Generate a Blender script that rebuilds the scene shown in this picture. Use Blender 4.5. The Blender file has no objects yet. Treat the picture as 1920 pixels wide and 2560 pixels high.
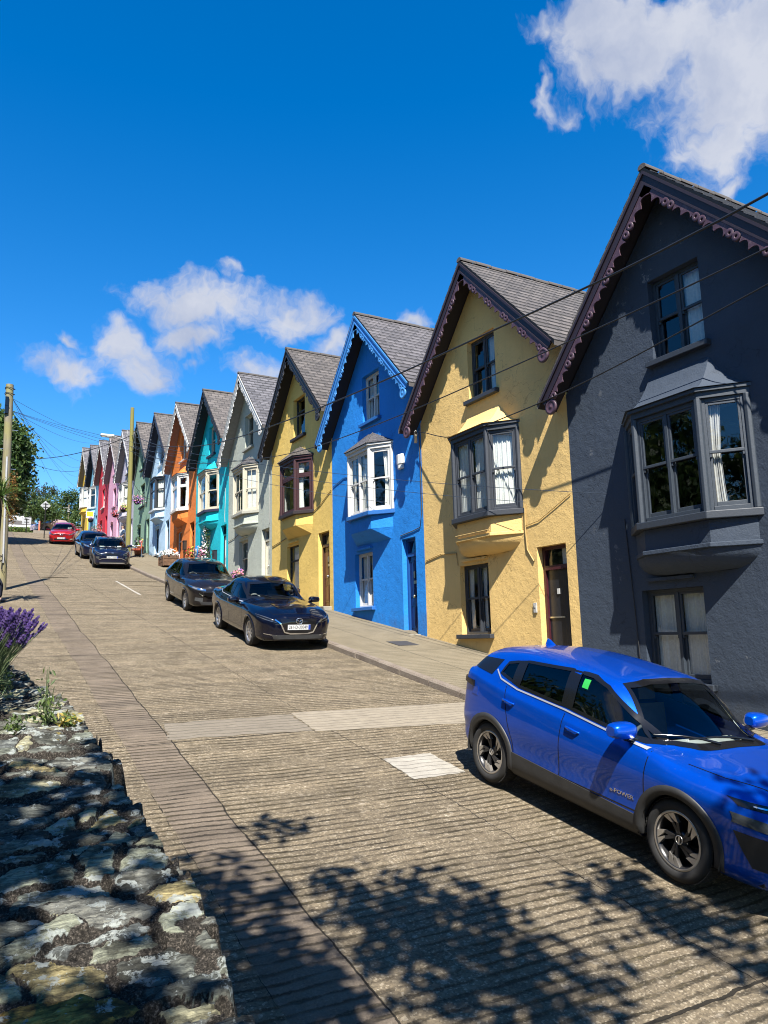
import bpy, bmesh, math, random
from mathutils import Vector, Matrix, noise as mnoise
from mathutils.bvhtree import BVHTree
import numpy as np

SC = bpy.context.scene
COL = SC.collection
R = math.radians
random.seed(7)

# ------------------------------------------------------------------ camera
CAMZ = 2.76
def make_camera():
    f, pitch, roll, az = 1874.0, R(9.38), R(-1.368), R(29.51)
    cd = bpy.data.cameras.new('camera'); co = bpy.data.objects.new('camera', cd); COL.objects.link(co)
    F = Vector((math.sin(az)*math.cos(pitch), math.cos(az)*math.cos(pitch), math.sin(pitch)))
    Rt = Vector((math.cos(az), -math.sin(az), 0)); U = Rt.cross(F)
    R2 = Rt*math.cos(roll) + U*math.sin(roll); U2 = -Rt*math.sin(roll) + U*math.cos(roll)
    m = Matrix((R2, U2, -F)).transposed().to_4x4(); m.translation = Vector((0, 0, CAMZ))
    co.matrix_world = m
    cd.sensor_fit = 'VERTICAL'; cd.sensor_height = 24.0; cd.lens = f*24.0/2560
    cd.clip_start = 0.05; cd.clip_end = 3000
    SC.camera = co
make_camera()

# ------------------------------------------------------------------ light, sky, exposure
SUN_EL, SUN_AZ = R(51.5), R(22.5)        # light travels towards +Y, turned SUN_AZ towards +X
def make_sun():
    ld = bpy.data.lights.new('sun', 'SUN'); ld.energy = 5.0; ld.angle = R(0.5); ld.color = (1.0, 0.955, 0.88)
    lo = bpy.data.objects.new('sun', ld); COL.objects.link(lo)
    l = Vector((math.sin(SUN_AZ)*math.cos(SUN_EL), math.cos(SUN_AZ)*math.cos(SUN_EL), -math.sin(SUN_EL)))
    lo.rotation_euler = l.to_track_quat('-Z', 'Y').to_euler()
    lo.location = (-8, -20, 30)
make_sun()

def N(nt, t, **kw):
    n = nt.nodes.new(t)
    for k, v in kw.items():
        if k.startswith('i_'): n.inputs[k[2:].replace('_', ' ')].default_value = v
        else: setattr(n, k, v)
    return n

def make_world():
    w = bpy.data.worlds.new('World'); SC.world = w; w.use_nodes = True
    nt = w.node_tree; nt.nodes.clear(); L = nt.links
    out = N(nt, 'ShaderNodeOutputWorld'); bg = N(nt, 'ShaderNodeBackground')
    sky = N(nt, 'ShaderNodeTexSky', sky_type='NISHITA', sun_disc=False, sun_elevation=SUN_EL,
            sun_rotation=math.atan2(-math.sin(SUN_AZ), -math.cos(SUN_AZ)), altitude=60, air_density=1.0, dust_density=0.05, ozone_density=3.0)
    hs = N(nt, 'ShaderNodeHueSaturation'); hs.inputs['Saturation'].default_value = 1.42; hs.inputs['Value'].default_value = SKYV
    hs.inputs['Hue'].default_value = 0.504
    L.new(sky.outputs[0], hs.inputs['Color'])
    tc = N(nt, 'ShaderNodeTexCoord'); sep = N(nt, 'ShaderNodeSeparateXYZ'); L.new(tc.outputs['Generated'], sep.inputs[0])
    at = N(nt, 'ShaderNodeMath', operation='ARCTAN2'); L.new(sep.outputs[0], at.inputs[0]); L.new(sep.outputs[1], at.inputs[1])
    as_ = N(nt, 'ShaderNodeMath', operation='ARCSINE'); L.new(sep.outputs[2], as_.inputs[0])
    uv = N(nt, 'ShaderNodeCombineXYZ'); L.new(at.outputs[0], uv.inputs[0]); L.new(as_.outputs[0], uv.inputs[1])
    # domain warp
    nz = N(nt, 'ShaderNodeTexNoise', i_Scale=11.0, i_Detail=4.0, i_Roughness=0.6); L.new(uv.outputs[0], nz.inputs['Vector'])
    sb = N(nt, 'ShaderNodeVectorMath', operation='SUBTRACT'); L.new(nz.outputs['Color'], sb.inputs[0]); sb.inputs[1].default_value = (.5, .5, .5)
    sc = N(nt, 'ShaderNodeVectorMath', operation='SCALE'); L.new(sb.outputs[0], sc.inputs[0]); sc.inputs['Scale'].default_value = 0.10
    ad = N(nt, 'ShaderNodeVectorMath', operation='ADD'); L.new(uv.outputs[0], ad.inputs[0]); L.new(sc.outputs[0], ad.inputs[1])
    flat = N(nt, 'ShaderNodeVectorMath', operation='MULTIPLY'); L.new(ad.outputs[0], flat.inputs[0]); flat.inputs[1].default_value = (1, 1, 0)
    prev = None
    for (u, v, a, b, wgt) in CLOUDS:
        s = N(nt, 'ShaderNodeVectorMath', operation='SUBTRACT'); L.new(flat.outputs[0], s.inputs[0]); s.inputs[1].default_value = (u, v, 0)
        m = N(nt, 'ShaderNodeVectorMath', operation='MULTIPLY'); L.new(s.outputs[0], m.inputs[0]); m.inputs[1].default_value = (1/a, 1/b, 0)
        ln = N(nt, 'ShaderNodeVectorMath', operation='LENGTH'); L.new(m.outputs[0], ln.inputs[0])
        q = N(nt, 'ShaderNodeMath', operation='MULTIPLY_ADD'); L.new(ln.outputs['Value'], q.inputs[0]); q.inputs[1].default_value = -wgt; q.inputs[2].default_value = wgt
        if prev is None: prev = q
        else:
            mx = N(nt, 'ShaderNodeMath', operation='SMOOTH_MAX'); L.new(prev.outputs[0], mx.inputs[0]); L.new(q.outputs[0], mx.inputs[1]); mx.inputs[2].default_value = 0.15
            prev = mx
    n2 = N(nt, 'ShaderNodeTexNoise', i_Scale=21.0, i_Detail=9.0, i_Roughness=0.62); L.new(flat.outputs[0], n2.inputs['Vector'])
    t = N(nt, 'ShaderNodeMath', operation='MULTIPLY_ADD'); L.new(n2.outputs[0], t.inputs[0]); t.inputs[1].default_value = 1.75; t.inputs[2].default_value = -0.84
    d = N(nt, 'ShaderNodeMath', operation='ADD'); L.new(prev.outputs[0], d.inputs[0]); L.new(t.outputs[0], d.inputs[1])
    mr = N(nt, 'ShaderNodeMapRange', interpolation_type='SMOOTHSTEP'); L.new(d.outputs[0], mr.inputs[0])
    mr.inputs['From Min'].default_value = 0.0; mr.inputs['From Max'].default_value = 0.88; mr.inputs['To Max'].default_value = 0.95
    # brightness inside the cloud
    n3 = N(nt, 'ShaderNodeTexNoise', i_Scale=10.0, i_Detail=5.0, i_Roughness=0.55); L.new(ad.outputs[0], n3.inputs['Vector'])
    cr = N(nt, 'ShaderNodeValToRGB'); L.new(n3.outputs[0], cr.inputs[0])
    k = CLOUDV
    cr.color_ramp.elements[0].position = .3; cr.color_ramp.elements[0].color = (.44*k, .50*k, .66*k, 1)
    cr.color_ramp.elements[1].position = .62; cr.color_ramp.elements[1].color = (.66*k, .69*k, .78*k, 1)
    mix = N(nt, 'ShaderNodeMix', data_type='RGBA'); L.new(mr.outputs[0], mix.inputs[0]); L.new(hs.outputs[0], mix.inputs[6]); L.new(cr.outputs[0], mix.inputs[7])
    L.new(mix.outputs[2], bg.inputs[0]); bg.inputs[1].default_value = SKYS
    L.new(bg.outputs[0], out.inputs[0])
SKYS, SKYV, CLOUDV = 0.065, 1.2, 5.6
CLOUDS = [ # azimuth from +Y towards +X, elevation, half widths (radians), weight
 (.271,.428,.125,.038,1.05),(.385,.417,.078,.034,1.0),(.248,.391,.075,.028,1.1),(.171,.373,.05,.038,.92),(.195,.341,.046,.036,.9),(.099,.335,.068,.030,.95),(.103,.368,.025,.011,.6),(.302,.477,.03,.013,.6),
 (.347,.347,.05,.024,.8),(.45,.38,.035,.025,.8),(.561,.411,.04,.018,.8),(1.06,.625,.18,.115,1.7),(.906,.672,.14,.062,1.45),(1.0,.555,.09,.05,1.15),(.85,.71,.10,.055,1.35),(1.15,.72,.2,.2,1.5),
 (2.5,.75,.4,.25,1.3),(-1.45,.72,.55,.30,1.5),  # unseen clouds, added behind and to the left to whiten the fill light
 (.776,.723,.026,.024,.65),(.753,.661,.018,.028,.65),(.787,.635,.03,.016,.6),(.94,.55,.034,.024,.7),(.98,.506,.04,.02,.7)]
make_world()
SC.view_settings.view_transform = 'Standard'; SC.view_settings.look = 'None'
SC.view_settings.exposure = 1.5; SC.view_settings.gamma = 1.0
SC.cycles.pixel_filter_type = 'BLACKMAN_HARRIS'; SC.cycles.filter_width = 1.05
SC.cycles.max_bounces = 8; SC.cycles.transparent_max_bounces = 16

# ------------------------------------------------------------------ helpers
def tag(o, label=None, cat=None, group=None, kind=None):
    if label: o['label'] = label
    if cat: o['category'] = cat
    if group: o['group'] = group
    if kind: o['kind'] = kind
    return o

def empty(name, loc=(0, 0, 0), rot=None):
    o = bpy.data.objects.new(name, None); COL.objects.link(o); o.location = loc
    o.empty_display_size = 0.2
    if rot: o.rotation_euler = rot
    return o

class MB:
    """collects geometry for one mesh object"""
    def __init__(s): s.v = []; s.f = []; s.mi = []; s.sm = []; s.uv = {}
    def add(s, vs, fs, mi=0, smooth=False, uvs=None):
        b = len(s.v); s.v.extend([tuple(p) for p in vs])
        for i, f in enumerate(fs):
            if uvs: s.uv[len(s.f)] = uvs[i]
            s.f.append(tuple(b+k for k in f)); s.mi.append(mi); s.sm.append(smooth)
    def quad(s, a, b, c, d, mi=0, uv=None): s.add([a, b, c, d], [(0, 1, 2, 3)], mi, uvs=[uv] if uv else None)
    def box(s, x0, x1, y0, y1, z0, z1, mi=0, M=None):
        vs = [(x, y, z) for x in (x0, x1) for y in (y0, y1) for z in (z0, z1)]
        if M is not None: vs = [M @ Vector(p) for p in vs]
        s.add(vs, [(0, 1, 3, 2), (4, 6, 7, 5), (0, 4, 5, 1), (2, 3, 7, 6), (0, 2, 6, 4), (1, 5, 7, 3)], mi)
    def prism(s, poly, z0, z1, mi=0, M=None):
        n = len(poly); vs = [(p[0], p[1], z0) for p in poly]+[(p[0], p[1], z1) for p in poly]
        if M is not None: vs = [M @ Vector(p) for p in vs]
        s.add(vs, [tuple(range(n))[::-1], tuple(range(n, 2*n))]+[(i, (i+1) % n, n+(i+1) % n, n+i) for i in range(n)], mi)
    def tube(s, pts, r, n=8, mi=0, caps=True, smooth=True):
        pts = [Vector(p) for p in pts]; rs = r if isinstance(r, (list, tuple)) else [r]*len(pts)
        vs = []
        for i, p in enumerate(pts):
            t = (pts[min(i+1, len(pts)-1)]-pts[max(i-1, 0)])
            if t.length < 1e-9: t = Vector((0, 0, 1))
            t.normalize(); a = Vector((0, 0, 1)) if abs(t.z) < .9 else Vector((1, 0, 0))
            u = t.cross(a).normalized(); v = t.cross(u)
            for k in range(n):
                g = 2*math.pi*k/n; vs.append(p+(u*math.cos(g)+v*math.sin(g))*rs[i])
        fs = [(i*n+k, i*n+(k+1) % n, (i+1)*n+(k+1) % n, (i+1)*n+k) for i in range(len(pts)-1) for k in range(n)]
        s.add(vs, fs, mi, smooth)
        if caps: s.add(vs[:n], [tuple(range(n))[::-1]], mi); s.add(vs[-n:], [tuple(range(n))], mi)
    def lathe(s, prof, n=32, M=None, mi=0, smooth=True):
        """prof: list of (r, h) turned about the z axis"""
        vs = []
        for (r, h) in prof:
            for k in range(n):
                g = 2*math.pi*k/n; vs.append(Vector((r*math.cos(g), r*math.sin(g), h)))
        if M is not None: vs = [M @ p for p in vs]
        s.add(vs, [(i*n+k, i*n+(k+1) % n, (i+1)*n+(k+1) % n, (i+1)*n+k) for i in range(len(prof)-1) for k in range(n)], mi, smooth)
    def grid(s, P, mi=0, smooth=True, uv=None):
        nr, nc = len(P), len(P[0]); vs = [p for row in P for p in row]; fs = []; uvs = []
        for i in range(nr-1):
            for j in range(nc-1):
                fs.append((i*nc+j, i*nc+j+1, (i+1)*nc+j+1, (i+1)*nc+j))
                if uv: uvs.append((uv[i][j], uv[i][j+1], uv[i+1][j+1], uv[i+1][j]))
        s.add(vs, fs, mi, smooth, uvs if uv else None)
    def build(s, name, mats, parent=None, label=None, M=None, bevel=0, fixn=True):
        me = bpy.data.meshes.new(name); me.from_pydata([tuple(p) for p in s.v], [], s.f)
        if not isinstance(mats, (list, tuple)): mats = [mats]
        for m in mats: me.materials.append(m)
        me.polygons.foreach_set('material_index', s.mi); me.polygons.foreach_set('use_smooth', s.sm)
        if s.uv:
            ul = me.uv_layers.new(name='UVMap')
            for fi, u in s.uv.items():
                for k, li in enumerate(me.polygons[fi].loop_indices): ul.data[li].uv = u[k]
        if fixn:
            bm = bmesh.new(); bm.from_mesh(me); bmesh.ops.recalc_face_normals(bm, faces=bm.faces); bm.to_mesh(me); bm.free()
        me.update()
        o = bpy.data.objects.new(name, me); COL.objects.link(o)
        if M is not None: o.matrix_local = M
        if parent: o.parent = parent
        if label: o['label'] = label
        if bevel:
            b = o.modifiers.new('bevel', 'BEVEL'); b.width = bevel; b.segments = 2; b.limit_method = 'ANGLE'; b.angle_limit = R(40)
        return o

def copy_tree(o, parent=None):
    c = o.copy(); COL.objects.link(c); c.parent = parent
    for ch in list(o.children): copy_tree(ch, c)
    return c

def text_mesh(body, size, extrude=0.002):
    cu = bpy.data.curves.new('lettering', 'FONT'); cu.body = body; cu.size = size; cu.extrude = extrude
    cu.align_x = 'CENTER'; cu.align_y = 'CENTER'; cu.resolution_u = 2
    o = bpy.data.objects.new('lettering', cu); COL.objects.link(o)
    dg = bpy.context.evaluated_depsgraph_get(); dg.update()
    me = bpy.data.meshes.new_from_object(o.evaluated_get(dg)); bpy.data.objects.remove(o); bpy.data.curves.remove(cu)
    return me

# ------------------------------------------------------------------ materials
def base_mat(name):
    m = bpy.data.materials.new(name); m.use_nodes = True; nt = m.node_tree
    b = nt.nodes['Principled BSDF']; return m, nt, nt.links, b

def ramp(nt, src, stops):
    c = N(nt, 'ShaderNodeValToRGB'); nt.links.new(src, c.inputs[0]); e = c.color_ramp.elements
    while len(e) < len(stops): e.new(0.5)
    for k, (p, col) in enumerate(stops):
        e[k].position = p; e[k].color = tuple(col)+(1,) if len(col) == 3 else col
    return c.outputs[0]

def mixc(nt, fac, a, b, bt='MIX'):
    m = N(nt, 'ShaderNodeMix', data_type='RGBA', blend_type=bt)
    for s, i in ((fac, 0), (a, 6), (b, 7)):
        if isinstance(s, (int, float)): m.inputs[i].default_value = s
        elif isinstance(s, tuple): m.inputs[i].default_value = s+(1,) if len(s) == 3 else s
        else: nt.links.new(s, m.inputs[i])
    return m.outputs[2]

def mth(nt, op, a, b=None, c=None):
    m = N(nt, 'ShaderNodeMath', operation=op)
    for i, s in enumerate((a, b, c)):
        if s is None: continue
        if isinstance(s, (int, float)): m.inputs[i].default_value = s
        else: nt.links.new(s, m.inputs[i])
    return m.outputs[0]

def noise_(nt, vec, scale, detail=4, rough=.55, dist=0):
    n = N(nt, 'ShaderNodeTexNoise', i_Scale=scale, i_Detail=detail, i_Roughness=rough, i_Distortion=dist)
    if vec is not None: nt.links.new(vec, n.inputs['Vector'])
    return n.outputs[0]

def bump(nt, b, height, strength=.3, dist=.01, chain=None):
    n = N(nt, 'ShaderNodeBump'); n.inputs['Strength'].default_value = strength; n.inputs['Distance'].default_value = dist
    nt.links.new(height, n.inputs['Height'])
    if chain is not None: nt.links.new(chain, n.inputs['Normal'])
    nt.links.new(n.outputs[0], b.inputs['Normal']); return n.outputs[0]

def pos(nt): return N(nt, 'ShaderNodeNewGeometry').outputs['Position']
def objc(nt): return N(nt, 'ShaderNodeTexCoord').outputs['Object']
def sepxyz(nt, v):
    s = N(nt, 'ShaderNodeSeparateXYZ'); nt.links.new(v, s.inputs[0]); return s.outputs

def sh(c, f): return tuple(min(1, x*f) for x in c)

def plaster(name, col, rough=.75, bs=.75, dirt=.42, damp=False, chips=False):
    m, nt, L, b = base_mat(name); p = pos(nt)
    big = noise_(nt, p, .9, 6, .6); fine = noise_(nt, p, 30, 5, .6); med = noise_(nt, p, 6, 6, .65)
    c = ramp(nt, big, [(.3, sh(col, .88)), (.7, sh(col, 1.08))])
    st = ramp(nt, med, [(.62, (0, 0, 0)), (.78, (1, 1, 1))])
    c = mixc(nt, mth(nt, 'MULTIPLY', st, dirt), c, sh(col, .62))
    # rain streaks
    mp = N(nt, 'ShaderNodeMapping'); mp.inputs['Scale'].default_value = (1, 9, .5); L.new(p, mp.inputs[0])
    stre = ramp(nt, noise_(nt, mp.outputs[0], 1.0, 5, .6), [(.55, (0, 0, 0)), (.75, (1, 1, 1))])
    c = mixc(nt, mth(nt, 'MULTIPLY', stre, dirt*.7), c, sh(col, .7))
    if damp:      # splashed, algae-stained foot of the wall and grime that gathers in blotches
        oz = sepxyz(nt, objc(nt))[2]; dm = mth(nt, 'ADD', oz, mth(nt, 'MULTIPLY_ADD', noise_(nt, p, 2.2, 7, .65), 2.2, -1.1))
        c = mixc(nt, mth(nt, 'MULTIPLY', ramp(nt, dm, [(.0, (1, 1, 1)), (.85, (0, 0, 0))]), .55), c, mixc(nt, .5, sh(col, .45), (.10, .085, .06)))
    if chips:     # flaking paint showing undercoat
        ch = mth(nt, 'MULTIPLY', ramp(nt, noise_(nt, p, 3.2, 9, .72), [(.615, (0, 0, 0)), (.63, (1, 1, 1))]), ramp(nt, noise_(nt, p, .55, 3), [(.5, (0, 0, 0)), (.6, (1, 1, 1))]))
        c = mixc(nt, ch, c, (.13, .135, .14))
    b.inputs['Roughness'].default_value = rough; b.inputs['Specular IOR Level'].default_value = .3
    h = mth(nt, 'ADD', mth(nt, 'MULTIPLY', fine, .35), mth(nt, 'MULTIPLY', med, 1.0))
    vo = N(nt, 'ShaderNodeTexVoronoi', feature='DISTANCE_TO_EDGE', i_Scale=.8); 
    wv = N(nt, 'ShaderNodeVectorMath', operation='ADD'); L.new(p, wv.inputs[0])
    nn = N(nt, 'ShaderNodeTexNoise', i_Scale=2.5, i_Detail=5.0); L.new(p, nn.inputs['Vector']); L.new(nn.outputs['Color'], wv.inputs[1])
    L.new(wv.outputs[0], vo.inputs['Vector'])
    crack = ramp(nt, vo.outputs['Distance'], [(0.0, (0, 0, 0)), (.010, (1, 1, 1))])
    h = mth(nt, 'ADD', h, mth(nt, 'MULTIPLY', mth(nt, 'MAXIMUM', crack, mth(nt, 'SUBTRACT', 1.0, ramp(nt, noise_(nt, p, .7, 4), [(.5, (0, 0, 0)), (.56, (1, 1, 1))]))), .10))
    gate = ramp(nt, noise_(nt, p, .7, 4), [(.5, (0, 0, 0)), (.56, (1, 1, 1))])
    c = mixc(nt, mth(nt, 'MULTIPLY', mth(nt, 'SUBTRACT', 1.0, crack), mth(nt, 'MULTIPLY', gate, .6)), c, sh(col, .4)); L.new(c, b.inputs['Base Color'])
    bump(nt, b, h, bs, .02)
    return m

def gloss(name, col, rough=.4, bs=.15, var=.1, metal=0, spec=.5):
    m, nt, L, b = base_mat(name); p = objc(nt)
    n1 = noise_(nt, p, 9, 5, .6)
    L.new(ramp(nt, n1, [(.3, sh(col, 1-var)), (.7, sh(col, 1+var))]), b.inputs['Base Color'])
    b.inputs['Roughness'].default_value = rough; b.inputs['Metallic'].default_value = metal; b.inputs['Specular IOR Level'].default_value = spec
    if bs: bump(nt, b, noise_(nt, p, 45, 4), bs, .004)
    return m

def wood_paint(name, col, wear=(.3, .25, .24), amt=.35, rough=.55):
    m, nt, L, b = base_mat(name); p = objc(nt)
    f = ramp(nt, noise_(nt, p, 14, 7, .7), [(.52, (0, 0, 0)), (.66, (1, 1, 1))])
    c = mixc(nt, mth(nt, 'MULTIPLY', f, amt), sh(col, 1.0), wear)
    L.new(c, b.inputs['Base Color']); b.inputs['Roughness'].default_value = rough
    bump(nt, b, noise_(nt, p, 30, 6, .7), .35, .006)
    return m

def slate(name, tint=(.115, .11, .118), lich=.35, rowh=.22, sw=.34):
    m, nt, L, b = base_mat(name); uv = N(nt, 'ShaderNodeUVMap').outputs[0]
    br = N(nt, 'ShaderNodeTexBrick', offset=.5, i_Scale=1.0, i_Mortar_Size=.012, i_Mortar_Smooth=.2, i_Bias=0.0, i_Brick_Width=sw, i_Row_Height=rowh)
    br.inputs['Color1'].default_value = sh(tint, .68)+(1,); br.inputs['Color2'].default_value = sh(tint, 1.28)+(1,); br.inputs['Mortar'].default_value = sh(tint, .16)+(1,)
    L.new(uv, br.inputs['Vector'])
    p = pos(nt); n1 = noise_(nt, p, 5, 8, .7); n2 = noise_(nt, p, 26, 6, .7)
    c = mixc(nt, .55, br.outputs['Color'], ramp(nt, n1, [(.3, (.35, .35, .35)), (.7, (.75, .72, .68))]), 'OVERLAY')
    lf = ramp(nt, n2, [(.6, (0, 0, 0)), (.72, (1, 1, 1))])
    c = mixc(nt, mth(nt, 'MULTIPLY', lf, lich), c, (.30, .29, .25))
    mossf = ramp(nt, noise_(nt, p, 2.2, 8, .7), [(.55, (0, 0, 0)), (.75, (1, 1, 1))])
    c = mixc(nt, mth(nt, 'MULTIPLY', mossf, lich*.9), c, (.07, .062, .04))
    L.new(c, b.inputs['Base Color']); b.inputs['Roughness'].default_value = .6
    # each course tilts: height rises towards the lower edge of the slate
    s = sepxyz(nt, uv); fr = mth(nt, 'FRACT', mth(nt, 'DIVIDE', s[1], rowh))
    h = mth(nt, 'ADD', mth(nt, 'MULTIPLY', fr, 1.0), mth(nt, 'MULTIPLY', br.outputs['Fac'], -.6))
    h = mth(nt, 'ADD', h, mth(nt, 'MULTIPLY', n2, .4))
    bump(nt, b, h, .9, .02)
    return m

def glass_mat(name='window_glass', tint=(.9, .93, .92), f0=.06, f90=.85):
    m, nt, L, b = base_mat(name); nt.nodes.remove(b); out = nt.nodes['Material Output']
    tr = N(nt, 'ShaderNodeBsdfTransparent'); tr.inputs[0].default_value = tint+(1,)
    gl = N(nt, 'ShaderNodeBsdfGlossy'); gl.inputs['Roughness'].default_value = .02; gl.inputs['Color'].default_value = (.95, .97, 1, 1)
    p = pos(nt); bn = N(nt, 'ShaderNodeBump'); bn.inputs['Strength'].default_value = .08; bn.inputs['Distance'].default_value = .02
    L.new(noise_(nt, p, 3, 2), bn.inputs['Height']); L.new(bn.outputs[0], gl.inputs['Normal'])
    lw = N(nt, 'ShaderNodeLayerWeight'); lw.inputs['Blend'].default_value = .5
    k = mth(nt, 'MULTIPLY_ADD', mth(nt, 'POWER', lw.outputs['Facing'], 4.0), f90, f0)
    mx = N(nt, 'ShaderNodeMixShader'); L.new(k, mx.inputs[0]); L.new(tr.outputs[0], mx.inputs[1]); L.new(gl.outputs[0], mx.inputs[2])
    L.new(mx.outputs[0], out.inputs[0]); return m

def cloth_mat(name, col, trans=.3):
    m, nt, L, b = base_mat(name); b.inputs['Roughness'].default_value = .9
    p = objc(nt); L.new(ramp(nt, noise_(nt, p, 25, 3), [(.3, sh(col, .82)), (.7, col)]), b.inputs['Base Color'])
    b.inputs['Specular IOR Level'].default_value = .1
    return m

GLASS = glass_mat()
NET = cloth_mat('net_curtain', (.80, .79, .75)); DRAPE = cloth_mat('drape', (.6, .58, .56))
DARKROOM = gloss('dark_interior', (.03, .028, .026), .9, 0)
# ------------------------------------------------------------------ street profile
_YK = [-60, 0, 20, 35, 48.5, 53.5, 64.5, 69.4, 75, 80, 90, 110, 160, 400]
_ZK = [-9.3, 0, 3.2, 5.65, 8.05, 9.05, 11.15, 12.05, 12.85, 13.4, 14.1, 14.9, 15.5, 13]
def zroad(y): return float(np.interp(y, _YK, _ZK))
KERB_X, WALL_X, W = 7.38, 10.2, 5.37
# ------------------------------------------------------------------ road, kerb, pavement
def road_mat():
    m, nt, L, b = base_mat('ribbed_concrete'); p = pos(nt); s = sepxyz(nt, p); X, Y = s[0], s[1]
    wob = noise_(nt, p, .45, 2); wob2 = noise_(nt, p, 4.5, 4, .6)
    fine = noise_(nt, p, 62, 5, .8); med = noise_(nt, p, 16, 6, .65); big = noise_(nt, p, .55, 6, .6); mid = noise_(nt, p, 2.6, 6, .65)
    # ribs run across the street, brushed by hand, so they wander
    ph = mth(nt, 'ADD', mth(nt, 'MULTIPLY', Y, 1/.105), mth(nt, 'ADD', mth(nt, 'MULTIPLY', wob, 2.4), mth(nt, 'ADD', mth(nt, 'MULTIPLY', wob2, .22), mth(nt, 'ADD', mth(nt, 'MULTIPLY_ADD', fine, .55, mth(nt, 'MULTIPLY', med, .45)), mth(nt, 'MULTIPLY', X, .30)))))
    tri = mth(nt, 'ABSOLUTE', mth(nt, 'MULTIPLY_ADD', mth(nt, 'FRACT', ph), 2.0, -1.0))      # 1 at groove
    groove = ramp(nt, mth(nt, 'ADD', tri, mth(nt, 'MULTIPLY_ADD', noise_(nt, p, 7, 4, .6), .5, -.25)), [(.68, (0, 0, 0)), (1.0, (1, 1, 1))])
    gapn = ramp(nt, noise_(nt, p, 2.3, 4, .6), [(.36, (.12, .12, .12)), (.6, (1, 1, 1))])
    groove = mth(nt, 'MULTIPLY', groove, gapn)
    # gutter strip of smoother purple brown concrete
    gx = mth(nt, 'ADD', mth(nt, 'SUBTRACT', X, mth(nt, 'MULTIPLY', Y, .018)), mth(nt, 'MULTIPLY', wob, .16))
    inl = mth(nt, 'GREATER_THAN', gx, 1.72); inr = mth(nt, 'LESS_THAN', gx, 2.27)
    strip = mth(nt, 'MULTIPLY', inl, inr)
    crackn = mth(nt, 'MULTIPLY', noise_(nt, p, 5, 4, .6), .05)
    crk = mth(nt, 'LESS_THAN', mth(nt, 'ABSOLUTE', mth(nt, 'SUBTRACT', mth(nt, 'ADD', gx, crackn), 2.30)), mth(nt, 'MULTIPLY', wob2, .015))
    crk2 = mth(nt, 'LESS_THAN', mth(nt, 'ABSOLUTE', mth(nt, 'SUBTRACT', mth(nt, 'ADD', gx, crackn), 1.735)), mth(nt, 'MULTIPLY_ADD', wob2, .024, -.011))
    jt = mth(nt, 'LESS_THAN', mth(nt, 'ABSOLUTE', mth(nt, 'SUBTRACT', mth(nt, 'ADD', X, mth(nt, 'ADD', mth(nt, 'MULTIPLY', wob2, .12), mth(nt, 'MULTIPLY', Y, .012))), 4.66)), .005)
    # slab joints across
    yj = mth(nt, 'ABSOLUTE', mth(nt, 'SUBTRACT', mth(nt, 'FRACT', mth(nt, 'ADD', mth(nt, 'DIVIDE', Y, 6.2), mth(nt, 'MULTIPLY', wob2, .012))), .55))
    slabj = mth(nt, 'LESS_THAN', yj, .0022)
    cracks = mth(nt, 'MAXIMUM', mth(nt, 'MAXIMUM', crk, crk2), mth(nt, 'MAXIMUM', slabj, jt))
    # colours
    c = ramp(nt, big, [(.3, (.22, .178, .124)), (.7, (.31, .258, .188))])
    c = mixc(nt, .5, c, ramp(nt, mid, [(.3, (.13, .102, .066)), (.7, (.31, .255, .178))]))
    vor = N(nt, 'ShaderNodeTexVoronoi', i_Scale=75.0); L.new(p, vor.inputs['Vector']); vv = sepxyz(nt, vor.outputs['Color'])[0]
    vor2 = N(nt, 'ShaderNodeTexVoronoi', i_Scale=26.0); L.new(p, vor2.inputs['Vector']); vv2 = sepxyz(nt, vor2.outputs['Color'])[1]
    sp1 = ramp(nt, vv, [(0, (.018, .015, .011)), (.45, (.11, .088, .06)), (.82, (.20, .165, .11)), (.93, (.50, .44, .34))])
    sp2 = ramp(nt, vv2, [(0, (.06, .048, .033)), (.6, (.17, .14, .10)), (.95, (.24, .20, .14)), (.985, (.5, .45, .37))])
    agg = ramp(nt, fine, [(.34, (.03, .026, .02)), (.48, (.16, .13, .088)), (.58, (.24, .20, .14)), (.68, (.55, .50, .41))])
    c = mixc(nt, .35, c, agg); c = mixc(nt, .52, c, sp1); c = mixc(nt, .26, c, sp2)
    cs = mixc(nt, .28, ramp(nt, mid, [(.3, (.125, .10, .082)), (.7, (.18, .148, .124))]), agg)
    c = mixc(nt, strip, c, cs)
    mpb = N(nt, 'ShaderNodeMapping'); mpb.inputs['Scale'].default_value = (.35, 3.2, 1); L.new(p, mpb.inputs[0])
    c = mixc(nt, .5, c, ramp(nt, noise_(nt, mpb.outputs[0], 1.0, 5, .65), [(.34, (.26, .26, .26)), (.5, (.5, .5, .5)), (.66, (.74, .73, .71))]), 'OVERLAY')
    patch = ramp(nt, mid, [(.54, (0, 0, 0)), (.66, (1, 1, 1))])
    c = mixc(nt, mth(nt, 'MULTIPLY', patch, .5), c, (.085, .068, .046))
    wearl = ramp(nt, noise_(nt, p, 1.1, 7, .7), [(.6, (0, 0, 0)), (.72, (1, 1, 1))])
    c = mixc(nt, mth(nt, 'MULTIPLY', wearl, .3), c, (.27, .235, .18))
    moss = ramp(nt, noise_(nt, p, 1.7, 5, .6), [(.42, (0, 0, 0)), (.62, (1, 1, 1))])
    gcol = mixc(nt, moss, (.045, .036, .022), (.095, .075, .028))
    c = mixc(nt, mth(nt, 'MULTIPLY', groove, .84), c, gcol)
    c = mixc(nt, cracks, c, (.022, .018, .012))
    c = mixc(nt, 1.0, c, (1.12, 1.085, 1.02), 'MULTIPLY')
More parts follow.
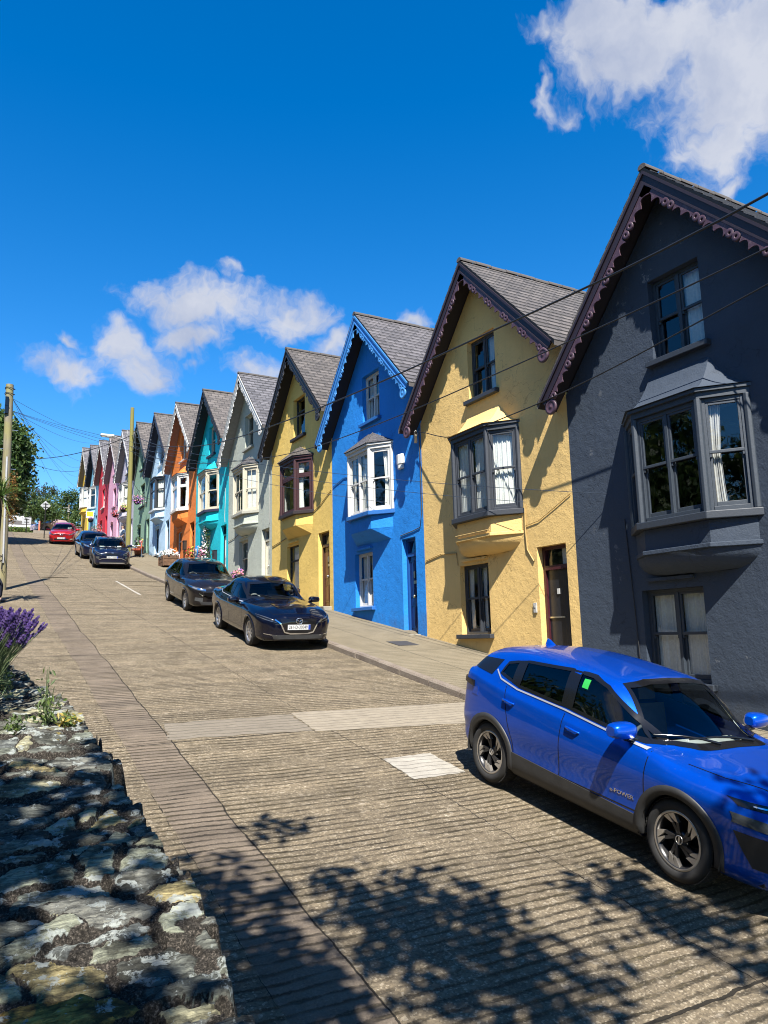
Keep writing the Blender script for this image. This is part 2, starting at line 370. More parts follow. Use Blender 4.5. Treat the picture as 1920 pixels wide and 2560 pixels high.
    L.new(c, b.inputs['Base Color']); b.inputs['Roughness'].default_value = .85; b.inputs['Specular IOR Level'].default_value = .25
    h = mth(nt, 'ADD', mth(nt, 'MULTIPLY', groove, -1.0), mth(nt, 'ADD', mth(nt, 'MULTIPLY', fine, .5), mth(nt, 'MULTIPLY', med, .55)))
    h = mth(nt, 'ADD', h, mth(nt, 'MULTIPLY', cracks, -1.2))
    bump(nt, b, h, 1.0, .022)
    return m

def patch_mat(name, c0, c1, groove=.5):
    m, nt, L, b = base_mat(name); p = pos(nt); s = sepxyz(nt, p)
    fine = noise_(nt, p, 95, 3, .7); mid = noise_(nt, p, 5, 6, .65); wob = noise_(nt, p, 2.4, 4)
    ph = mth(nt, 'ADD', mth(nt, 'MULTIPLY', s[1], 1/.13), mth(nt, 'ADD', mth(nt, 'MULTIPLY', wob, 1.6), mth(nt, 'MULTIPLY', s[0], .35)))
    tri = mth(nt, 'ABSOLUTE', mth(nt, 'MULTIPLY_ADD', mth(nt, 'FRACT', ph), 2.0, -1.0))
    g = ramp(nt, tri, [(.78, (0, 0, 0)), (.98, (1, 1, 1))])
    c = mixc(nt, .25, ramp(nt, mid, [(.3, c0), (.7, c1)]), ramp(nt, fine, [(.35, (.08, .07, .05)), (.65, (.45, .4, .33))]))
    c = mixc(nt, mth(nt, 'MULTIPLY', g, groove), c, (.06, .05, .035))
    L.new(c, b.inputs['Base Color']); b.inputs['Roughness'].default_value = .85
    bump(nt, b, mth(nt, 'ADD', mth(nt, 'MULTIPLY', g, -1.0), mth(nt, 'MULTIPLY', fine, .5)), .8, .012)
    return m

def strip_sheet(name, x0, x1, y0, y1, dz, mat, step=1.0, kind='structure', zx=None):
    b = MB(); n = max(2, int((y1-y0)/step)+1); P = []
    for i in range(n):
        y = y0+(y1-y0)*i/(n-1); row = []
        for j in range(5):
            x = x0+(x1-x0)*j/4; row.append((x, y, zroad(y)+dz+(zx(x) if zx else 0)))
        P.append(row)
    b.grid(P, smooth=False); return tag(b.build(name, mat, fixn=False), kind=kind)

def rag_patch(name, quad, dz, mat, n=14, jit=.05, seed=1):
    """patch on the road: quad of (x,y) corners with ragged edges"""
    rnd = random.Random(seed); pts = []
    for i in range(4):
        a, c = quad[i], quad[(i+1) % 4]
        for k in range(n):
            t = k/n; x = a[0]+(c[0]-a[0])*t+rnd.uniform(-jit, jit); y = a[1]+(c[1]-a[1])*t+rnd.uniform(-jit, jit)
            pts.append((x, y, zroad(y)+dz))
    b = MB(); b.add(pts, [tuple(range(len(pts)))]); o = b.build(name, mat, fixn=False)
    if o.data.polygons[0].normal.z < 0: o.data.flip_normals()
    return tag(o, kind='structure')

ROAD = road_mat()
strip_sheet('road', -3.5, KERB_X, -25, 130, 0, ROAD)
rag_patch('road_patch', [(4.25, 9.5), (7.36, 9.15), (7.36, 10.35), (4.3, 10.5)], .004, patch_mat('pale_concrete', (.21, .172, .12), (.32, .268, .19), .5), seed=3, jit=.015)
rag_patch('road_patch', [(2.36, 9.7), (4.22, 9.55), (4.27, 10.45), (2.46, 10.42)], .004, patch_mat('smooth_concrete', (.135, .108, .073), (.20, .164, .116), .7), seed=4, jit=.035)
rag_patch('road_patch', [(4.5, 7.40), (5.2, 7.42), (5.2, 8.18), (4.52, 8.15)], .004, patch_mat('white_concrete', (.30, .275, .23), (.44, .41, .35), .5), seed=5, jit=.012)
wp = patch_mat('worn_white_paint', (.28, .25, .2), (.55, .52, .46), .6)
def marking(name, a, c, w=.1, seed=1):
    d = Vector((c[0]-a[0], c[1]-a[1])).normalized(); nrm = Vector((-d.y, d.x))*w/2
    n = max(2, int(math.hypot(c[0]-a[0], c[1]-a[1])/.5)); b = MB(); rnd = random.Random(seed); P = []
    for i in range(n+1):
        t = i/n; x = a[0]+(c[0]-a[0])*t; y = a[1]+(c[1]-a[1])*t; j = rnd.uniform(.75, 1.1)
        P.append([(x+nrm.x*j, y+nrm.y*j, zroad(y)+.004), (x-nrm.x*j, y-nrm.y*j, zroad(y)+.004)])
    b.grid(P, smooth=False); o = b.build(name, wp, fixn=False)
    if o.data.polygons[0].normal.z < 0: o.data.flip_normals()
    return tag(o, kind='structure')
marking('road_marking', (5.5, 27.2), (5.6, 32.6)); marking('road_marking', (5.56, 27.2), (7.3, 27.25)); marking('road_marking', (5.65, 32.6), (7.3, 32.7)); marking('road_marking', (5.62, 30.9), (7.2, 30.4), .08)
marking('road_marking', (2.85, 34.0), (3.9, 33.9), .22)

def pave_mat():
    m, nt, L, b = base_mat('ribbed_pavement'); p = pos(nt); s = sepxyz(nt, p)
    fine = noise_(nt, p, 80, 3, .7); mid = noise_(nt, p, 1.7, 6, .6)
    wob = noise_(nt, p, 2.0, 3)
    ph = mth(nt, 'ADD', mth(nt, 'MULTIPLY', s[1], 1/.14), mth(nt, 'MULTIPLY', wob, .7))
    tri = mth(nt, 'ABSOLUTE', mth(nt, 'MULTIPLY_ADD', mth(nt, 'FRACT', ph), 2.0, -1.0))
    g = ramp(nt, tri, [(.80, (0, 0, 0)), (.97, (1, 1, 1))])
    lj = mth(nt, 'LESS_THAN', mth(nt, 'ABSOLUTE', mth(nt, 'SUBTRACT', s[0], 8.55)), .012)
    g2 = mth(nt, 'MAXIMUM', g, mth(nt, 'LESS_THAN', mth(nt, 'FRACT', mth(nt, 'MULTIPLY', s[1], .28)), .006))
    c = mixc(nt, .4, ramp(nt, mid, [(.3, (.165, .134, .082)), (.7, (.25, .206, .135))]), ramp(nt, fine, [(.36, (.06, .05, .035)), (.64, (.34, .30, .22))]))
    c = mixc(nt, mth(nt, 'MULTIPLY', g2, .75), c, (.045, .037, .02))
    c = mixc(nt, mth(nt, 'MULTIPLY', lj, .7), c, (.03, .025, .018))
    L.new(c, b.inputs['Base Color']); b.inputs['Roughness'].default_value = .85; b.inputs['Specular IOR Level'].default_value = .25
    bump(nt, b, mth(nt, 'ADD', mth(nt, 'MULTIPLY', g2, -1.0), mth(nt, 'MULTIPLY', fine, .4)), .6, .01)
    return m
strip_sheet('pavement', KERB_X+.13, WALL_X+.3, -25, 82, .125, pave_mat(), zx=lambda x: (x-KERB_X)*.012)

def kerb():
    m, nt, L, b = base_mat('kerb_stone'); p = pos(nt)
    n1 = noise_(nt, p, 3, 6, .65); n2 = noise_(nt, p, 60, 3, .7)
    c = mixc(nt, .35, ramp(nt, n1, [(.3, (.13, .085, .06)), (.7, (.25, .2, .15))]), ramp(nt, n2, [(.35, (.06, .05, .04)), (.65, (.4, .36, .3))]))
    L.new(c, b.inputs['Base Color']); b.inputs['Roughness'].default_value = .8; bump(nt, b, mth(nt, 'ADD', n1, n2), .5, .02)
    k = MB(); y = -25; rnd = random.Random(2)
    while y < 82:
        l = rnd.uniform(.75, 1.15); j = rnd.uniform(-.008, .008)
        ys = (y+.012, y+l-.012); P = []
        vs = []
        for yy in ys:
            z = zroad(yy)
            vs += [(KERB_X-.005+j, yy, z-.1), (KERB_X-.005+j, yy, z+.10), (KERB_X+.02+j, yy, z+.13+j), (KERB_X+.135, yy, z+.131), (KERB_X+.135, yy, z-.1)]
        k.add(vs, [(0, 1, 6, 5), (1, 2, 7, 6), (2, 3, 8, 7), (3, 4, 9, 8), (0, 4, 3, 2, 1), (5, 6, 7, 8, 9)])
        y += l
    tag(k.build('kerb', m), kind='structure')
kerb()

def ground_sheet():
    m, nt, L, b = base_mat('hill_grass'); p = pos(nt)
    L.new(ramp(nt, noise_(nt, p, .8, 8, .7), [(.3, (.035, .05, .015)), (.7, (.085, .1, .035))]), b.inputs['Base Color'])
    b.inputs['Roughness'].default_value = .9; bump(nt, b, noise_(nt, p, 12, 5), .6, .05)
    g = MB(); P = []
    xs = [-900, -400, -150, -60, -25, -8, 4, 12, 30, 70, 160, 400, 900]; ys = [-900, -400, -150, -60, -25, 0, 20, 40, 55, 65, 75, 85, 100, 125, 160, 240, 400, 900]
    for y in ys:
        P.append([(x, y, (zroad(max(-60, min(y, 400)))-.35) - (0 if abs(x) < 30 else (abs(x)-30)*.01)) for x in xs])
    g.grid(P); return tag(g.build('ground', m, fixn=False), kind='structure')
ground_sheet()
# ------------------------------------------------------------------ terraced houses
APEX_Z, EAVE_Z, HALF, OVER = 9.70, 6.30, 2.90, .45
CY = W/2
SLOPES = {-1: 1.03, 1: 1.12}
def roof_z(y): return APEX_Z-SLOPES[-1 if y < CY else 1]*abs(y-CY)
DEPTH = 7.5

def wall_mesh(holes, rev=.13):
    """front wall with rectangular holes (y0,y1,z0,z1) and reveals, plus side and back walls"""
    b = MB(); top = lambda y: roof_z(y)-.14
    ys = sorted(set([0, CY, W]+[h[0] for h in holes]+[h[1] for h in holes]))
    zb = -1.4
    for y0, y1 in zip(ys[:-1], ys[1:]):
        if y1-y0 < 1e-6: continue
        hs = sorted([h for h in holes if h[0] <= y0+1e-6 and h[1] >= y1-1e-6], key=lambda h: h[2]); z = zb
        for h in hs:
            b.quad((0, y0, z), (0, y1, z), (0, y1, h[2]), (0, y0, h[2])); z = h[3]
        b.quad((0, y0, z), (0, y1, z), (0, y1, top(y1)), (0, y0, top(y0)))
    for (y0, y1, z0, z1) in holes:
        for a, c in (((y0, z0), (y1, z0)), ((y1, z0), (y1, z1)), ((y1, z1), (y0, z1)), ((y0, z1), (y0, z0))):
            b.quad((0, a[0], a[1]), (0, c[0], c[1]), (rev+.14, c[0], c[1]), (rev+.14, a[0], a[1]))
    for y in (0, W):
        b.quad((0, y, zb), (DEPTH, y, zb), (DEPTH, y, top(y)), (0, y, top(y)))
    b.add([(DEPTH, 0, zb), (DEPTH, W, zb), (DEPTH, W, top(W)), (DEPTH, CY, top(CY)), (DEPTH, 0, top(0))], [(0, 1, 2, 3, 4)])
    # drip mould under the bay
    b.box(-.08, .002, 2.76, 3.7, 2.76, 2.81)
    return b

def basis(o, u, n):
    """matrix: local x along u (in plane), local y = outward normal n, z up, origin o"""
    u = Vector(u).normalized(); n = Vector(n).normalized()
    m = Matrix.Identity(4)
    for i in range(3):
        m[i][0] = u[i]; m[i][1] = n[i]; m[i][2] = (0, 0, 1)[i]; m[i][3] = o[i]
    return m

def sash_geo(fr, gl, cu, M, w, h, style, nc=1, curtain='net', rnd=None, ft=.055, dr=None):
    """builds one window unit of width w, height h with its lower left corner at the origin of M (x along, y outwards, z up).
    styles: sash, sash2 (with a centre glazing bar), casement (toplight over pane), plain"""
    T = .075
    def bx(x0, x1, y0, y1, z0, z1): fr.box(x0, x1, y0, y1, z0, z1, 0, M)
    bx(0, ft, -T, 0, 0, h); bx(w-ft, w, -T, 0, 0, h); bx(ft, w-ft, -T, 0, h-ft, h); bx(ft, w-ft, -T, .012, 0, ft)
    cw = (w-2*ft)/nc
    for c in range(nc):
        x0 = ft+c*cw; x1 = x0+cw
        if c: bx(x0-.03, x0+.03, -T, .006, ft, h-ft)
        xa = x0+(.03 if c else 0); xb = x1-(.03 if c < nc-1 else 0)
        s = .042
        if style in ('sash', 'sash2'):
            zm = h*.52
            # upper sash in front, lower sash set back
            bx(xa, xa+s, -.05, -.012, zm, h-ft); bx(xb-s, xb, -.05, -.012, zm, h-ft); bx(xa+s, xb-s, -.05, -.012, h-ft-s, h-ft); bx(xa, xb, -.05, -.006, zm-.028, zm+.02)
            bx(xa, xa+s, -.09, -.055, ft, zm); bx(xb-s, xb, -.09, -.055, ft, zm); bx(xa+s, xb-s, -.09, -.055, ft, ft+.075)
            # horns
            bx(xa, xa+s*.8, -.05, -.014, zm-.085, zm-.028); bx(xb-s*.8, xb, -.05, -.014, zm-.085, zm-.028)
            if style == 'sash2':
                xm = (xa+xb)/2; bx(xm-.013, xm+.013, -.045, -.018, zm, h-ft); bx(xm-.013, xm+.013, -.085, -.06, ft, zm)
            panes = [(xa, xb, zm, h-ft, -.032), (xa, xb, ft, zm, -.073)]
        elif style == 'casement':
            zm = h*.70
            bx(xa, xb, -T, .006, zm-.035, zm+.035)
            for (za, zc) in ((ft, zm-.035), (zm+.035, h-ft)):
                bx(xa, xa+.045, -.06, .004, za, zc); bx(xb-.045, xb, -.06, .004, za, zc); bx(xa+.045, xb-.045, -.06, .004, za, za+.045); bx(xa+.045, xb-.045, -.06, .004, zc-.045, zc)
            panes = [(xa, xb, ft, zm, -.03), (xa, xb, zm, h-ft, -.03)]
        elif style == 'rail':
            zm = h*.66; bx(xa, xb, -T, .004, zm-.03, zm+.03); panes = [(xa, xb, ft, zm, -.03), (xa, xb, zm, h-ft, -.03)]
        else:
            panes = [(xa, xb, ft, h-ft, -.03)]
        for (a, c2, z0, z1, y) in panes:
            gl.add([M @ Vector(q) for q in ((a, y, z0), (c2, y, z0), (c2, y, z1), (a, y, z1))], [(0, 1, 2, 3)])
        # curtains
        if curtain and cu is not None:
            kinds = curtain if isinstance(curtain, (list, tuple)) else [curtain]*nc
            kd = kinds[c % len(kinds)]; width = xb-xa
            spans = {'net': [(0, 1)], 'left': [(0, .45)], 'right': [(.55, 1)], 'both': [(0, .36), (.64, 1)], 'none': [], 'blind': [(0, 1)]}[kd]
            for (s0, s1) in spans:
                P = []; nx = 28; ph = rnd.uniform(0, 6); fq = rnd.uniform(7, 10)*(s1-s0+.15)
                for zi in range(5):
                    tz = zi/4; z = .03+(h-.06)*tz; row = []
                    for i in range(nx+1):
                        t = i/nx; gather = 1-(.28*(1-abs(tz-.45)*1.6) if kd in ('both', 'left', 'right') else 0)
                        tt = s0+(s1-s0)*t
                        if kd in ('left', 'both') and s0 == 0: tt = (s1)*t*gather
                        if kd in ('right', 'both') and s1 == 1: tt = 1-(1-s0)*(1-t)*gather
                        x = xa+width*tt
                        yy = -.125+.020*math.sin(ph+t*fq*6.28)+.012*math.sin(ph*2+t*fq*15.1) if kd != 'blind' else -.14
                        row.append(M @ Vector((x, yy, z)))
                    P.append(row)
                cu.grid(P)

def bargeboard(parent, side, mb, mf, pend=True, simple=False):
    """side -1: slopes down to the low-y eave, +1: to the high-y eave"""
    EAVE_Z = APEX_Z-SLOPES[side]*HALF
    L = math.hypot(HALF, APEX_Z-EAVE_Z); d = Vector((0, side*HALF/L, -(APEX_Z-EAVE_Z)/L)); nn = Vector((0, -side*(APEX_Z-EAVE_Z)/L, -HALF/L))  # nn points down-inwards
    o = Vector((-OVER, CY, APEX_Z-.02))
    def P(s, t, x): return o+d*s+nn*t+Vector((x, 0, 0))
    b = MB()
    # upper plain board
    for (t0, t1, x0, x1) in ((0.0, .17, -.035, .0), (.0, .045, -.06, -.035), (.15, .18, -.045, -.035)):
        vs = [P(-t0*0+t0*HALF/(APEX_Z-EAVE_Z), t0, x) for x in (x0, x1)]+[P(t1*HALF/(APEX_Z-EAVE_Z), t1, x) for x in (x0, x1)]
        # at the apex both boards meet on the centre line y=CY:  s = t*(HALF... ) solved below
        def sm(t): return t*(APEX_Z-EAVE_Z)/HALF
        vs = [P(sm(t0), t0, x0), P(sm(t0), t0, x1), P(sm(t1), t1, x0), P(sm(t1), t1, x1), P(L, t0, x0), P(L, t0, x1), P(L, t1, x0), P(L, t1, x1)]
        b.add(vs, [(0, 2, 6, 4), (1, 5, 7, 3), (0, 4, 5, 1), (2, 3, 7, 6), (4, 6, 7, 5), (0, 1, 3, 2)])
    brd = b.build('bargeboard', mb, parent)
    # pierced fretwork below
    f = MB(); t_top = .165; per = .76
    s_start = t_top*(APEX_Z-EAVE_Z)/HALF+.12; s_end = L-.02; n = int((s_end-s_start)/per); per = (s_end-s_start)/n
    def low(s):
        q = ((s-s_start)/per) % 1.0
        if q < .60:   # two round scoops ending in cusps
            v = .175-.115*math.sin(math.pi*((q/.30) % 1.0))**.75
        else: v = .03
        return t_top+.03+v
    ns = n*(10 if simple else 26); x0, x1 = -.030, -.008
    vs = []; 
    for i in range(ns+1):
        s = s_start-.1+(s_end-s_start+.1)*i/ns; l = low(max(s, s_start))
        vs += [P(s, t_top-.02, x0), P(s, l, x0), P(s, t_top-.02, x1), P(s, l, x1)]
    fs = []
    for i in range(ns):
        a = i*4; c = a+4
        fs += [(a, a+1, c+1, c), (a+2, c+2, c+3, a+3), (a+1, a+3, c+3, c+1)]
    f.add(vs, fs)
    for k in range(n):
        for q, rr in ((.70, .075), (.885, .075)):
            s = s_start+(k+q)*per; c = P(s, t_top+.105, 0); nseg = 10 if simple else 16
            prof = [(rr*.30, -.012), (rr*.30, .024), (rr*.40, .027), (rr*.9, .027), (rr, .022), (rr, -.012)]
            M = Matrix.Translation(c+Vector((-.012, 0, 0))) @ Matrix.Rotation(-math.pi/2, 4, 'Y')
            f.lathe(prof, nseg, M)
    f.build('fretwork', mf, brd, fixn=True)
    if pend:
        p = MB(); c = P(L-.05, .34, -.02); M = Matrix.Translation(c) @ Matrix.Rotation(-math.pi/2, 4, 'Y')
        p.lathe([(0, -.02), (.15, -.02), (.155, 0), (.15, .02), (.11, .028), (.1, .02), (.03, .02), (.02, .03), (0, .032)], 20, M)
        p.build('pendant', mf, brd)
    return brd

def roof(parent, m_slate, m_soffit, m_ridge, near):
    b = MB(); x0, x1 = -OVER-.05, DEPTH+.2; th = .10
    for side in (-1, 1):
        SLOPE = SLOPES[side]; L = math.hypot(HALF+.08, (HALF+.08)*SLOPE)
        ye = CY+side*(HALF+.08); ze = APEX_Z-SLOPE*(HALF+.08); nseg = 10
        # slate courses as real laps for the near houses
        rows = 19 if near else 1
        for r in range(rows):
            t0, t1 = r/rows, (r+1)/rows
            lap = .016 if rows > 1 else 0
            y0 = CY+(ye-CY)*t0; y1 = CY+(ye-CY)*t1; z0 = APEX_Z+.05+(ze-APEX_Z)*t0; z1 = APEX_Z+.05+(ze-APEX_Z)*t1
            a = (x0, y0, z0-lap*.2); c = (x1, y0, z0-lap*.2); d = (x1, y1, z1+lap); e = (x0, y1, z1+lap)
            uv = [(0, (1-t0)*L), (x1-x0, (1-t0)*L), (x1-x0, (1-t1)*L), (0, (1-t1)*L)]
            b.quad(a, c, d, e, 0, uv)
            if rows > 1: b.quad(e, d, (x1, y1, z1-.01), (x0, y1, z1-.01), 0, [(0, .001)]*4)
        # underside, verge edge
        b.quad((x0+.02, CY, APEX_Z-.06), (x0+.02, ye, ze-.06), (x1, ye, ze-.06), (x1, CY, APEX_Z-.06), 1, [(0, 0)]*4)
        b.quad((x0, CY, APEX_Z+.05), (x0, ye, ze+.05), (x0+.02, ye, ze-.06), (x0+.02, CY, APEX_Z-.06), 2, [(0, 0)]*4)
        b.quad((x0, ye, ze+.05), (x1, ye, ze+.05), (x1, ye, ze-.06), (x0, ye, ze-.06), 2, [(0, 0)]*4)
    rf = b.build('roof', [m_slate, m_soffit, m_ridge], parent, fixn=False)
    r = MB(); x = x0-.01; rnd = random.Random(int(parent.location.y*10))
    while x < x1:   # half round ridge tiles
        l = .45; j = rnd.uniform(-.008, .008); vs = []
        for xx in (x, x+l-.012):
            for k in range(7):
                a = math.pi*(-.12+1.24*k/6); vs.append((xx, CY+.09*math.cos(a), APEX_Z+.03+j+.07*math.sin(a)))
        r.add(vs, [(k, k+1, 8+k, 7+k) for k in range(6)], smooth=True); r.add(vs[:7], [tuple(range(7))]); x += l
    r.build('ridge_tiles', m_ridge, rf, fixn=False)
    return rf

BAY = dict(cy=2.70, hw=1.18, fw=.63, p=.42, z0=3.70, z1=5.46)
def bay_window(parent, sp, M_):
    c = BAY; cy = c['cy']+sp.get('bdy', 0); p = c['p']; z0, z1 = c['z0'], c['z1']
    plan = lambda o: [(0.0, cy-c['hw']-o*.9), (-p-o, cy-c['fw']-o*.45), (-p-o, cy+c['fw']+o*.45), (0.0, cy+c['hw']+o*.9)]
    fr, gl, cu = MB(), MB(), MB(); rnd = random.Random(hash(sp['name']) % 1000 if False else int(parent.location.y*7))
    pts = plan(0); style = sp.get('bstyle', 'sash')
    CU = []
    segs = [(pts[0], pts[1]), (pts[1], pts[2]), (pts[2], pts[3])]
    for i, (a, d) in enumerate(segs):
        A = Vector((a[0], a[1], z0)); B_ = Vector((d[0], d[1], z0)); u = (B_-A); w = u.length; u.normalize()
        n = Vector((u.y, -u.x, 0)); n = n if n.x < 0 else -n
        inset = .03
        Mx = basis(A+u*inset, u, n)
        nc = sp.get('bcols', 2) if i == 1 else 1
        curt = sp.get('bcurt', ('net', ['net', 'net'], 'net'))[i]
        cu = MB(); CU.append(cu)
        sash_geo(fr, gl, cu, Mx, w-2*inset, z1-z0, style if not isinstance(style, tuple) else style[i], nc, curt, rnd, ft=sp.get('bft', .06))
    for (x, y) in pts:   # corner posts
        r = .06; fr.prism([(x+r*math.cos(a), y+r*math.sin(a)) for a in [math.pi*(k+.5)/4 for k in range(8)]], z0, z1, 0)
    bw = fr.build('bay_window', M_['frame'], parent, bevel=.006 if sp['near'] else 0)
    gl.build('pane', GLASS, bw, fixn=False)
    for cu in CU:
        if cu.v: cu.build('curtain', DRAPE if 'drape' in sp else NET, bw, fixn=False)
    # cornice + roof
    k = MB(); po = plan(.05); k.prism(po, z1+.002, z1+.10); po = plan(.10); k.prism(po, z1+.10, z1+.15)
    k.build('cornice', M_['frame'], bw)
    rf = MB(); lo = plan(.13); zt = z1+.16; top = sp.get('btop', .50); ry = .6 if not sp.get('hip') else .12
    cnt = 12; rows = []
    for t in range(cnt):
        q = t/(cnt-1); zz = zt+top*(q if sp.get('hip') else q**1.9); f = q
        row = []
        for (x, y) in lo: 
            ty = cy+(ry if y > cy else -ry) ; row.append((x*(1-f)-.004, y+(ty-y)*f, zz))
        rows.append(row)
    U = [0, .8, 2.1, 2.9]
    rf.grid(rows, smooth=False, uv=[[(U[j], t*.13) for j in range(4)] for t in range(cnt)])
    rf.add([rows[0][i] for i in range(4)], [(3, 2, 1, 0)], uvs=[[(0, 0)]*4])
    if sp.get('hip'):
        for i in (1, 2): rf.tube([rows[0][i], rows[-1][i]], .018, 6, 0)
    rf.build('bay_roof', M_['broof'], bw, fixn=False)
    # sill
    s = MB(); po = plan(.10); s.prism(po, z0-.12, z0-.002); s.build('sill', M_['sill'], bw, bevel=.012 if sp['near'] else 0)
    # apron: vertical panel, moulding and bowl
    a = MB(); pin = plan(-.02); za = z0-.12; zb = 3.2
    po, pm = pin, plan(.03)
    a.prism(pin, zb, za-.001)
    if sp.get('mould', True): a.prism(pm, zb-.04, zb+.03)
    if sp.get('bowl', True):
        rows = []
        for t in range(6):
            q = t/5*math.pi/2; f = math.cos(q); rows.append([(x*f, cy+(y-cy)*(.55+.45*f), zb-.041-.33*math.sin(q)) for (x, y) in plan(-.02)])
        a.grid(rows, smooth=True)
        a.add(rows[-1], [(0, 1, 2, 3)])
    else:
        a.add(list([(x, y, zb-.001) for (x, y) in plan(-.02)]), [(0, 1, 2, 3)])
        lo2 = [(0.0, cy-c['hw']*.86), (0.0, cy+c['hw']*.86)]
        v = [(x, y, zb) for (x, y) in plan(-.02)]+[(0.0, lo2[0][1], zb-.3), (0.0, lo2[1][1], zb-.3)]
        a.add(v, [(0, 1, 4), (1, 2, 5, 4), (2, 3, 5)])
    a.build('apron', M_['wall'], bw, bevel=.01 if sp['near'] else 0)
    return bw

def flat_window(parent, hole, M_, style, nc, curt, rnd, near, sill=True, name='window', pad=.0, dr=False):
    y0, y1, z0, z1 = hole; fr, gl, cu = MB(), MB(), MB()
    Mx = basis(Vector((.13, y0, z0)), (0, 1, 0), (-1, 0, 0))
    sash_geo(fr, gl, cu, Mx, y1-y0, z1-z0, style, nc, curt, rnd)
    w = fr.build(name, M_['frame'], parent, bevel=.005 if near else 0)
    gl.build('pane', GLASS, w, fixn=False)
    if cu.v: cu.build('curtain', NET, w, fixn=False)
    if sill:
        s = MB(); s.box(-.11, .12, y0-.1, y1+.1, z0-.1, z0-.002); s.build('sill', M_['sill'], w, bevel=.01 if near else 0)
    return w

def front_door(parent, sp, M_):
    y0, y1, z0, z1 = sp['door']; x = .17; fr = MB(); ft = .07; zt = z1-.48
    fr.box(x-.03, x+.08, y0, y0+ft, z0, z1); fr.box(x-.03, x+.08, y1-ft, y1, z0, z1); fr.box(x-.03, x+.08, y0+ft, y1-ft, z1-ft, z1); fr.box(x-.04, x+.08, y0+ft, y1-ft, zt, zt+.09)
    fr.box(x-.03, x+.09, y0+ft, y1-ft, z0-.02, z0+.03)
    d = fr.build('door', M_['dframe'], parent)
    g = MB(); g.quad((x+.03, y0+ft, zt+.09), (x+.03, y1-ft, zt+.09), (x+.03, y1-ft, z1-ft), (x+.03, y0+ft, z1-ft)); g.build('transom_pane', GLASS, d, fixn=False)
    cu = MB(); rows = [[(x+.09, y0+ft+(y1-y0-2*ft)*.45*t+0, z) for t in (0, .25, .5, .75, 1)] for z in (zt+.09, z1-ft)]; cu.grid(rows); cu.build('curtain', NET, d, fixn=False)
    lf = MB(); a, c = y0+ft, y1-ft; w = c-a; lf.box(x+.02, x+.06, a, c, z0+.03, zt)
    if sp.get('plain_leaf'):
        lf.box(x+.012, x+.02, a, a+w*.36, z0+.04, zt-.01)
    else:
        for (q0, q1) in ((.08, .47), (.53, .92)):   # raised panels and rails
            for (r0, r1) in ((.06, .36), (.46, .95)):
                ya, yb = a+w*q0, a+w*q1; za, zb = z0+.03+(zt-z0)*r0, z0+.03+(zt-z0-.03)*r1
                for (p0, p1, p2, p3) in ((ya, yb, za, za+.03), (ya, yb, zb-.03, zb), (ya, ya+.03, za+.03, zb-.03), (yb-.03, yb, za+.03, zb-.03)): lf.box(x+.008, x+.021, p0, p1, p2, p3)
                lf.box(x+.012, x+.021, ya+.06, yb-.06, za+.06, zb-.06)
    l = lf.build('leaf', M_['door'], d, bevel=.004 if sp['near'] else 0)
    h = MB(); hz = z0+1.02; cyy = (a+c)/2
    if sp.get('plain_leaf'):
        h.box(x+.0, x+.012, a+w*.36, c, z0+.98, z0+1.01)   # horizontal rail
        h2 = MB(); h2.box(x+.0, x+.02, a+w*.52, a+w*.62, z0+1.45, z0+1.56); h2.build('number_plaque', INSM, d)
    else:
        h.lathe([(0, 0), (.03, 0), (.032, .02), (.045, .04), (.04, .065), (0, .075)], 12, Matrix.Translation((x+.008, cyy, hz-.05)) @ Matrix.Rotation(-math.pi/2, 4, 'Y'))
        mm = METAL_BRASS if sp.get('brass') else METAL_CHROME; h2 = MB(); h2.box(x-.004, x+.009, cyy-.12, cyy+.06, z0+1.30, z0+1.38); h2.build('letter_plate', mm, d)
        h2 = MB(); h2.box(x-.02, x+.009, cyy-.03, cyy+.03, z0+1.45, z0+1.62); h2.build('knocker', mm, d)
    h.build('handle', METAL_BRASS if sp.get('brass') else METAL_CHROME, d)
    st = MB(); st.box(-.3, .14, y0-.12, y1+.25, z0-.75, z0-.012); st.build('door_step', STEP, parent, bevel=.02)
    return d

INSM = gloss('plaque_white', (.6, .6, .58), .5, 0, .05); METAL_BRASS = gloss('brass', (.55, .45, .25), .35, .05, .05, 1.0); METAL_CHROME = gloss('steel', (.62, .62, .62), .3, .05, .05, 1.0)
STEP = plaster('step_stone', (.33, .30, .24), .85, .6, .5)
LEAD = gloss('lead_sheet', (.16, .17, .18), .6, .2, .2)
S1 = slate('slate_grey', (.125, .115, .12), .6); S2 = slate('slate_old', (.115, .10, .09), .75); S3 = slate('slate_smooth', (.13, .125, .135), .08, .24, .36)
S4 = slate('slate_small', (.11, .105, .11), .15, .13, .3)
RIDGE = plaster('ridge_clay', (.10, .09, .085), .85, .6, .5)
MC = {}
def pl(c):
    if ('p', c) not in MC: MC['p', c] = plaster('wall_paint', c, damp=True, chips=max(c) < .1)
    return MC['p', c]
def gp(c, r=.4):
    if ('g', c) not in MC: MC['g', c] = gloss('gloss_paint', c, r, .12, .12)
    return MC['g', c]
def wpnt(c, w=(.3, .25, .24), a=.3):
    if ('w', c, w) not in MC: MC['w', c, w] = wood_paint('weathered_paint', c, w, a)
    return MC['w', c, w]

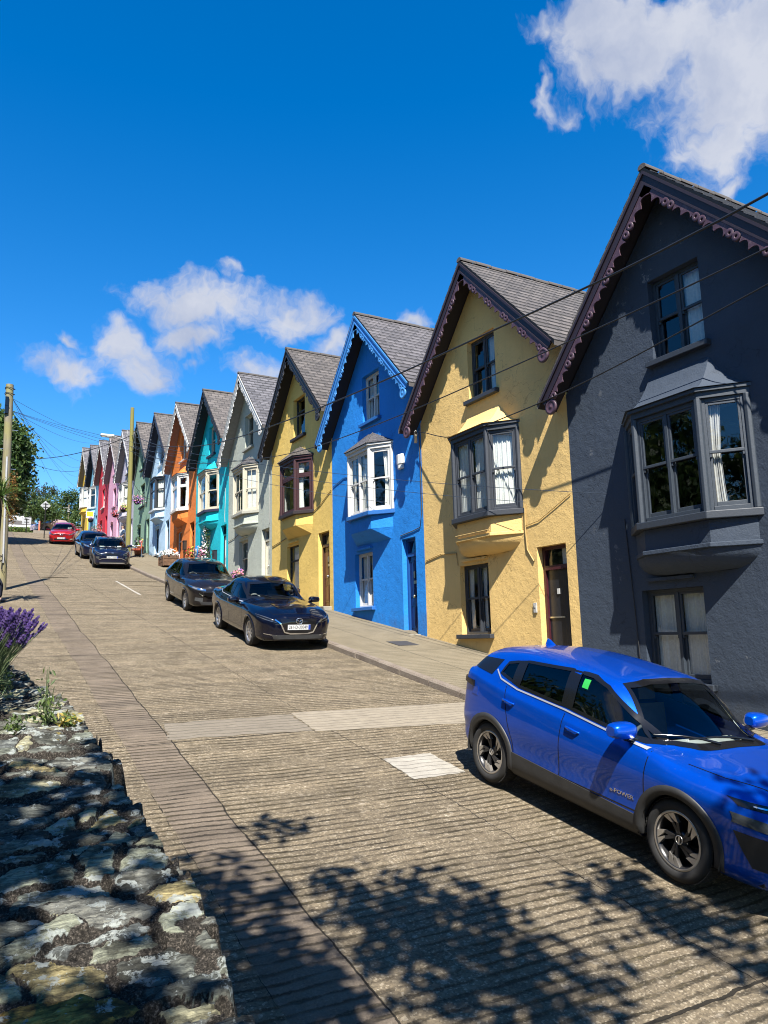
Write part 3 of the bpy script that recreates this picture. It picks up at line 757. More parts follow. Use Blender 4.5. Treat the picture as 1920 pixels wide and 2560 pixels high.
UPW = (2.16, 3.20, 6.52, 7.98); LOW = (2.76, 3.86, 1.10, 2.68); DOOR = (.27, 1.12, .40, 2.82)
BHOLE = (1.62, 3.78, 3.72, 5.44)
DATUM = [.80, 1.65, 2.49, 3.33, 4.17, 5.07, 5.97, 6.85, 7.70, 8.52, 9.45, 10.35, 11.2, 12.2]
WHITE = (.62, .61, .58); CREAM = (.56, .51, .39); PURP = (.022, .012, .020); PURPF = (.075, .036, .055); BLK = (.012, .011, .014)
HOUSES = [
 dict(label='dark slate grey house with purple bargeboards and grey bay, nearest in the row', wall=(.034, .046, .066), barge=PURP, fret=PURPF, soff=(.02, .015, .02), frame=(.036, .047, .062), sill=(.032, .040, .053), broof='wallpaint', dframe=(.03, .03, .04), door=(.03, .03, .04), slate=S1,
      bcurt=('right', ['none', 'none'], 'net'), ucurt=['net', 'none'], lcurt=['net', 'net'], drape=1, bdy=.03, low=(2.63, 3.86, 1.10, 2.62), bft=.07, btop=.62),
 dict(label='ochre yellow house with purple scalloped bargeboards and a dark slate framed bay', wall=(.60, .41, .155), barge=PURP, fret=PURPF, soff=(.02, .015, .02), frame=(.035, .041, .052), sill=(.035, .04, .05), broof='wallpaint', dframe=(.06, .012, .018), door=(.02, .022, .028), slate=S2, plain_leaf=1,
      bcurt=('net', ['net', 'net'], 'net'), ucurt=['right', 'left'], lcurt=['both', 'both']),
 dict(label='bright blue house with sky blue bargeboards, white windows and an alarm box', wall=(.012, .185, .56), barge=(.05, .25, .66), fret=(.06, .28, .68), soff=(.01, .012, .02), frame=WHITE, sill=(.015, .13, .42), broof=S4, dframe=(.012, .08, .30), door=(.006, .018, .10), slate=S1, hip=1, brass=1,
      bcurt=('left', ['net', 'both'], 'net'), ucurt=['net', 'right'], lcurt=['net', 'net'], mould=False, bowl=False, door_=(.42, 1.12, .30, 2.80)),
 dict(label='ochre yellow house with black bargeboards and brown casement windows', wall=(.62, .43, .12), barge=BLK, fret=(.018, .016, .02), soff=(.02, .017, .018), frame=(.045, .012, .014), sill=(.03, .02, .02), broof=S2, dframe=(.08, .035, .02), door=(.12, .05, .025), slate=S2, hip=1, bstyle=('casement', 'casement', 'casement'), bcols=1,
      ustyle='rail', un=1, lstyle='rail', ln=1, uframe=(.012, .012, .014), bcurt=('right', 'none', 'net'), ucurt=['none'], lcurt=['blind'], mould=False, bowl=False),
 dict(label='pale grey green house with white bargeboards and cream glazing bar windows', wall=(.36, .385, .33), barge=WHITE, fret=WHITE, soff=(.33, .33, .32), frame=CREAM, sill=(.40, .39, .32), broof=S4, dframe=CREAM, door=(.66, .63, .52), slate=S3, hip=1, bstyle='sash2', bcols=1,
      un=1, ustyle='sash', lstyle='sash2', ln=1, bcurt=('blind', 'none', 'none'), ucurt=['none'], lcurt=['none']),
 dict(label='bright turquoise house with black bargeboards and a mossy brown slate roof', wall=(.008, .42, .50), barge=BLK, fret=(.014, .014, .018), soff=(.012, .014, .024), frame=CREAM, sill=(.02, .02, .05), broof='wallpaint', dframe=(.02, .03, .04), door=(.7, .68, .66), slate=S2, bcols=1, un=1, ln=1,
      bcurt=('none', 'right', 'net'), ucurt=['none'], lcurt=['net']),
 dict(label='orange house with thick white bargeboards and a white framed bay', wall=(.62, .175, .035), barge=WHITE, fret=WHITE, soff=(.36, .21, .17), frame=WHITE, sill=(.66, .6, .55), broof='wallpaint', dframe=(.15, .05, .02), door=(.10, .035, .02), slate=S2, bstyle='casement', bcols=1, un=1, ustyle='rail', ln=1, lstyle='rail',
      bcurt=('left', 'net', 'net'), ucurt=['net'], lcurt=['none'], mould=False, bowl=False),
 dict(label='pale sky blue house with navy bargeboards and a dark framed bay with white curtains', wall=(.40, .56, .70), barge=(.012, .014, .035), fret=(.02, .022, .04), soff=(.012, .016, .045), frame=(.03, .035, .045), sill=(.62, .66, .68), broof='wallpaint', dframe=(.03, .035, .05), door=(.02, .025, .04), slate=S2, bstyle='rail', bcols=1, un=1, ustyle='rail', ln=1, lstyle='rail',
      bcurt=('net', 'both', 'net'), ucurt=['none'], lcurt=['none'], bowl=False),
 dict(label='sage green house with flat dark windows and a purple flower basket below one', wall=(.19, .30, .215), barge=(.016, .018, .02), fret=(.1, .12, .11), soff=(.02, .026, .024), frame=(.02, .018, .018), sill=(.02, .022, .02), dframe=(.03, .04, .02), door=(.05, .065, .03), slate=S2, nobay=(1.75, 3.2, 3.95, 5.45), bcols=2, un=1, ln=1, ustyle='rail', lstyle='rail', bstyle='rail', bcurt='none', ucurt=['none'], lcurt=['none']),
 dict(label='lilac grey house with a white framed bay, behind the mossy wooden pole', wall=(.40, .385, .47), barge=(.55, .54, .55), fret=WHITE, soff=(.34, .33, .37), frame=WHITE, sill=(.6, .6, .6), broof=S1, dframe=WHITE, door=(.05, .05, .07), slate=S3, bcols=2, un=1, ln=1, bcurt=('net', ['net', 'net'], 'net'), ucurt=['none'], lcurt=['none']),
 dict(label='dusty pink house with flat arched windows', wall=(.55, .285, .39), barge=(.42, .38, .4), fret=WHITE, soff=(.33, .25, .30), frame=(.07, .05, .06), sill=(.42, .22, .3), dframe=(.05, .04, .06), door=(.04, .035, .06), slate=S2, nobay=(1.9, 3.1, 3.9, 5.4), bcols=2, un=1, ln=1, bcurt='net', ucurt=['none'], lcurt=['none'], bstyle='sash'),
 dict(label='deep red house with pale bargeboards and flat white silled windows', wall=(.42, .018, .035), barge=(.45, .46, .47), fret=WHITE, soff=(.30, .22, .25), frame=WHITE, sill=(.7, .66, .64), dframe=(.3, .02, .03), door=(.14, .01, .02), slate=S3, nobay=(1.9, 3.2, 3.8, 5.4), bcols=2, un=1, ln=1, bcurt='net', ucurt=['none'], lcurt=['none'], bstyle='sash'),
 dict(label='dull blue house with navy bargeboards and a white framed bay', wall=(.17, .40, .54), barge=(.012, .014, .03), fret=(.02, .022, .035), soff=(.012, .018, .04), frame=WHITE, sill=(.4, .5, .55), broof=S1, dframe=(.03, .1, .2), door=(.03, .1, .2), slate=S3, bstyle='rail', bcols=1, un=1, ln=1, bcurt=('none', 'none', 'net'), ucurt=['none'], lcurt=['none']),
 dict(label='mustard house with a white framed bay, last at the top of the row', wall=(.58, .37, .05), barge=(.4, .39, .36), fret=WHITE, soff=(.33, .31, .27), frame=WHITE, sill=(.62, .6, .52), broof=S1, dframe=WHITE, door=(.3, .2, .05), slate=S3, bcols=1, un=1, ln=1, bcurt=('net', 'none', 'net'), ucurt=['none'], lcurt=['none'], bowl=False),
]
HROOT = []
def make_house(k, sp):
    near = k < 5; sp['near'] = near; sp['name'] = str(k)
    y0 = 5.24+W*k; root = empty('terraced_house', (WALL_X, y0, DATUM[k]))
    tag(root, sp['label'], 'house', 'gabled houses stepping up the hill'); HROOT.append(root)
    rnd = random.Random(k+11)
    M_ = dict(wall=pl(sp['wall']), frame=wpnt(sp['frame'], sh(sp['frame'], 1.7) if max(sp['frame']) < .3 else (.5, .48, .42), .25) if near else gp(sp['frame']), sill=wpnt(sp['sill'], sh(sp['sill'], 1.6), .25),
              door=gp(sp['door'], .3), dframe=gp(sp['dframe']))
    br = sp.get('broof'); M_['broof'] = M_['wall'] if br == 'wallpaint' else br
    up = sp.get('up', UPW); low = sp.get('low', LOW); sp['door'] = dict(dr=sp['door'], d=sp.get('door_', DOOR))['d']
    holes = [up, low, sp['door'], sp.get('nobay', BHOLE)]
    wall_mesh(holes).build('wall', M_['wall'], root, fixn=False)
    roof(root, sp['slate'], gp(sp['soff'], .7), RIDGE, near)
    mb = wpnt(sp['barge'], sh(sp['barge'], 1.5), .3); mf = wpnt(sp['fret'], (.30, .22, .24) if sp['barge'] == PURP else sh(sp['fret'], 1.25), .3)
    for s in (-1, 1): bargeboard(root, s, mb, mf, simple=not near)
    Mu = dict(M_)
    if 'uframe' in sp: Mu['frame'] = wpnt(sp['uframe'])
    flat_window(root, up, Mu, sp.get('ustyle', 'sash'), sp.get('un', 2), sp['ucurt'], rnd, near)
    flat_window(root, low, Mu, sp.get('lstyle', 'sash'), sp.get('ln', 2), sp['lcurt'], rnd, near)
    if 'nobay' in sp: flat_window(root, sp['nobay'], M_, sp['bstyle'], sp['bcols'], sp['bcurt'], rnd, near)
    else: bay_window(root, sp, M_)
    front_door(root, sp, M_)
    return root
for k, sp in enumerate(HOUSES): make_house(k, sp)
# ------------------------------------------------------------------ cars
def pchip(keys):
    xs = np.array([k[0] for k in keys], float); ys = np.array([k[1] for k in keys], float)
    o = np.argsort(xs); xs = xs[o]; ys = ys[o]; h = np.diff(xs); d = np.diff(ys)/h; n = len(xs); m = np.zeros(n)
    for i in range(1, n-1):
        if d[i-1]*d[i] > 0:
            w1, w2 = 2*h[i]+h[i-1], h[i]+2*h[i-1]; m[i] = (w1+w2)/(w1/d[i-1]+w2/d[i])
    m[0] = d[0]; m[-1] = d[-1]
    def f(x):
        x = np.clip(x, xs[0], xs[-1]); i = np.clip(np.searchsorted(xs, x)-1, 0, n-2); t = (x-xs[i])/h[i]
        return ((1+2*t)*(1-t)**2*ys[i]+t*(1-t)**2*h[i]*m[i]+t*t*(3-2*t)*ys[i+1]+t*t*(t-1)*h[i]*m[i+1])
    return f

def car_paint(name, col, flake=.35, rough=.25, dust=.15):
    m, nt, L, b = base_mat(name); p = objc(nt)
    n1 = noise_(nt, p, 3, 6, .6); d = ramp(nt, noise_(nt, p, 40, 4, .7), [(.62, (0, 0, 0)), (.7, (1, 1, 1))])
    c = ramp(nt, n1, [(.3, sh(col, .93)), (.7, sh(col, 1.05))])
    c = mixc(nt, mth(nt, 'MULTIPLY', d, dust), c, (.3, .3, .3))
    L.new(c, b.inputs['Base Color']); b.inputs['Metallic'].default_value = flake; b.inputs['Roughness'].default_value = rough
    b.inputs['Specular IOR Level'].default_value = .12; b.inputs['Coat Weight'].default_value = 1.0; b.inputs['Coat Roughness'].default_value = .04; b.inputs['Coat IOR'].default_value = 1.4
    return m
TYRE = gloss('tyre_rubber', (.022, .021, .020), .8, .4, .3); CLAD = gloss('black_plastic', (.028, .028, .028), .55, .25, .2); BLACKG = gloss('gloss_black', (.008, .008, .009), .12, 0, 0)
WELL = gloss('wheel_well', (.006, .006, .006), .95, 0, 0); CHROME = gloss('chrome', (.75, .76, .78), .1, 0, 0, 1.0); SILV = gloss('machined_alloy', (.46, .43, .39), .35, .1, .05, .8); ALLOYD = gloss('dark_alloy', (.02, .02, .022), .3, .05, .05)
ALLOY = gloss('silver_alloy', (.45, .45, .46), .3, .05, .05, .85); SEAT = gloss('seat_cloth', (.06, .06, .06), .85, .3, .2); DASH = gloss('dashboard', (.36, .36, .34), .7, .2, .2)
HLAMP = gloss('headlamp_lens', (.10, .11, .12), .08, 0, .1, .6, 1.0); CARGL = glass_mat('car_glass', (.80, .86, .84), .03, .45); CARGD = glass_mat('tinted_car_glass', (.20, .22, .22), .05, .6); TAILL = gloss('tail_lamp', (.12, .006, .006), .12, 0, 0)
WHITEP = gloss('plate_white', (.72, .72, .70), .45, .0, .03); PBLUE = gloss('plate_blue', (.01, .05, .4), .4, 0, 0); PINK = gloss('plate_ink', (.01, .01, .012), .5, 0, 0)
SATIN = gloss('satin_chrome', (.6, .6, .62), .35, 0, .03, .7); PAPER = gloss('paper', (.75, .78, .74), .7, 0, .05); GREENP = gloss('green_paper', (.015, .40, .06), .7, 0, .05); CREAMT = gloss('pale_trim', (.55, .55, .40), .6, 0, .05)

class Car:
    def __init__(s, label, spec, loc, yaw, pitch, roll=0.0, lite=False, group='cars parked along the street'):
        s.sp = spec; s.lite = lite
        s.root = empty('parked_car', loc); tag(s.root, label, 'car', group)
        s.root.matrix_world = Matrix.Translation(loc) @ Matrix.Rotation(yaw, 4, 'Z') @ Matrix.Rotation(pitch, 4, 'Y') @ Matrix.Rotation(roll, 4, 'X')
        s.lines(); s.loft(); s.pieces()
    def lines(s):
        p = s.sp; hw = p['W']/2; H = p['H']; wb = p['wb']; xf = wb/2+p['foh']; xr = -(wb/2+p['roh']); s.xf, s.xr, s.hw = xf, xr, hw
        xc, zc, xh, xe, ze, xb, zb_, zt, zn = (p[k] for k in ('xc', 'zc', 'xh', 'xe', 'ze', 'xb', 'zb', 'zt', 'zn'))
        z9 = pchip([(xr, zt-.28), (xr+.05, zt-.10), (xr+.14, zt)]+([(xb, zb_)] if xb > xr+.2 else [])+[(xe, ze), ((xe+xh)/2-.1, H), (xh, H-.075), (xc, zc), (xc+.12, zc-.01), ((xc+xf)/2+.1, zc*.55+zn*.45+.035), (xf-.2, zn+.055), (xf-.06, zn-.015), (xf, zn-.12)])
        z7 = pchip([(xr, zt-.30), (xr+.05, zt-.13), (xr+.14, zt-.04)]+([(xb+.02, zb_-.03)] if xb > xr+.2 else [])+[(xe-.02, ze-.09), ((xe+xh)/2-.15, H-.085), (xh-.1, H-.145), (xc-.24, zc-.03), (xc-.1, zc-.035), ((xc+xf)/2+.1, zc*.55+zn*.45), (xf-.2, zn+.02), (xf-.06, zn-.04), (xf, zn-.14)])
        bl = p['belt']   # list of (x,z) keys for the belt over the cabin
        z6 = pchip([(xr, zt-.33), (xr+.06, min(zt-.16, bl[0][1]-.02))]+bl+[(xc-.05, zc-.085), ((xc+xf)/2+.1, zc*.55+zn*.45-.075), (xf-.2, zn-.05), (xf-.06, zn-.09), (xf, zn-.17)])
        plan = pchip([(xr, .70), (xr+.05, .82), (xr+.18, .925), (xr+.55, .985), (xr+.9, 1), (xf-.95, 1), (xf-.5, .965), (xf-.22, .885), (xf-.08, .76), (xf, .60)])
        grn = pchip([(xr, .86), (xr+.2, .80), (xe, p.get('wre', .70)), (-.3, p.get('wr', .70)), (xh, p.get('wr', .70)), (xc-.24, .70), (xc, .64), (xf-.2, .58), (xf, .5)])
        z4 = pchip([(xr, .62), (-wb/2, p.get('zmax', .74)), (wb/2, p.get('zmax', .74)), (xf-.1, .58), (xf, .48)])
        zlo = pchip([(xr, .36), (xr+.3, .24), (-wb/2, .2), (wb/2, .2), (xf-.3, .19), (xf, .24)])
        def sec(x):
            w = hw*plan(x); q6, q7, q9 = float(z6(x)), float(z7(x)), float(z9(x)); lo = float(zlo(x)); mx = min(float(z4(x)), q6-.12); g = float(grn(x))
            q7 = max(q7, q6+.012); q9 = max(q9, q7+.01)
            cab = 1.0 if q7-q6 > .2 else max(0, (q7-q6)/.2)
            sh_ = min(.09, (q6-mx)*.45); w6 = w*(.90+.03*cab)
            rows = [(0, lo), (w*.80, lo), (w*.95, lo+.10), (w*.965, lo+.10+(mx-lo-.1)*.45), (w, mx), (w*.975, q6-sh_), (w6, q6), (w*g if cab >= 1 else w*(g*cab+(1-cab)*min(g, .66)), q7), (w*.40, q7+(q9-q7)*.8), (0, q9)]
            return rows
        s.sec = sec; s.z9, s.z6, s.z7, s.plan = z9, z6, z7, plan
    def loft(s):
        NX = 90 if s.lite else s.sp.get('nx', 190); sub = 4 if s.lite else s.sp.get('sub', 8)
        t = np.linspace(0, 1, NX); xs = s.xr+(s.xf-s.xr)*(t-.055*np.sin(2*np.pi*t)*.9)
        V = []; s.nrow = None
        for x in xs:
            rows = s.sec(x); ix = np.arange(len(rows)); fy = pchip(list(zip(ix, [r[0] for r in rows]))); fz = pchip(list(zip(ix, [r[1] for r in rows])))
            tt = np.linspace(0, len(rows)-1, (len(rows)-1)*sub+1); V.append(np.stack([np.full(len(tt), x), fy(tt), fz(tt)], -1))
        V = np.array(V); nr = V.shape[1]
        # mirror
        full = np.concatenate([V, V[:, -2:0:-1]*np.array([1, -1, 1])], 1); nf = full.shape[1]
        s.verts = [tuple(v) for v in full.reshape(-1, 3)]
        s.faces = [(i*nf+j, (i+1)*nf+j, (i+1)*nf+(j+1) % nf, i*nf+(j+1) % nf) for i in range(NX-1) for j in range(nf)]
        for i, fl in ((0, False), (NX-1, True)):   # end caps as strips between both halves
            for j in range(1, nr-2):
                a, b, c, d = i*nf+j, i*nf+j+1, i*nf+(nf-j-1), i*nf+(nf-j)
                s.faces.append((a, b, c, d) if not fl else (d, c, b, a))
        s.bvh = BVHTree.FromPolygons([Vector(v) for v in s.verts], s.faces)
    # --- projection helpers
    def hit(s, mode, a, b, sgn=1):
        if mode == 'side': o, d = Vector((a, 3*sgn, b)), Vector((0, -sgn, 0))
        elif mode == 'front': o, d = Vector((5, a, b)), Vector((-1, 0, 0))
        elif mode == 'rear': o, d = Vector((-5, a, b)), Vector((1, 0, 0))
        else: o, d = Vector((a, b, 4)), Vector((0, 0, -1))
        l, n, _, _ = s.bvh.ray_cast(o, d)
        if l is None: return None
        if n.dot(d) > 0: n = -n
        return l, n
    def patch(s, mode, lower, upper, off=.004, n=24, m=8, sgn=1, thick=.012):
        """sheet between two polylines given as lists of (a,b) with increasing a"""
        b = MB(); la = [q[0] for q in lower]; lb = [q[1] for q in lower]; ua = [q[0] for q in upper]; ub = [q[1] for q in upper]
        P = []
        for i in range(n+1):
            t = i/n; xl = la[0]+(la[-1]-la[0])*t; xu = ua[0]+(ua[-1]-ua[0])*t; zl = float(np.interp(xl, la, lb)); zu = float(np.interp(xu, ua, ub)); row = []
            for j in range(m+1):
                q = j/m; h = s.hit(mode, xl+(xu-xl)*q, zl+(zu-zl)*q, sgn); row.append(h)
            P.append(row)
        last = None
        for row in P:
            for j in range(len(row)):
                if row[j] is None: row[j] = last if last else (Vector((0, 0, .5)), Vector((0, 0, 1)))
                last = row[j]
        G = [[h[0]+h[1]*off for h in row] for row in P]; b.grid(G)
        if thick:
            edge = [(0, j) for j in range(m)]+[(i, m) for i in range(n)]+[(n, j) for j in range(m, 0, -1)]+[(i, 0) for i in range(n, 0, -1)]
            top = [G[i][j] for i, j in edge]; bot = [P[i][j][0]-P[i][j][1]*(thick-off) for i, j in edge]; k = len(edge)
            b.add(top+bot, [(q, (q+1) % k, k+(q+1) % k, k+q) for q in range(k)])
        return b
    def ribbon(s, mode, pts, w, off=.003, sgn=1, closed=False, step=.04, inset=0.0, b=None):
        b = b or MB(); out = []
        P = pts+[pts[0]] if closed else pts
        for (a, c) in zip(P[:-1], P[1:]):
            l = math.hypot(c[0]-a[0], c[1]-a[1]); k = max(1, int(l/step))
            for i in range(k): out.append((a[0]+(c[0]-a[0])*i/k, a[1]+(c[1]-a[1])*i/k))
        if not closed: out.append(P[-1])
        n = len(out); L_, R_ = [], []
        for i in range(n):
            a = out[i-1] if (closed or i > 0) else out[i]; c = out[(i+1) % n] if (closed or i < n-1) else out[i]
            d = Vector((c[0]-a[0], c[1]-a[1])); d = d.normalized() if d.length > 1e-9 else Vector((1, 0)); nn = Vector((-d.y, d.x))
            hL = s.hit(mode, out[i][0]+nn.x*w/2, out[i][1]+nn.y*w/2, sgn); hR = s.hit(mode, out[i][0]-nn.x*w/2, out[i][1]-nn.y*w/2, sgn)
            if hL is None or hR is None:
                continue
            hM = s.hit(mode, out[i][0], out[i][1], sgn) or hL
            if max((hL[0]-hM[0]).length, (hR[0]-hM[0]).length) > max(.05, w*2.5): continue
            L_.append((hL[0]+hL[1]*off, hM[0]+hM[1]*off, hR[0]+hR[1]*off))
        if len(L_) > 1:
            if closed: L_.append(L_[0])
            b.grid([list(r) for r in L_])
        return b
    def obj(s, b, name, mat, parent=None, label=None):
        return b.build(name, mat, parent or s.root, label, fixn=False)
    @staticmethod
    def inside(pt, poly):
        x, y = pt; c = False; n = len(poly)
        for i in range(n):
            (x1, y1), (x2, y2) = poly[i], poly[i-1]
            if (y1 > y) != (y2 > y) and x < (x2-x1)*(y-y1)/(y2-y1)+x1: c = not c
        return c
    def pieces(s):
        p = s.sp; wb = p['wb']; hw = s.hw; rw = p['rw']; arch = rw+p.get('gap', .055); wx = [wb/2, -wb/2]; body_m = p['paint']
        glass = p['glass']          # list of side glass outlines (lower, upper)
        wl, wu = p['screen']        # windscreen lower, upper in (y,z)
        polys = [list(l)+list(u)[::-1] for l, u in glass]; spoly = list(wl)+list(wu)[::-1]
        doors = p['doors']          # list of (x0,x1) spans
        groups = {'body': [], 'bonnet': []}; dkeys = []
        for i in range(len(doors)):
            for sg in (1, -1): groups[('door', i, sg)] = []
        V = s.verts; xcab = p['xh']-.05
        for f in s.faces:
            cx = sum(V[k][0] for k in f)/4; cy = sum(V[k][1] for k in f)/4; cz = sum(V[k][2] for k in f)/4
            if any((cx-a)**2+(cz-rw)**2 < arch**2 for a in wx) and abs(cy) > hw*.5: continue
            if cz > .62 and abs(cy) > hw*.55 and any(s.inside((cx, cz), q) for q in polys): continue
            if cx > xcab-.1 and s.inside((cy, cz), spoly) and cz > float(s.z6(cx))-.02 and cx < p['xc']+.12: continue
            key = 'body'
            if abs(cy) > hw*.6 and p['sill'] < cz < float(s.z7(cx))-.03:
                for i, (a, c, a2) in enumerate(doors):
                    lim = a+(a2-a)*min(1, max(0, (cz-.45)/.6))
                    if lim < cx < c: key = ('door', i, 1 if cy > 0 else -1)
            if cx > p['xc']+.06 and abs(cy) < hw*.74*s.plan(cx) and cz > float(s.z6(cx))-.0 and cx < s.xf-.2: key = 'bonnet'
            groups[key].append(f)
        def mesh(fs, name, mat):
            used = sorted({k for f in fs for k in f}); mp = {k: i for i, k in enumerate(used)}; b = MB()
            b.add([V[k] for k in used], [tuple(mp[k] for k in f) for f in fs], 0, True); return s.obj(b, name, mat)
        body = mesh(groups['body'], 'body', body_m); s.body = body
        mesh(groups['bonnet'], 'bonnet', body_m)
        DO = {}
        for k, fs in groups.items():
            if isinstance(k, tuple) and fs: DO[k] = mesh(fs, 'door', body_m)
        # shut lines, per body
        b = MB(); zt = lambda x: float(s.z7(x))-.05
        for sg in (1, -1):
            for (a, c, a2) in doors:
                zb = p['sill']+.0
                s.ribbon('side', [(c, float(s.z6(c))+.0), (c+p.get('dslant', .0), .55), (c-.0, zb+.03)], .009, .002, sg, b=b)
            a, c, a2 = doors[-1]; s.ribbon('side', [(a2, float(s.z6(a2))), (a+(a2-a)*.45, .78), (a, .55), (a+.02, zb+.03)], .009, .002, sg, b=b)
            s.ribbon('side', [(doors[-1][0]+.02, zb+.02), (doors[0][1]-.02, zb+.02)], .012, .002, sg, b=b)
            for (a2, c2) in ((p['xc']+.07, p['hoodl'][0]),): s.ribbon('top', [(p['xc']-.02, sg*hw*.80), (p['xc']+.30, sg*hw*.76), (s.xf-.25, sg*hw*.60)], .010, .002, b=b)
        s.ribbon('front', [(-hw*.60, p['hoodl'][1]), (-hw*.3, p['hoodl'][1]+.02), (hw*.3, p['hoodl'][1]+.02), (hw*.60, p['hoodl'][1])], .010, .002, b=b)
        s.obj(b, 'shut_lines', BLACKG, body)
        # glass, surround, handles
        for sg in (1, -1):
            for gi, (lo, up) in enumerate(glass):
                key = ('door', min(gi, len(doors)-1), sg); par = DO.get(key, s.root)
                if gi >= len(doors): par = body
                s.obj(s.patch('side', lo, up, -.002, 20, 8, sg, 0), 'side_window', p.get('sideglass', CARGD), par)
                s.obj(s.ribbon('side', list(lo)+list(up)[::-1], p.get('trimw', .042), .004, sg, True), 'window_surround', BLACKG, par)
            if 'chrome' in p:
                s.obj(s.ribbon('side', p['chrome'], .016, .007, sg), 'chrome_strip', SATIN, body)
            for i, (a, c, a2) in enumerate(doors):
                hx, hz = p['handles'][i]; h = s.hit('side', hx, hz, sg)
                hb = MB(); pts = []
                for t in (-.095, -.06, 0, .06, .095):
                    q = s.hit('side', hx+t, hz-.01*t/.1*p.get('hs', 1), sg); pts.append(q[0]+q[1]*(.004 if abs(t) > .09 else .028))
                hb.tube(pts, [.008, .013, .014, .013, .008], 8); s.obj(hb, 'handle', p.get('handlem', body_m), DO.get(('door', i, sg), s.root))
        s.obj(s.patch('front', wl, wu, -.003, 28, 14, 1, 0), 'windscreen', CARGL)
        ws = s.obj(s.ribbon('front', list(wl)+list(wu)[::-1], p.get('strimw', .05), .0035, 1, True), 'windscreen_surround', BLACKG)
        rl, ru = p['rearg']; s.obj(s.patch('rear', rl, ru, .004, 16, 6), 'rear_window', BLACKG)
        # wheel arches
        for sg in (1, -1):
            for ai, ax in enumerate(wx):
                b = MB(); G = []; na = 40
                a0, a1 = p.get('archspan', (-12, 192))
                for i in range(na+1):
                    an = R(a0+(a1-a0)*i/na); row = []
                    for j, (rr, oo) in enumerate(((arch-.035, -.05), (arch-.03, .012), (arch+p['lip'], .016), (arch+p['lip']+.004, -.006))):
                        h = s.hit('side', ax+rr*math.cos(an), max(.21, rw+rr*math.sin(an)), sg)
                        hy = abs(h[0].y) if h else hw*.95
                        row.append(Vector((ax+rr*math.cos(an), sg*(max(hy, hw*.86)+oo), max(p.get('amin', .2), rw+rr*math.sin(an)))))
                    G.append(row)
                b.grid(G); s.obj(b, 'wheel_arch', CLAD if p['clad'] else body_m, body)
                w = MB(); cs = [(ax+(arch+.02)*math.cos(R(q)), max(.24, rw+(arch+.02)*math.sin(R(q)))) for q in range(-15, 196, 10)]; w.grid([[(x, sg*(hw-y), z) for y in (.05, .42)] for x, z in cs]); w.add([(x, sg*(hw-.42), z) for x, z in cs], [tuple(range(len(cs)))]); s.obj(w, 'wheel_well', WELL, body)
                s.wheel(ax, sg, p)
        # under-body and cabin floor so that nothing shows through
        u = MB(); u.box(s.xr+.15, s.xf-.2, -hw*.82, hw*.82, .235, .30); u.box(-wb/2-.05, wb/2-.6, -hw*.86, hw*.86, .30, .46); s.obj(u, 'underbody', WELL)
        s.interior()
        # cladding along the sills
        if p['clad']:
            for sg in (1, -1):
                x0, x1 = -wb/2+arch+.0, wb/2-arch-.0; z1 = p['sill']
                s.obj(s.patch('side', [(x0, .215), (x1, .215)], [(x0-.02, z1+.05), (x1+.02, z1-.01)], .012, 24, 5, sg), 'sill_cladding', CLAD, body)
        for fn in p.get('extras', ()): fn(s)
        s.mirrors()
    def wheel(s, ax, sg, p):
        rw = p['rw']; tw = .11; st = p['rim']; rr = p['rrim']
        e = empty('wheel'); e.parent = s.root
        flip = Matrix.Rotation(-sg*math.pi/2, 4, 'X')      # lathe z axis points outwards
        e.matrix_local = Matrix.Translation((ax, sg*(s.hw-.045-tw), rw)) @ flip @ Matrix.Rotation(p.get('wrot', .3)+ax, 4, 'Z')
        t = MB(); t.lathe([(rr-.01, -tw+.02), (rr+.02, -tw), (rw-.03, -tw), (rw-.006, -tw+.025), (rw, -tw*.5), (rw, tw*.5), (rw-.006, tw-.03), (rw-.028, tw-.004), (rr+.045, tw+.006), (rr+.012, tw-.004), (rr-.004, tw-.02)], 28 if s.lite else 64)
        if not s.lite:      # tread grooves
            for k in range(64):
                a = 2*math.pi*k/64; M = Matrix.Rotation(a, 4, 'Z'); t.box(rw-.004, rw+.0025, -.010, .012, tw*.45, tw*.80, 0, M); t.box(rw-.004, rw+.0025, -.010, .012, -tw*.8, -tw*.45, 0, M); t.box(rw-.004, rw+.0025, -.012, .010, -tw*.40, tw*.40, 0, M)
        t.build('tyre', TYRE, e, fixn=False)
        r = MB(); n = 28 if s.lite else 64
        r.lathe([(rr, tw-.02), (rr-.006, tw-.012), (rr-.018, tw-.016), (rr-.03, tw-.05), (rr-.05, -.06)], n, mi=0 if st != 'twotone' else 1)
        r.lathe([(rr-.05, -.06), (0.0, -.07)], n, mi=2)
        r.lathe([(.075, .02), (.07, tw-.055), (.045, tw-.045), (0, tw-.043)], 20, mi=0 if st != 'twotone' else 1)
        def spoke(pts, z0, z1, mi): r.prism(pts, z0, z1, mi)
        if st == 'twotone':      # five raked twin spokes, black, with machined outer blades
            for k in range(5):
                M = Matrix.Rotation(2*math.pi*k/5, 4, 'Z')
                for (a, b_, dz) in ((-.02, .0, 0), (.33, .26, 0)):
                    def q(rad, an): return (rad*math.cos(an), rad*math.sin(an))
                    A = [q(.05, a*.3-.25), q(.05, a*.3+.32), q(rr*.62, a+.30), q(rr*.60, a+.10)]
                    r.prism(A, tw-.075, tw-.035, 1, M)
                    B = [q(rr*.60, a+.09), q(rr*.63, a+.30), q(rr-.012, a+.62), q(rr-.012, a+.30)] if a < .2 else [q(rr*.60, a+.10), q(rr*.63, a+.26), q(rr-.012, a+.50), q(rr-.012, a+.26)]
                    r.prism(B, tw-.06, tw-.022, 0, M)
            mats = [SILV, ALLOYD, WELL]
            r.lathe([(rr-.016, tw-.012), (rr-.001, tw-.008), (rr+.004, tw-.014)], n, mi=0)
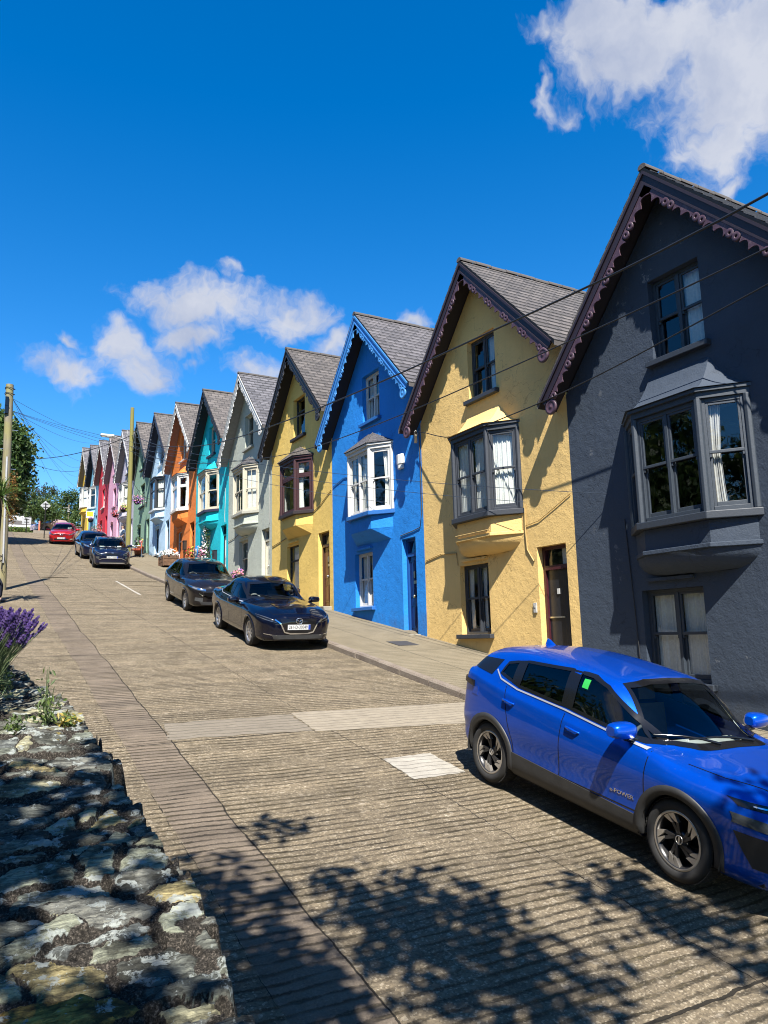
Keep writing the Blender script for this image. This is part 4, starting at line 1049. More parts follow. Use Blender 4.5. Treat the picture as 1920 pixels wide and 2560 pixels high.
            r.lathe([(.036, tw-.043), (.036, tw-.036), (.028, tw-.036), (.028, tw-.04)], 20, mi=0); r.box(-.034, .034, -.006, .006, tw-.042, tw-.037, 0)
        else:
            ns = 5 if st == 'five' else 10; 
            for k in range(ns):
                a = 2*math.pi*k/ns; M = Matrix.Rotation(a, 4, 'Z'); w0, w1 = (.045, .034) if st == 'five' else (.022, .02)
                if st == 'five':
                    for o in (-.045, .045): r.prism([(.03, o*.4-.018), (.03, o*.4+.018), (rr-.012, o*1.4+.016), (rr-.012, o*1.4-.016)], tw-.065, tw-.025, 0, M)
                else: r.prism([(.04, -w0), (.04, w0), (rr-.01, w1+.01), (rr-.01, -w1+.01)], tw-.065, tw-.025, 0, M)
            mats = [ALLOY, ALLOYD, WELL]
        r.build('rim', mats, e, fixn=True)
    def interior(s):
        p = s.sp; hw = s.hw; d = MB(); xc, zc = p['xc'], p['zc']
        d.box(xc-.62, xc-.30, -hw*.74, hw*.74, zc-.30, zc-.07); d.box(xc-.60, xc+.0, -hw*.72, hw*.72, zc-.20, zc-.055)
        s.obj(d, 'dashboard', DASH)
        if s.lite: rng = ((1, .36),)
        st = MB(); xs = xc-1.28
        for y in (-hw*.42, hw*.42):
            M = Matrix.Translation((xs, y, .42)) @ Matrix.Rotation(R(-14), 4, 'Y')
            st.box(-.10, .04, -.23, .23, .10, .66, 0, M); st.box(-.06, .03, -.12, .12, .70, .88, 0, M); st.box(xs-.05, xs+.45, y-.24, y+.24, .40, .56)
        st.box(xs-.98, xs-.84, -hw*.66, hw*.66, .45, 1.08); st.box(xs-.9, xs-.45, -hw*.66, hw*.66, .40, .56)
        s.obj(st, 'seats', SEAT)
        w = MB(); c = Vector((xc-.72, -hw*.42, zc-.13)); ax = Vector((math.cos(.42), 0, math.sin(.42))); u = Vector((0, 1, 0)); v = ax.cross(u)
        ring = [c+(u*math.cos(a)+v*math.sin(a))*.185 for a in [2*math.pi*k/28 for k in range(29)]]; w.tube(ring, .016, 8, caps=False); w.tube([c-u*.17, c, c+u*.17], .014, 6); w.tube([c, c+ax*.2], .03, 8)
        s.obj(w, 'steering_wheel', DASH)
    def mirrors(s):
        p = s.sp
        for sg in (1, -1):
            x, z = p['mirror']; h = s.hit('side', x, z-.05, sg); y0 = abs(h[0].y) if h else s.hw*.85
            m = MB(); rows = []; n = 14
            for i, (t, k) in enumerate(((0, .55), (.02, .82), (.06, 1), (.13, 1), (.20, .93), (.245, .78), (.26, .55))):
                row = []
                for j in range(n+1):
                    a = 2*math.pi*j/n; ca, sa = math.cos(a), math.sin(a); e = .7
                    row.append(Vector((x+.085*k*math.copysign(abs(ca)**e, ca)-.04*t, sg*(y0+.035+t), z+.015+.078*k*math.copysign(abs(sa)**e, sa)*(1 if sa > 0 else .85))))
                rows.append(row)
            m.grid(rows); m.add(rows[0][:-1], [tuple(range(n))]); m.add(rows[-1][:-1], [tuple(range(n))])
            mo = s.obj(m, 'wing_mirror', p['paint'])
            g = MB(); g.tube([(x, sg*(y0-.02), z-.07), (x-.01, sg*(y0+.06), z-.055), (x-.01, sg*(y0+.10), z-.04)], [.04, .035, .04], 10); s.obj(g, 'mirror_arm', BLACKG, mo)
    # --- shared fittings
    def plate(s, z, text, w=.52, h=.11, dx=.012):
        q = s.hit('front', 0, z); x = q[0].x+dx
        b = MB(); b.box(x-.03, x, -w/2, w/2, z-h/2, z+h/2, 0); b.box(x, x+.0015, w/2-.045, w/2, z-h/2+.003, z+h/2-.003, 1); b.box(x-.03, x-.002, -w/2-.012, w/2+.012, z-h/2-.012, z+h/2+.012, 2)
        o = s.obj(b, 'number_plate', [WHITEP, PBLUE, CLAD])
        if not text: return o
        me = text_mesh(text, h*.92, .001); me.materials.append(PINK)
        t = bpy.data.objects.new('lettering', me); COL.objects.link(t); t.parent = o
        sx = (w-.09)/max(.01, max(v.co.x for v in me.vertices)-min(v.co.x for v in me.vertices))
        # text x axis must run to the viewer's right when seen from the front: local -y
        t.matrix_local = Matrix(((0, 0, 1, x+.003), (1, 0, 0, -.02), (0, 1, 0, z), (0, 0, 0, 1))) @ Matrix.Diagonal((min(1.0, sx), 1, 1, 1))
        return o
    def wipers(s):
        p = s.sp; xc, zc = p['xc'], p['zc']; b = MB()
        for (y0, y1, dz) in ((.28*1, -.42, .02), (-.18, -.62, .02)):
            pts = []
            for t in (0, .3, .6, 1):
                q = s.hit('front', y0+(y1-y0)*t, zc+.025+.05*t*(1-t)*2+.02*t); pts.append(q[0]+q[1]*.02)
            b.tube(pts, [.012, .012, .010, .007], 6)
        s.obj(b, 'wiper', BLACKG)

def suv_extras(s):
    body = s.body; hw = s.hw
    # shark fin aerial
    zr = s.hit('top', -1.30, 0)[0].z; f = MB(); prof = [(-.02, 0), (.15, 0), (.06, .045), (-.01, .075)]
    rows = []
    for y, k in ((-.03, .0), (-.018, .7), (-.006, 1), (.006, 1), (.018, .7), (.03, .0)):
        rows.append([(-1.34+x, y, zr-.006+z*k) for x, z in ((.16, 0), (.10, .028), (.04, .06), (-.01, .075), (-.03, .0))])
    f.grid(rows); s.obj(f, 'aerial', s.sp['paint'], body)
    # roof spoiler black side, tail lamps, headlamps, grille
    for sg in (1, -1):
        s.obj(s.patch('side', [(-.20, 1.078), (-.065, 1.07)], [(-.24, 1.425), (-.10, 1.42)], .004, 4, 8, sg), 'pillar_cover', BLACKG, body); s.obj(s.patch('side', [(-.98, 1.145), (-.86, 1.12)], [(-.985, 1.375), (-.87, 1.395)], .004, 4, 8, sg), 'pillar_cover', BLACKG, body)
        s.obj(s.patch('side', [(-1.90, 1.015), (-1.58, .985)], [(-1.90, 1.06), (-1.60, 1.05)], .02, 10, 4, sg, .03), 'tail_lamp', BLACKG)
        s.obj(s.patch('side', [(-1.74, 1.20), (-1.34, 1.165)], [(-1.66, 1.31), (-1.26, 1.34)], .005, 12, 6, sg), 'rear_quarter_trim', BLACKG, body)
        hl = s.obj(s.patch('front', [(sg*.38, .725), (sg*.80, .78)] if sg > 0 else [(-.80, .78), (-.38, .725)], [(sg*.38, .77), (sg*.80, .825)] if sg > 0 else [(-.80, .825), (-.38, .77)], .006, 18, 4), 'headlamp', BLACKG)
        s.obj(s.patch('front', [(sg*.42, .745), (sg*.75, .79)] if sg > 0 else [(-.75, .79), (-.42, .745)], [(sg*.42, .752), (sg*.75, .799)] if sg > 0 else [(-.75, .799), (-.42, .752)], .012, 18, 2), 'lamp_strip', CHROME, hl)
        fg = s.obj(s.patch('front', [(sg*.60, .60), (sg*.83, .66)] if sg > 0 else [(-.83, .66), (-.60, .60)], [(sg*.60, .68), (sg*.83, .73)] if sg > 0 else [(-.83, .73), (-.60, .68)], .006, 10, 4), 'lower_lamp', HLAMP)
        s.obj(s.patch('front', [(sg*.62, .34), (sg*.76, .36)] if sg > 0 else [(-.76, .36), (-.62, .34)], [(sg*.52, .56), (sg*.82, .60)] if sg > 0 else [(-.82, .60), (-.52, .56)], .006, 10, 8), 'air_intake', CLAD, body)
        # e-power badge on the front door and green sticker in the front side window
        q = s.hit('side', .68, .52, sg)
        me = text_mesh('e-POWER', .052, .002); me.materials.append(CHROME); t = bpy.data.objects.new('door_lettering', me); COL.objects.link(t); t.parent = body
        up = Vector((0, 0, 1)); n = q[1].normalized(); xd = up.cross(n).normalized(); u2 = n.cross(xd); M = Matrix.Identity(4)
        for i in range(3): M[i][0] = xd[i]; M[i][1] = u2[i]; M[i][2] = n[i]; M[i][3] = q[0][i]+n[i]*.003
        t.matrix_local = M @ Matrix.Diagonal((1.25, 1, 1, 1))
        s.obj(s.patch('side', [(-1.62, .90), (-1.50, .90)], [(-1.62, 1.0), (-1.50, 1.0)], .004, 3, 3, sg), 'fuel_flap', s.sp['paint'], body)
    s.obj(s.patch('side', [(-.02, 1.29), (.055, 1.285)], [(-.025, 1.37), (.05, 1.37)], .004, 4, 4, -1, .004), 'sticker', GREENP, label='bright green paper sticker on the side window')
    s.obj(s.patch('front', [(-.50, .44), (.50, .44)], [(-.42, .72), (.42, .72)], .006, 16, 8), 'grille', CLAD)
    s.obj(s.patch('front', [(-.55, .26), (.55, .26)], [(-.62, .34), (.62, .34)], .01, 16, 4), 'bumper_lip', CLAD, body)
    s.plate(.55, None)
    s.wipers()
    s.obj(s.patch('front', [(.44, 1.03), (.58, 1.03)], [(.44, 1.11), (.56, 1.11)], -.02, 4, 4, 1, 0), 'tax_disc', PAPER)
    # pale inner pillar trim
    s.obj(s.ribbon('front', [(.655, 1.05), (.60, 1.34)], .07, -.03), 'pillar_trim', CREAMT)

def two_sided(f):
    for sg in (1, -1): f(sg)

def flipspan(sg, a, b): return [(sg*x, z) for x, z in (a if sg > 0 else a[::-1])], [(sg*x, z) for x, z in (b if sg > 0 else b[::-1])]

def generic_front(s, zg0, zg1, wg0, wg1, hl, bumper=True, plate=None, grille_m=None, chromeg=False, badge=None, fog=None, pz=None):
    body = s.body
    g = s.obj(s.patch('front', [(-wg0, zg0), (wg0, zg0)], [(-wg1, zg1), (wg1, zg1)], .008, 18, 8), 'grille', grille_m or CLAD)
    if chromeg: s.obj(s.ribbon('front', [(-wg1-.12, zg1-.02), (-wg1, zg1-.10), (-wg0, zg0+.02), (-wg0*.6, zg0-.015), (wg0*.6, zg0-.015), (wg0, zg0+.02), (wg1, zg1-.10), (wg1+.12, zg1-.02)], .028, .02), 'grille_frame', CHROME, g)
    for sg in (1, -1):
        lo, up = flipspan(sg, hl[0], hl[1]); h = s.obj(s.patch('front', lo, up, .008, 14, 5), 'headlamp', HLAMP)
        mid = [((a[0]+b[0])/2, (a[1]+b[1])/2) for a, b in zip(lo, up)]
        s.obj(s.ribbon('front', mid, .03, .012), 'lamp_strip', CHROME if s.sp.get('brightlamp') else BLACKG, h)
        if fog: lo, up = flipspan(sg, fog[0], fog[1]); s.obj(s.patch('front', lo, up, .008, 8, 4), 'fog_lamp', fog[2])
    if bumper: s.obj(s.patch('front', [(-.55, .27), (.55, .27)], [(-.60, .36), (.60, .36)], .010, 16, 4), 'lower_intake', CLAD, body)
    if plate: s.plate(pz, plate)
    if badge:
        q = s.hit('front', 0, badge[0]); b = MB(); r = badge[1]
        M = Matrix.Translation(q[0]+Vector((.018, 0, 0))) @ Matrix.Rotation(math.pi/2, 4, 'Y')
        if badge[2] == 'ring':
            ring = [M @ Vector((r*math.cos(a)*.8, r*math.sin(a), 0)) for a in [2*math.pi*k/24 for k in range(25)]]; b.tube(ring, .008, 6, caps=False)
            pts = [M @ Vector(v) for v in ((-.01, -r*.95, 0), (-.02, -r*.45, 0), (.025, 0, 0), (-.02, r*.45, 0), (-.01, r*.95, 0))]; b.tube(pts, .008, 6)
        elif badge[2] == 'diamond':
            q4 = [(-r*1.3, 0), (0, r), (r*1.3, 0), (0, -r)]; b.tube([M @ Vector((x, y, 0)) for x, y in q4+q4[:1]], .016, 6)
        else:
            ring = [M @ Vector((r*.5*math.cos(a), r*math.sin(a), 0)) for a in [2*math.pi*k/20 for k in range(21)]]; b.tube(ring, .008, 6, caps=False)
        s.obj(b, 'badge', CHROME)
    s.wipers()

def dgl(xa, za, xb, zb, xt0, zt0, xt1, zt1): return [(xa, za), (xb, zb)], [(xt0, zt0), (xt1, zt1)]

PITCH = lambda y: math.atan((zroad(y+1.3)-zroad(y-1.3))/2.6)
def place(y, x): return Vector((x, y, zroad(y)))

QASH = dict(W=1.75, H=1.53, wb=2.51, foh=.90, roh=.70, xc=1.25, zc=.985, xh=.31, xe=-1.58, ze=1.45, xb=-3, zb=1, zt=1.19, zn=.82, rw=.328, rrim=.228, rim='twotone', clad=True, lip=.042, gap=.055, sill=.40, nx=250, sub=11,
            belt=[(-1.78, 1.17), (-1.35, 1.13), (-1.0, 1.09), (-.5, 1.05), (.3, .99), (.95, .945)],
            glass=[([(-.06, 1.08), (.30, 1.045), (.90, .985)], [(-.10, 1.415), (.06, 1.405), (.27, 1.35)]), ([(-.86, 1.13), (-.18, 1.088)], [(-.87, 1.385), (-.22, 1.418)]), ([(-1.20, 1.21), (-.97, 1.16)], [(-1.15, 1.325), (-.98, 1.365)])],
            screen=([(-.665, .995), (-.4, 1.005), (0, 1.015), (.4, 1.005), (.665, .995)], [(-.53, 1.38), (-.3, 1.415), (0, 1.425), (.3, 1.415), (.53, 1.38)]),
            rearg=([(-.55, 1.16), (.55, 1.16)], [(-.5, 1.38), (.5, 1.38)]), doors=[(-.12, .93, -.12), (-.84, -.12, -1.04)], handles=[(.04, .905), (-.93, .955)], chrome=[(-1.28, 1.23), (-1.16, 1.15), (-.86, 1.095), (-.14, 1.053), (.40, 1.0), (.93, .95)],
            mirror=(.71, 1.055), hoodl=(0, .82), trimw=.03, strimw=.032, paint=car_paint('blue_car_paint', (.0005, .058, .42), .55, .30, .08), extras=[suv_extras], wr=.72, wre=.70, sideglass=CARGD)
YB = 5.735
Car('metallic blue SUV with a green sticker in its side window, nearest the camera', QASH, Vector((5.98, YB, zroad(YB)+.012)), R(-90.5), PITCH(YB), R(-1.4))

def sedan_extras(s):
    generic_front(s, .40, .70, .33, .42, ([(.50, .62), (.72, .67), (.84, .72)], [(.50, .665), (.72, .735), (.84, .765)]), True, '261-D-30049', BLACKG, True, (.66, .075, 'ring'), ([(.44, .33), (.74, .37)], [(.44, .345), (.74, .385)], CHROME), .525)
SEDAN = dict(W=1.80, H=1.44, wb=2.725, foh=.93, roh=1.0, xc=.92, zc=.99, xh=.10, xe=-.95, ze=1.36, xb=-1.72, zb=1.07, zt=1.06, zn=.77, rw=.325, rrim=.235, rim='ten', clad=False, lip=.012, gap=.045, sill=.33,
             belt=[(-2.1, .98), (-1.6, .97), (-1.1, .945), (-.5, .925), (.3, .905), (.66, .90)],
             glass=[([(-.27, .965), (.30, .945), (.64, .935)], [(-.27, 1.30), (-.02, 1.295), (.06, 1.265)]), ([(-1.12, 1.0), (-.36, .97)], [(-.92, 1.24), (-.36, 1.30)])],
             screen=([(-.66, 1.0), (0, 1.02), (.66, 1.0)], [(-.53, 1.295), (0, 1.345), (.53, 1.295)]), rearg=([(-.55, 1.10), (.55, 1.10)], [(-.45, 1.30), (.45, 1.30)]),
             doors=[(-.32, .86, -.32), (-1.0, -.32, -1.25)], handles=[(-.14, .83), (-1.02, .86)], chrome=[(-1.30, 1.03), (-1.1, .965), (-.3, .935), (.66, .905)], mirror=(.56, .93), hoodl=(0, .78), trimw=.045, paint=car_paint('black_blue_car_paint', (.002, .003, .011), .0, .2, .02), extras=[sedan_extras], wr=.70, sideglass=CARGD)
YM = 17.72
Car('glossy black saloon with a chrome edged grille and number plate 261-D-30049', SEDAN, Vector((6.60, YM, zroad(YM))), R(-92.5), PITCH(YM))

def hatch_extras(s):
    generic_front(s, .50, .62, .46, .50, ([(.44, .66), (.70, .69), (.84, .76)], [(.44, .73), (.70, .775), (.84, .82)]), True, None, BLACKG, True, (.68, .05, 'oval'), ([(.52, .36), (.72, .38)], [(.52, .47), (.72, .48)], HLAMP), .47)
HATCH = dict(W=1.79, H=1.50, wb=2.638, foh=.90, roh=.83, xc=.95, zc=1.03, xh=.12, xe=-1.45, ze=1.40, xb=-3, zb=1, zt=1.08, zn=.82, rw=.318, rrim=.22, rim='five', clad=False, lip=.012, gap=.05, sill=.35,
             belt=[(-1.95, 1.04), (-1.5, 1.02), (-1.0, .985), (-.4, .96), (.3, .94), (.66, .93)],
             glass=[([(-.27, 1.0), (.30, .975), (.64, .965)], [(-.27, 1.36), (-.02, 1.355), (.06, 1.32)]), ([(-1.30, 1.05), (-.36, 1.0)], [(-1.10, 1.29), (-.36, 1.36)])],
             screen=([(-.66, 1.045), (0, 1.065), (.66, 1.045)], [(-.54, 1.35), (0, 1.405), (.54, 1.35)]), rearg=([(-.55, 1.12), (.55, 1.12)], [(-.45, 1.33), (.45, 1.33)]),
             doors=[(-.32, .86, -.32), (-1.0, -.32, -1.25)], handles=[(-.14, .86), (-1.05, .89)], mirror=(.58, .97), hoodl=(0, .83), trimw=.045, handlem=CHROME, paint=car_paint('graphite_car_paint', (.011, .009, .010), .1, .3, .05), extras=[hatch_extras], wr=.70, sideglass=CARGD, brightlamp=1)
YT = 24.1
Car('dark graphite hatchback parked uphill behind the black saloon', HATCH, Vector((6.80, YT, zroad(YT))), R(-92), PITCH(YT), lite=True)

def niro_extras(s):
    generic_front(s, .70, .79, .30, .44, ([(.50, .66), (.70, .70), (.86, .86)], [(.50, .74), (.70, .84), (.86, .93)]), True, '202-C-10068', BLACKG, False, (.80, .055, 'oval'), ([(.60, .50), (.74, .52)], [(.60, .62), (.74, .62)], HLAMP), .58)
    s.obj(s.ribbon('front', [(-.62, .45), (-.45, .53), (.45, .53), (.62, .45)], .02, .02), 'bumper_trim', SILV); s.obj(s.ribbon('front', [(-.58, .30), (.58, .30)], .035, .02), 'skid_strip', SILV)
    for sg in (1, -1):
        b = MB(); pts = [s.hit('top', x, sg*.60)[0]+Vector((0, 0, .035)) for x in (-1.5, -1.0, -.4, .1)]; pts = [pts[0]-Vector((.08, 0, .04))]+pts+[pts[-1]+Vector((.10, 0, -.06))]; b.tube(pts, .018, 8); s.obj(b, 'roof_rail', ALLOY)
    s.obj(s.patch('front', [(.30, 1.05), (.52, 1.05)], [(.30, 1.10), (.52, 1.10)], -.02, 4, 3, 1, 0), 'tax_disc', PAPER); s.obj(s.patch('front', [(-.55, 1.05), (-.30, 1.05)], [(-.53, 1.08), (-.34, 1.09)], -.02, 4, 3, 1, 0), 'tax_disc', PAPER)
NIRO = dict(QASH); NIRO.update(W=1.805, H=1.50, wb=2.62, foh=.87, roh=.70, zn=.86, rim='ten', rrim=.22, rw=.33, paint=car_paint('navy_car_paint', (.006, .009, .030), .1, .25, .04), extras=[niro_extras], handlem=BLACKG)
YK = 40.9
Car('dark navy crossover with roof rails and a low silver bumper strip', NIRO, Vector((6.62, YK, zroad(YK))), R(-95), PITCH(YK), lite=True)

def dark_extras(s):
    generic_front(s, .46, .66, .40, .44, ([(.50, .70), (.70, .74), (.86, .86)], [(.50, .77), (.70, .85), (.86, .93)]), True, None, BLACKG)
HATCH2 = dict(HATCH); HATCH2.update(H=1.55, zc=1.06, zn=.88, paint=car_paint('ink_blue_car_paint', (.006, .008, .026), .1, .25, .04), extras=[dark_extras], brightlamp=1)
YD = 46.9
Car('ink blue hatchback half hidden behind the navy crossover', HATCH2, Vector((6.70, YD, zroad(YD))), R(-91), PITCH(YD), lite=True)

def clio_extras(s):
    generic_front(s, .33, .44, .45, .48, ([(.46, .66), (.66, .70), (.82, .80)], [(.46, .72), (.66, .79), (.82, .87)]), False, '152-C-7214', BLACKG, False, (.70, .085, 'diamond'), ([(.54, .34), (.70, .36)], [(.54, .42), (.70, .44)], CHROME), .46)
    s.obj(s.patch('front', [(-.46, .67), (.46, .67)], [(-.46, .73), (.46, .73)], .006, 14, 3), 'upper_grille', BLACKG)
    s.obj(s.patch('front', [(.30, 1.10), (.55, 1.10)], [(.30, 1.14), (.55, 1.14)], -.02, 4, 3, 1, 0), 'tax_disc', PAPER)
CLIO = dict(HATCH); CLIO.update(W=1.73, H=1.45, wb=2.589, foh=.85, roh=.62, zn=.86, zc=1.03, xe=-1.25, ze=1.37, rw=.30, rrim=.20, paint=car_paint('red_car_paint', (.42, .012, .016), .3, .25, .05), extras=[clio_extras], handlem=None, screen=([(-.64, 1.045), (0, 1.065), (.64, 1.045)], [(-.52, 1.32), (0, 1.37), (.52, 1.32)]),
    glass=[([(-.27, 1.0), (.30, .975), (.64, .965)], [(-.27, 1.32), (-.02, 1.315), (.06, 1.285)]), ([(-1.20, 1.05), (-.36, 1.0)], [(-1.02, 1.26), (-.36, 1.32)])], rearg=([(-.5, 1.12), (.5, 1.12)], [(-.42, 1.29), (.42, 1.29)]),
    belt=[(-1.75, 1.04), (-1.3, 1.02), (-1.0, .985), (-.4, .96), (.3, .94), (.66, .93)])
CLIO['handlem'] = CLIO['paint']
YC = 58.1
Car('bright red hatchback with a diamond badge coming down at the top of the hill', CLIO, Vector((6.25, YC, zroad(YC))), R(-100), PITCH(YC), lite=True)
# ------------------------------------------------------------------ stone wall beside the photographer
def vnoise(x, y, seed=0):
    def hsh(i, j):
        n = (i*374761393+j*668265263+seed*974711) & 0xffffffff
        n = ((n ^ (n >> 13))*1274126177) & 0xffffffff
        return ((n ^ (n >> 16)) & 0xffff)/65535.0
    xi, yi = np.floor(x).astype(np.int64), np.floor(y).astype(np.int64); xf, yf = x-xi, y-yi
    u, v = xf*xf*(3-2*xf), yf*yf*(3-2*yf)
    return (hsh(xi, yi)*(1-u)+hsh(xi+1, yi)*u)*(1-v)+(hsh(xi, yi+1)*(1-u)+hsh(xi+1, yi+1)*u)*v
def fbm(x, y, o=5, seed=0, g=.5):
    a, s, t = 1.0, 0, 0
    for k in range(o): s = s+a*vnoise(x*2**k, y*2**k, seed+k*17); t += a; a *= g
    return s/t

def wall_mat():
    m, nt, L, b = base_mat('wall_stone'); p = pos(nt)
    at = N(nt, 'ShaderNodeAttribute', attribute_name='stone'); gp_ = N(nt, 'ShaderNodeAttribute', attribute_name='joint')
    st = at.outputs['Fac']
    c = ramp(nt, st, [(0.0, (.12, .125, .108)), (.22, (.17, .182, .148)), (.36, (.25, .26, .195)), (.5, (.145, .155, .145)), (.62, (.33, .31, .20)), (.74, (.155, .155, .135)), (.90, (.34, .28, .14)), (.955, (.40, .26, .07)), (1.0, (.12, .125, .11))])
    for e in nt.nodes:
        if e.type == 'VALTORGB' and len(e.color_ramp.elements) == 9: e.color_ramp.interpolation = 'CONSTANT'
    mp = N(nt, 'ShaderNodeMapping'); mp.inputs['Scale'].default_value = (4, 34, 34); mp.inputs['Rotation'].default_value = (0, 0, R(14)); L.new(p, mp.inputs[0])
    fol = noise_(nt, mp.outputs[0], 1.6, 6, .65, .8); fine = noise_(nt, p, 120, 4, .7); med = noise_(nt, p, 22, 6, .65); big = noise_(nt, p, 6, 6, .65)
    c = mixc(nt, .8, c, ramp(nt, fol, [(.34, (.10, .10, .10)), (.5, (.5, .5, .5)), (.64, (.92, .91, .86))]), 'OVERLAY')
    stain = ramp(nt, big, [(.46, (0, 0, 0)), (.58, (1, 1, 1))]); c = mixc(nt, mth(nt, 'MULTIPLY', stain, .8), c, (.028, .027, .022))
    l1 = noise_(nt, p, 9.5, 8, .72, .3); lich = ramp(nt, l1, [(.545, (0, 0, 0)), (.572, (1, 1, 1))])
    c = mixc(nt, mth(nt, 'MULTIPLY', lich, .85), c, mixc(nt, med, (.22, .25, .22), (.50, .52, .49)))
    yl = ramp(nt, noise_(nt, p, 7.3, 6, .6, .5), [(.66, (0, 0, 0)), (.70, (1, 1, 1))]); c = mixc(nt, mth(nt, 'MULTIPLY', yl, .6), c, (.40, .30, .06))
    soil = ramp(nt, fine, [(.38, (.016, .014, .012)), (.54, (.05, .044, .036)), (.66, (.17, .145, .12))])
    j = mth(nt, 'ADD', gp_.outputs['Fac'], mth(nt, 'MULTIPLY_ADD', med, .5, -.25)); jf = ramp(nt, j, [(.42, (0, 0, 0)), (.62, (1, 1, 1))])
    c = mixc(nt, jf, c, soil)
    L.new(c, b.inputs['Base Color']); b.inputs['Roughness'].default_value = .95; b.inputs['Specular IOR Level'].default_value = .1
    bump(nt, b, mth(nt, 'ADD', mth(nt, 'MULTIPLY', fol, 1.6), mth(nt, 'ADD', mth(nt, 'MULTIPLY', med, .7), mth(nt, 'MULTIPLY', fine, .35))), .9, .012)
    return m

WALL_TOP = lambda y: 1.47+.158*y
def stone_wall():
    rs = np.random.RandomState(5); XL, XR = .04, .735
    sx, sy = .22, .125; S = []
    j = 0; y = .6
    while y < 13:
        x = -.35+(j % 2)*sx*.5
        h = sy*rs.uniform(.7, 1.5)
        while x < 1.2:
            w = sx*rs.uniform(.6, 1.7); S.append((x+w/2+rs.uniform(-.03, .03), y+h/2+rs.uniform(-.035, .035), w, h)); x += w
        y += h; j += 1
    S = np.array(S); n = len(S)
    lift = rs.uniform(-.012, .016, n); gx = rs.uniform(-.09, .09, n); gy = rs.uniform(-.12, .12, n); tone = rs.uniform(0, 1, n); ang = rs.uniform(-.75, .55, n); S[:, 0] += rs.uniform(-.05, .05, n); S[:, 1] += rs.uniform(-.04, .04, n); S[:, 2:] *= rs.uniform(.65, 1.5, (n, 2))
    far = S[:, 1] > 5.15; tone[far & (rs.uniform(0, 1, n) < .6)] = rs.uniform(.6, .95, (far & (rs.uniform(0, 1, n) < 2)).sum())[:(far & (rs.uniform(0, 1, n) < 2)).sum()][:1][0] if False else .66
    tone[far] = np.where(rs.uniform(0, 1, far.sum()) < .3, .80, tone[far])
    def block(y0, y1, res):
        X = np.arange(-.02, .90, res); Y = np.arange(y0, y1+res*.5, res); GX, GY = np.meshgrid(X, Y); sh_ = GX.shape
        px, py = GX.ravel(), GY.ravel()
        wx = px+(fbm(px*9, py*9, 5, 3, .6)-.5)*.11; wy = py+(fbm(px*9+50, py*9, 5, 9, .6)-.5)*.09
        d1 = np.full(px.shape, 9.0); d2 = d1.copy(); id1 = np.zeros(px.shape, int)
        order = np.where((S[:, 1] > y0-.6) & (S[:, 1] < y1+.6))[0]
        for k in order:
            dx, dy = wx-S[k, 0], wy-S[k, 1]; ca, sa = math.cos(ang[k]), math.sin(ang[k])
            u, v = (dx*ca+dy*sa)/S[k, 2], (-dx*sa+dy*ca)/S[k, 3]
            d = (np.abs(u)**2.6+np.abs(v)**2.6)**(1/2.6)
            cl = d < d1; d2 = np.where(cl, d1, np.minimum(d2, d)); id1 = np.where(cl, k, id1); d1 = np.where(cl, d, d1)
        e = d2-d1; joint = np.clip(1-(e-.10*fbm(px*6, py*6, 3, 8)-.008)/.14, 0, 1)
        cx = S[id1, 0]; cyy = S[id1, 1]
        z = WALL_TOP(py)+lift[id1]+gx[id1]*(px-cx)+gy[id1]*(py-cyy)
        z += (fbm(px*12+py*3, py*60, 5, 21, .65)-.5)*.030+(fbm(px*45, py*45, 4, 31, .7)-.5)*.014
        z -= np.clip(joint*1.6, 0, 1)*.011+joint*(fbm(px*60, py*60, 3, 77, .8)-.5)*.012
        # rounded shoulders
        xe = XR-np.clip(py-5.0, 0, 3)*.15+(tone[id1]-.5)*.07+(fbm(py*4, py*0+3, 3, 2)-.5)*.12
        out = np.clip((px-xe)/.012, 0, None); drop = np.minimum(out*.06, 1.0)
        top = z.copy(); z = np.where(px > xe, z-.03-drop-(fbm(px*20, py*20, 3, 4)-.5)*.03, z)
        base = np.array([zroad(v)-.05 for v in Y]).repeat(len(X)); z = np.maximum(z, base)
        xl = XL+(fbm(py*3+9, py*0, 3, 6)-.5)*.08; z = np.where(px < xl, np.maximum(top-(xl-px)*12, base+.1), z)
        P = np.stack([px, py, z], -1); nr, nc = sh_
        idx = np.arange(nr*nc).reshape(sh_); F = np.stack([idx[:-1, :-1], idx[:-1, 1:], idx[1:, 1:], idx[1:, :-1]], -1).reshape(-1, 4)
        return P, F, tone[id1], joint
    A = block(.9, 5.3, .009); B_ = block(5.3, 7.2, .016)
    P = np.concatenate([A[0], B_[0]]); F = np.concatenate([A[1], B_[1]+len(A[0])])
    me = bpy.data.meshes.new('stone_wall'); me.from_pydata(P.tolist(), [], F.tolist()); me.polygons.foreach_set('use_smooth', [True]*len(me.polygons))
    for nm, v in (('stone', np.concatenate([A[2], B_[2]])), ('joint', np.concatenate([A[3], B_[3]]))):
        a = me.attributes.new(nm, 'FLOAT', 'POINT'); a.data.foreach_set('value', v.astype(np.float32))
    me.materials.append(wall_mat()); o = bpy.data.objects.new('stone_wall', me); COL.objects.link(o)
    tag(o, 'rough dry stone wall with lichen and ochre stones, edging the road', 'wall')
stone_wall()

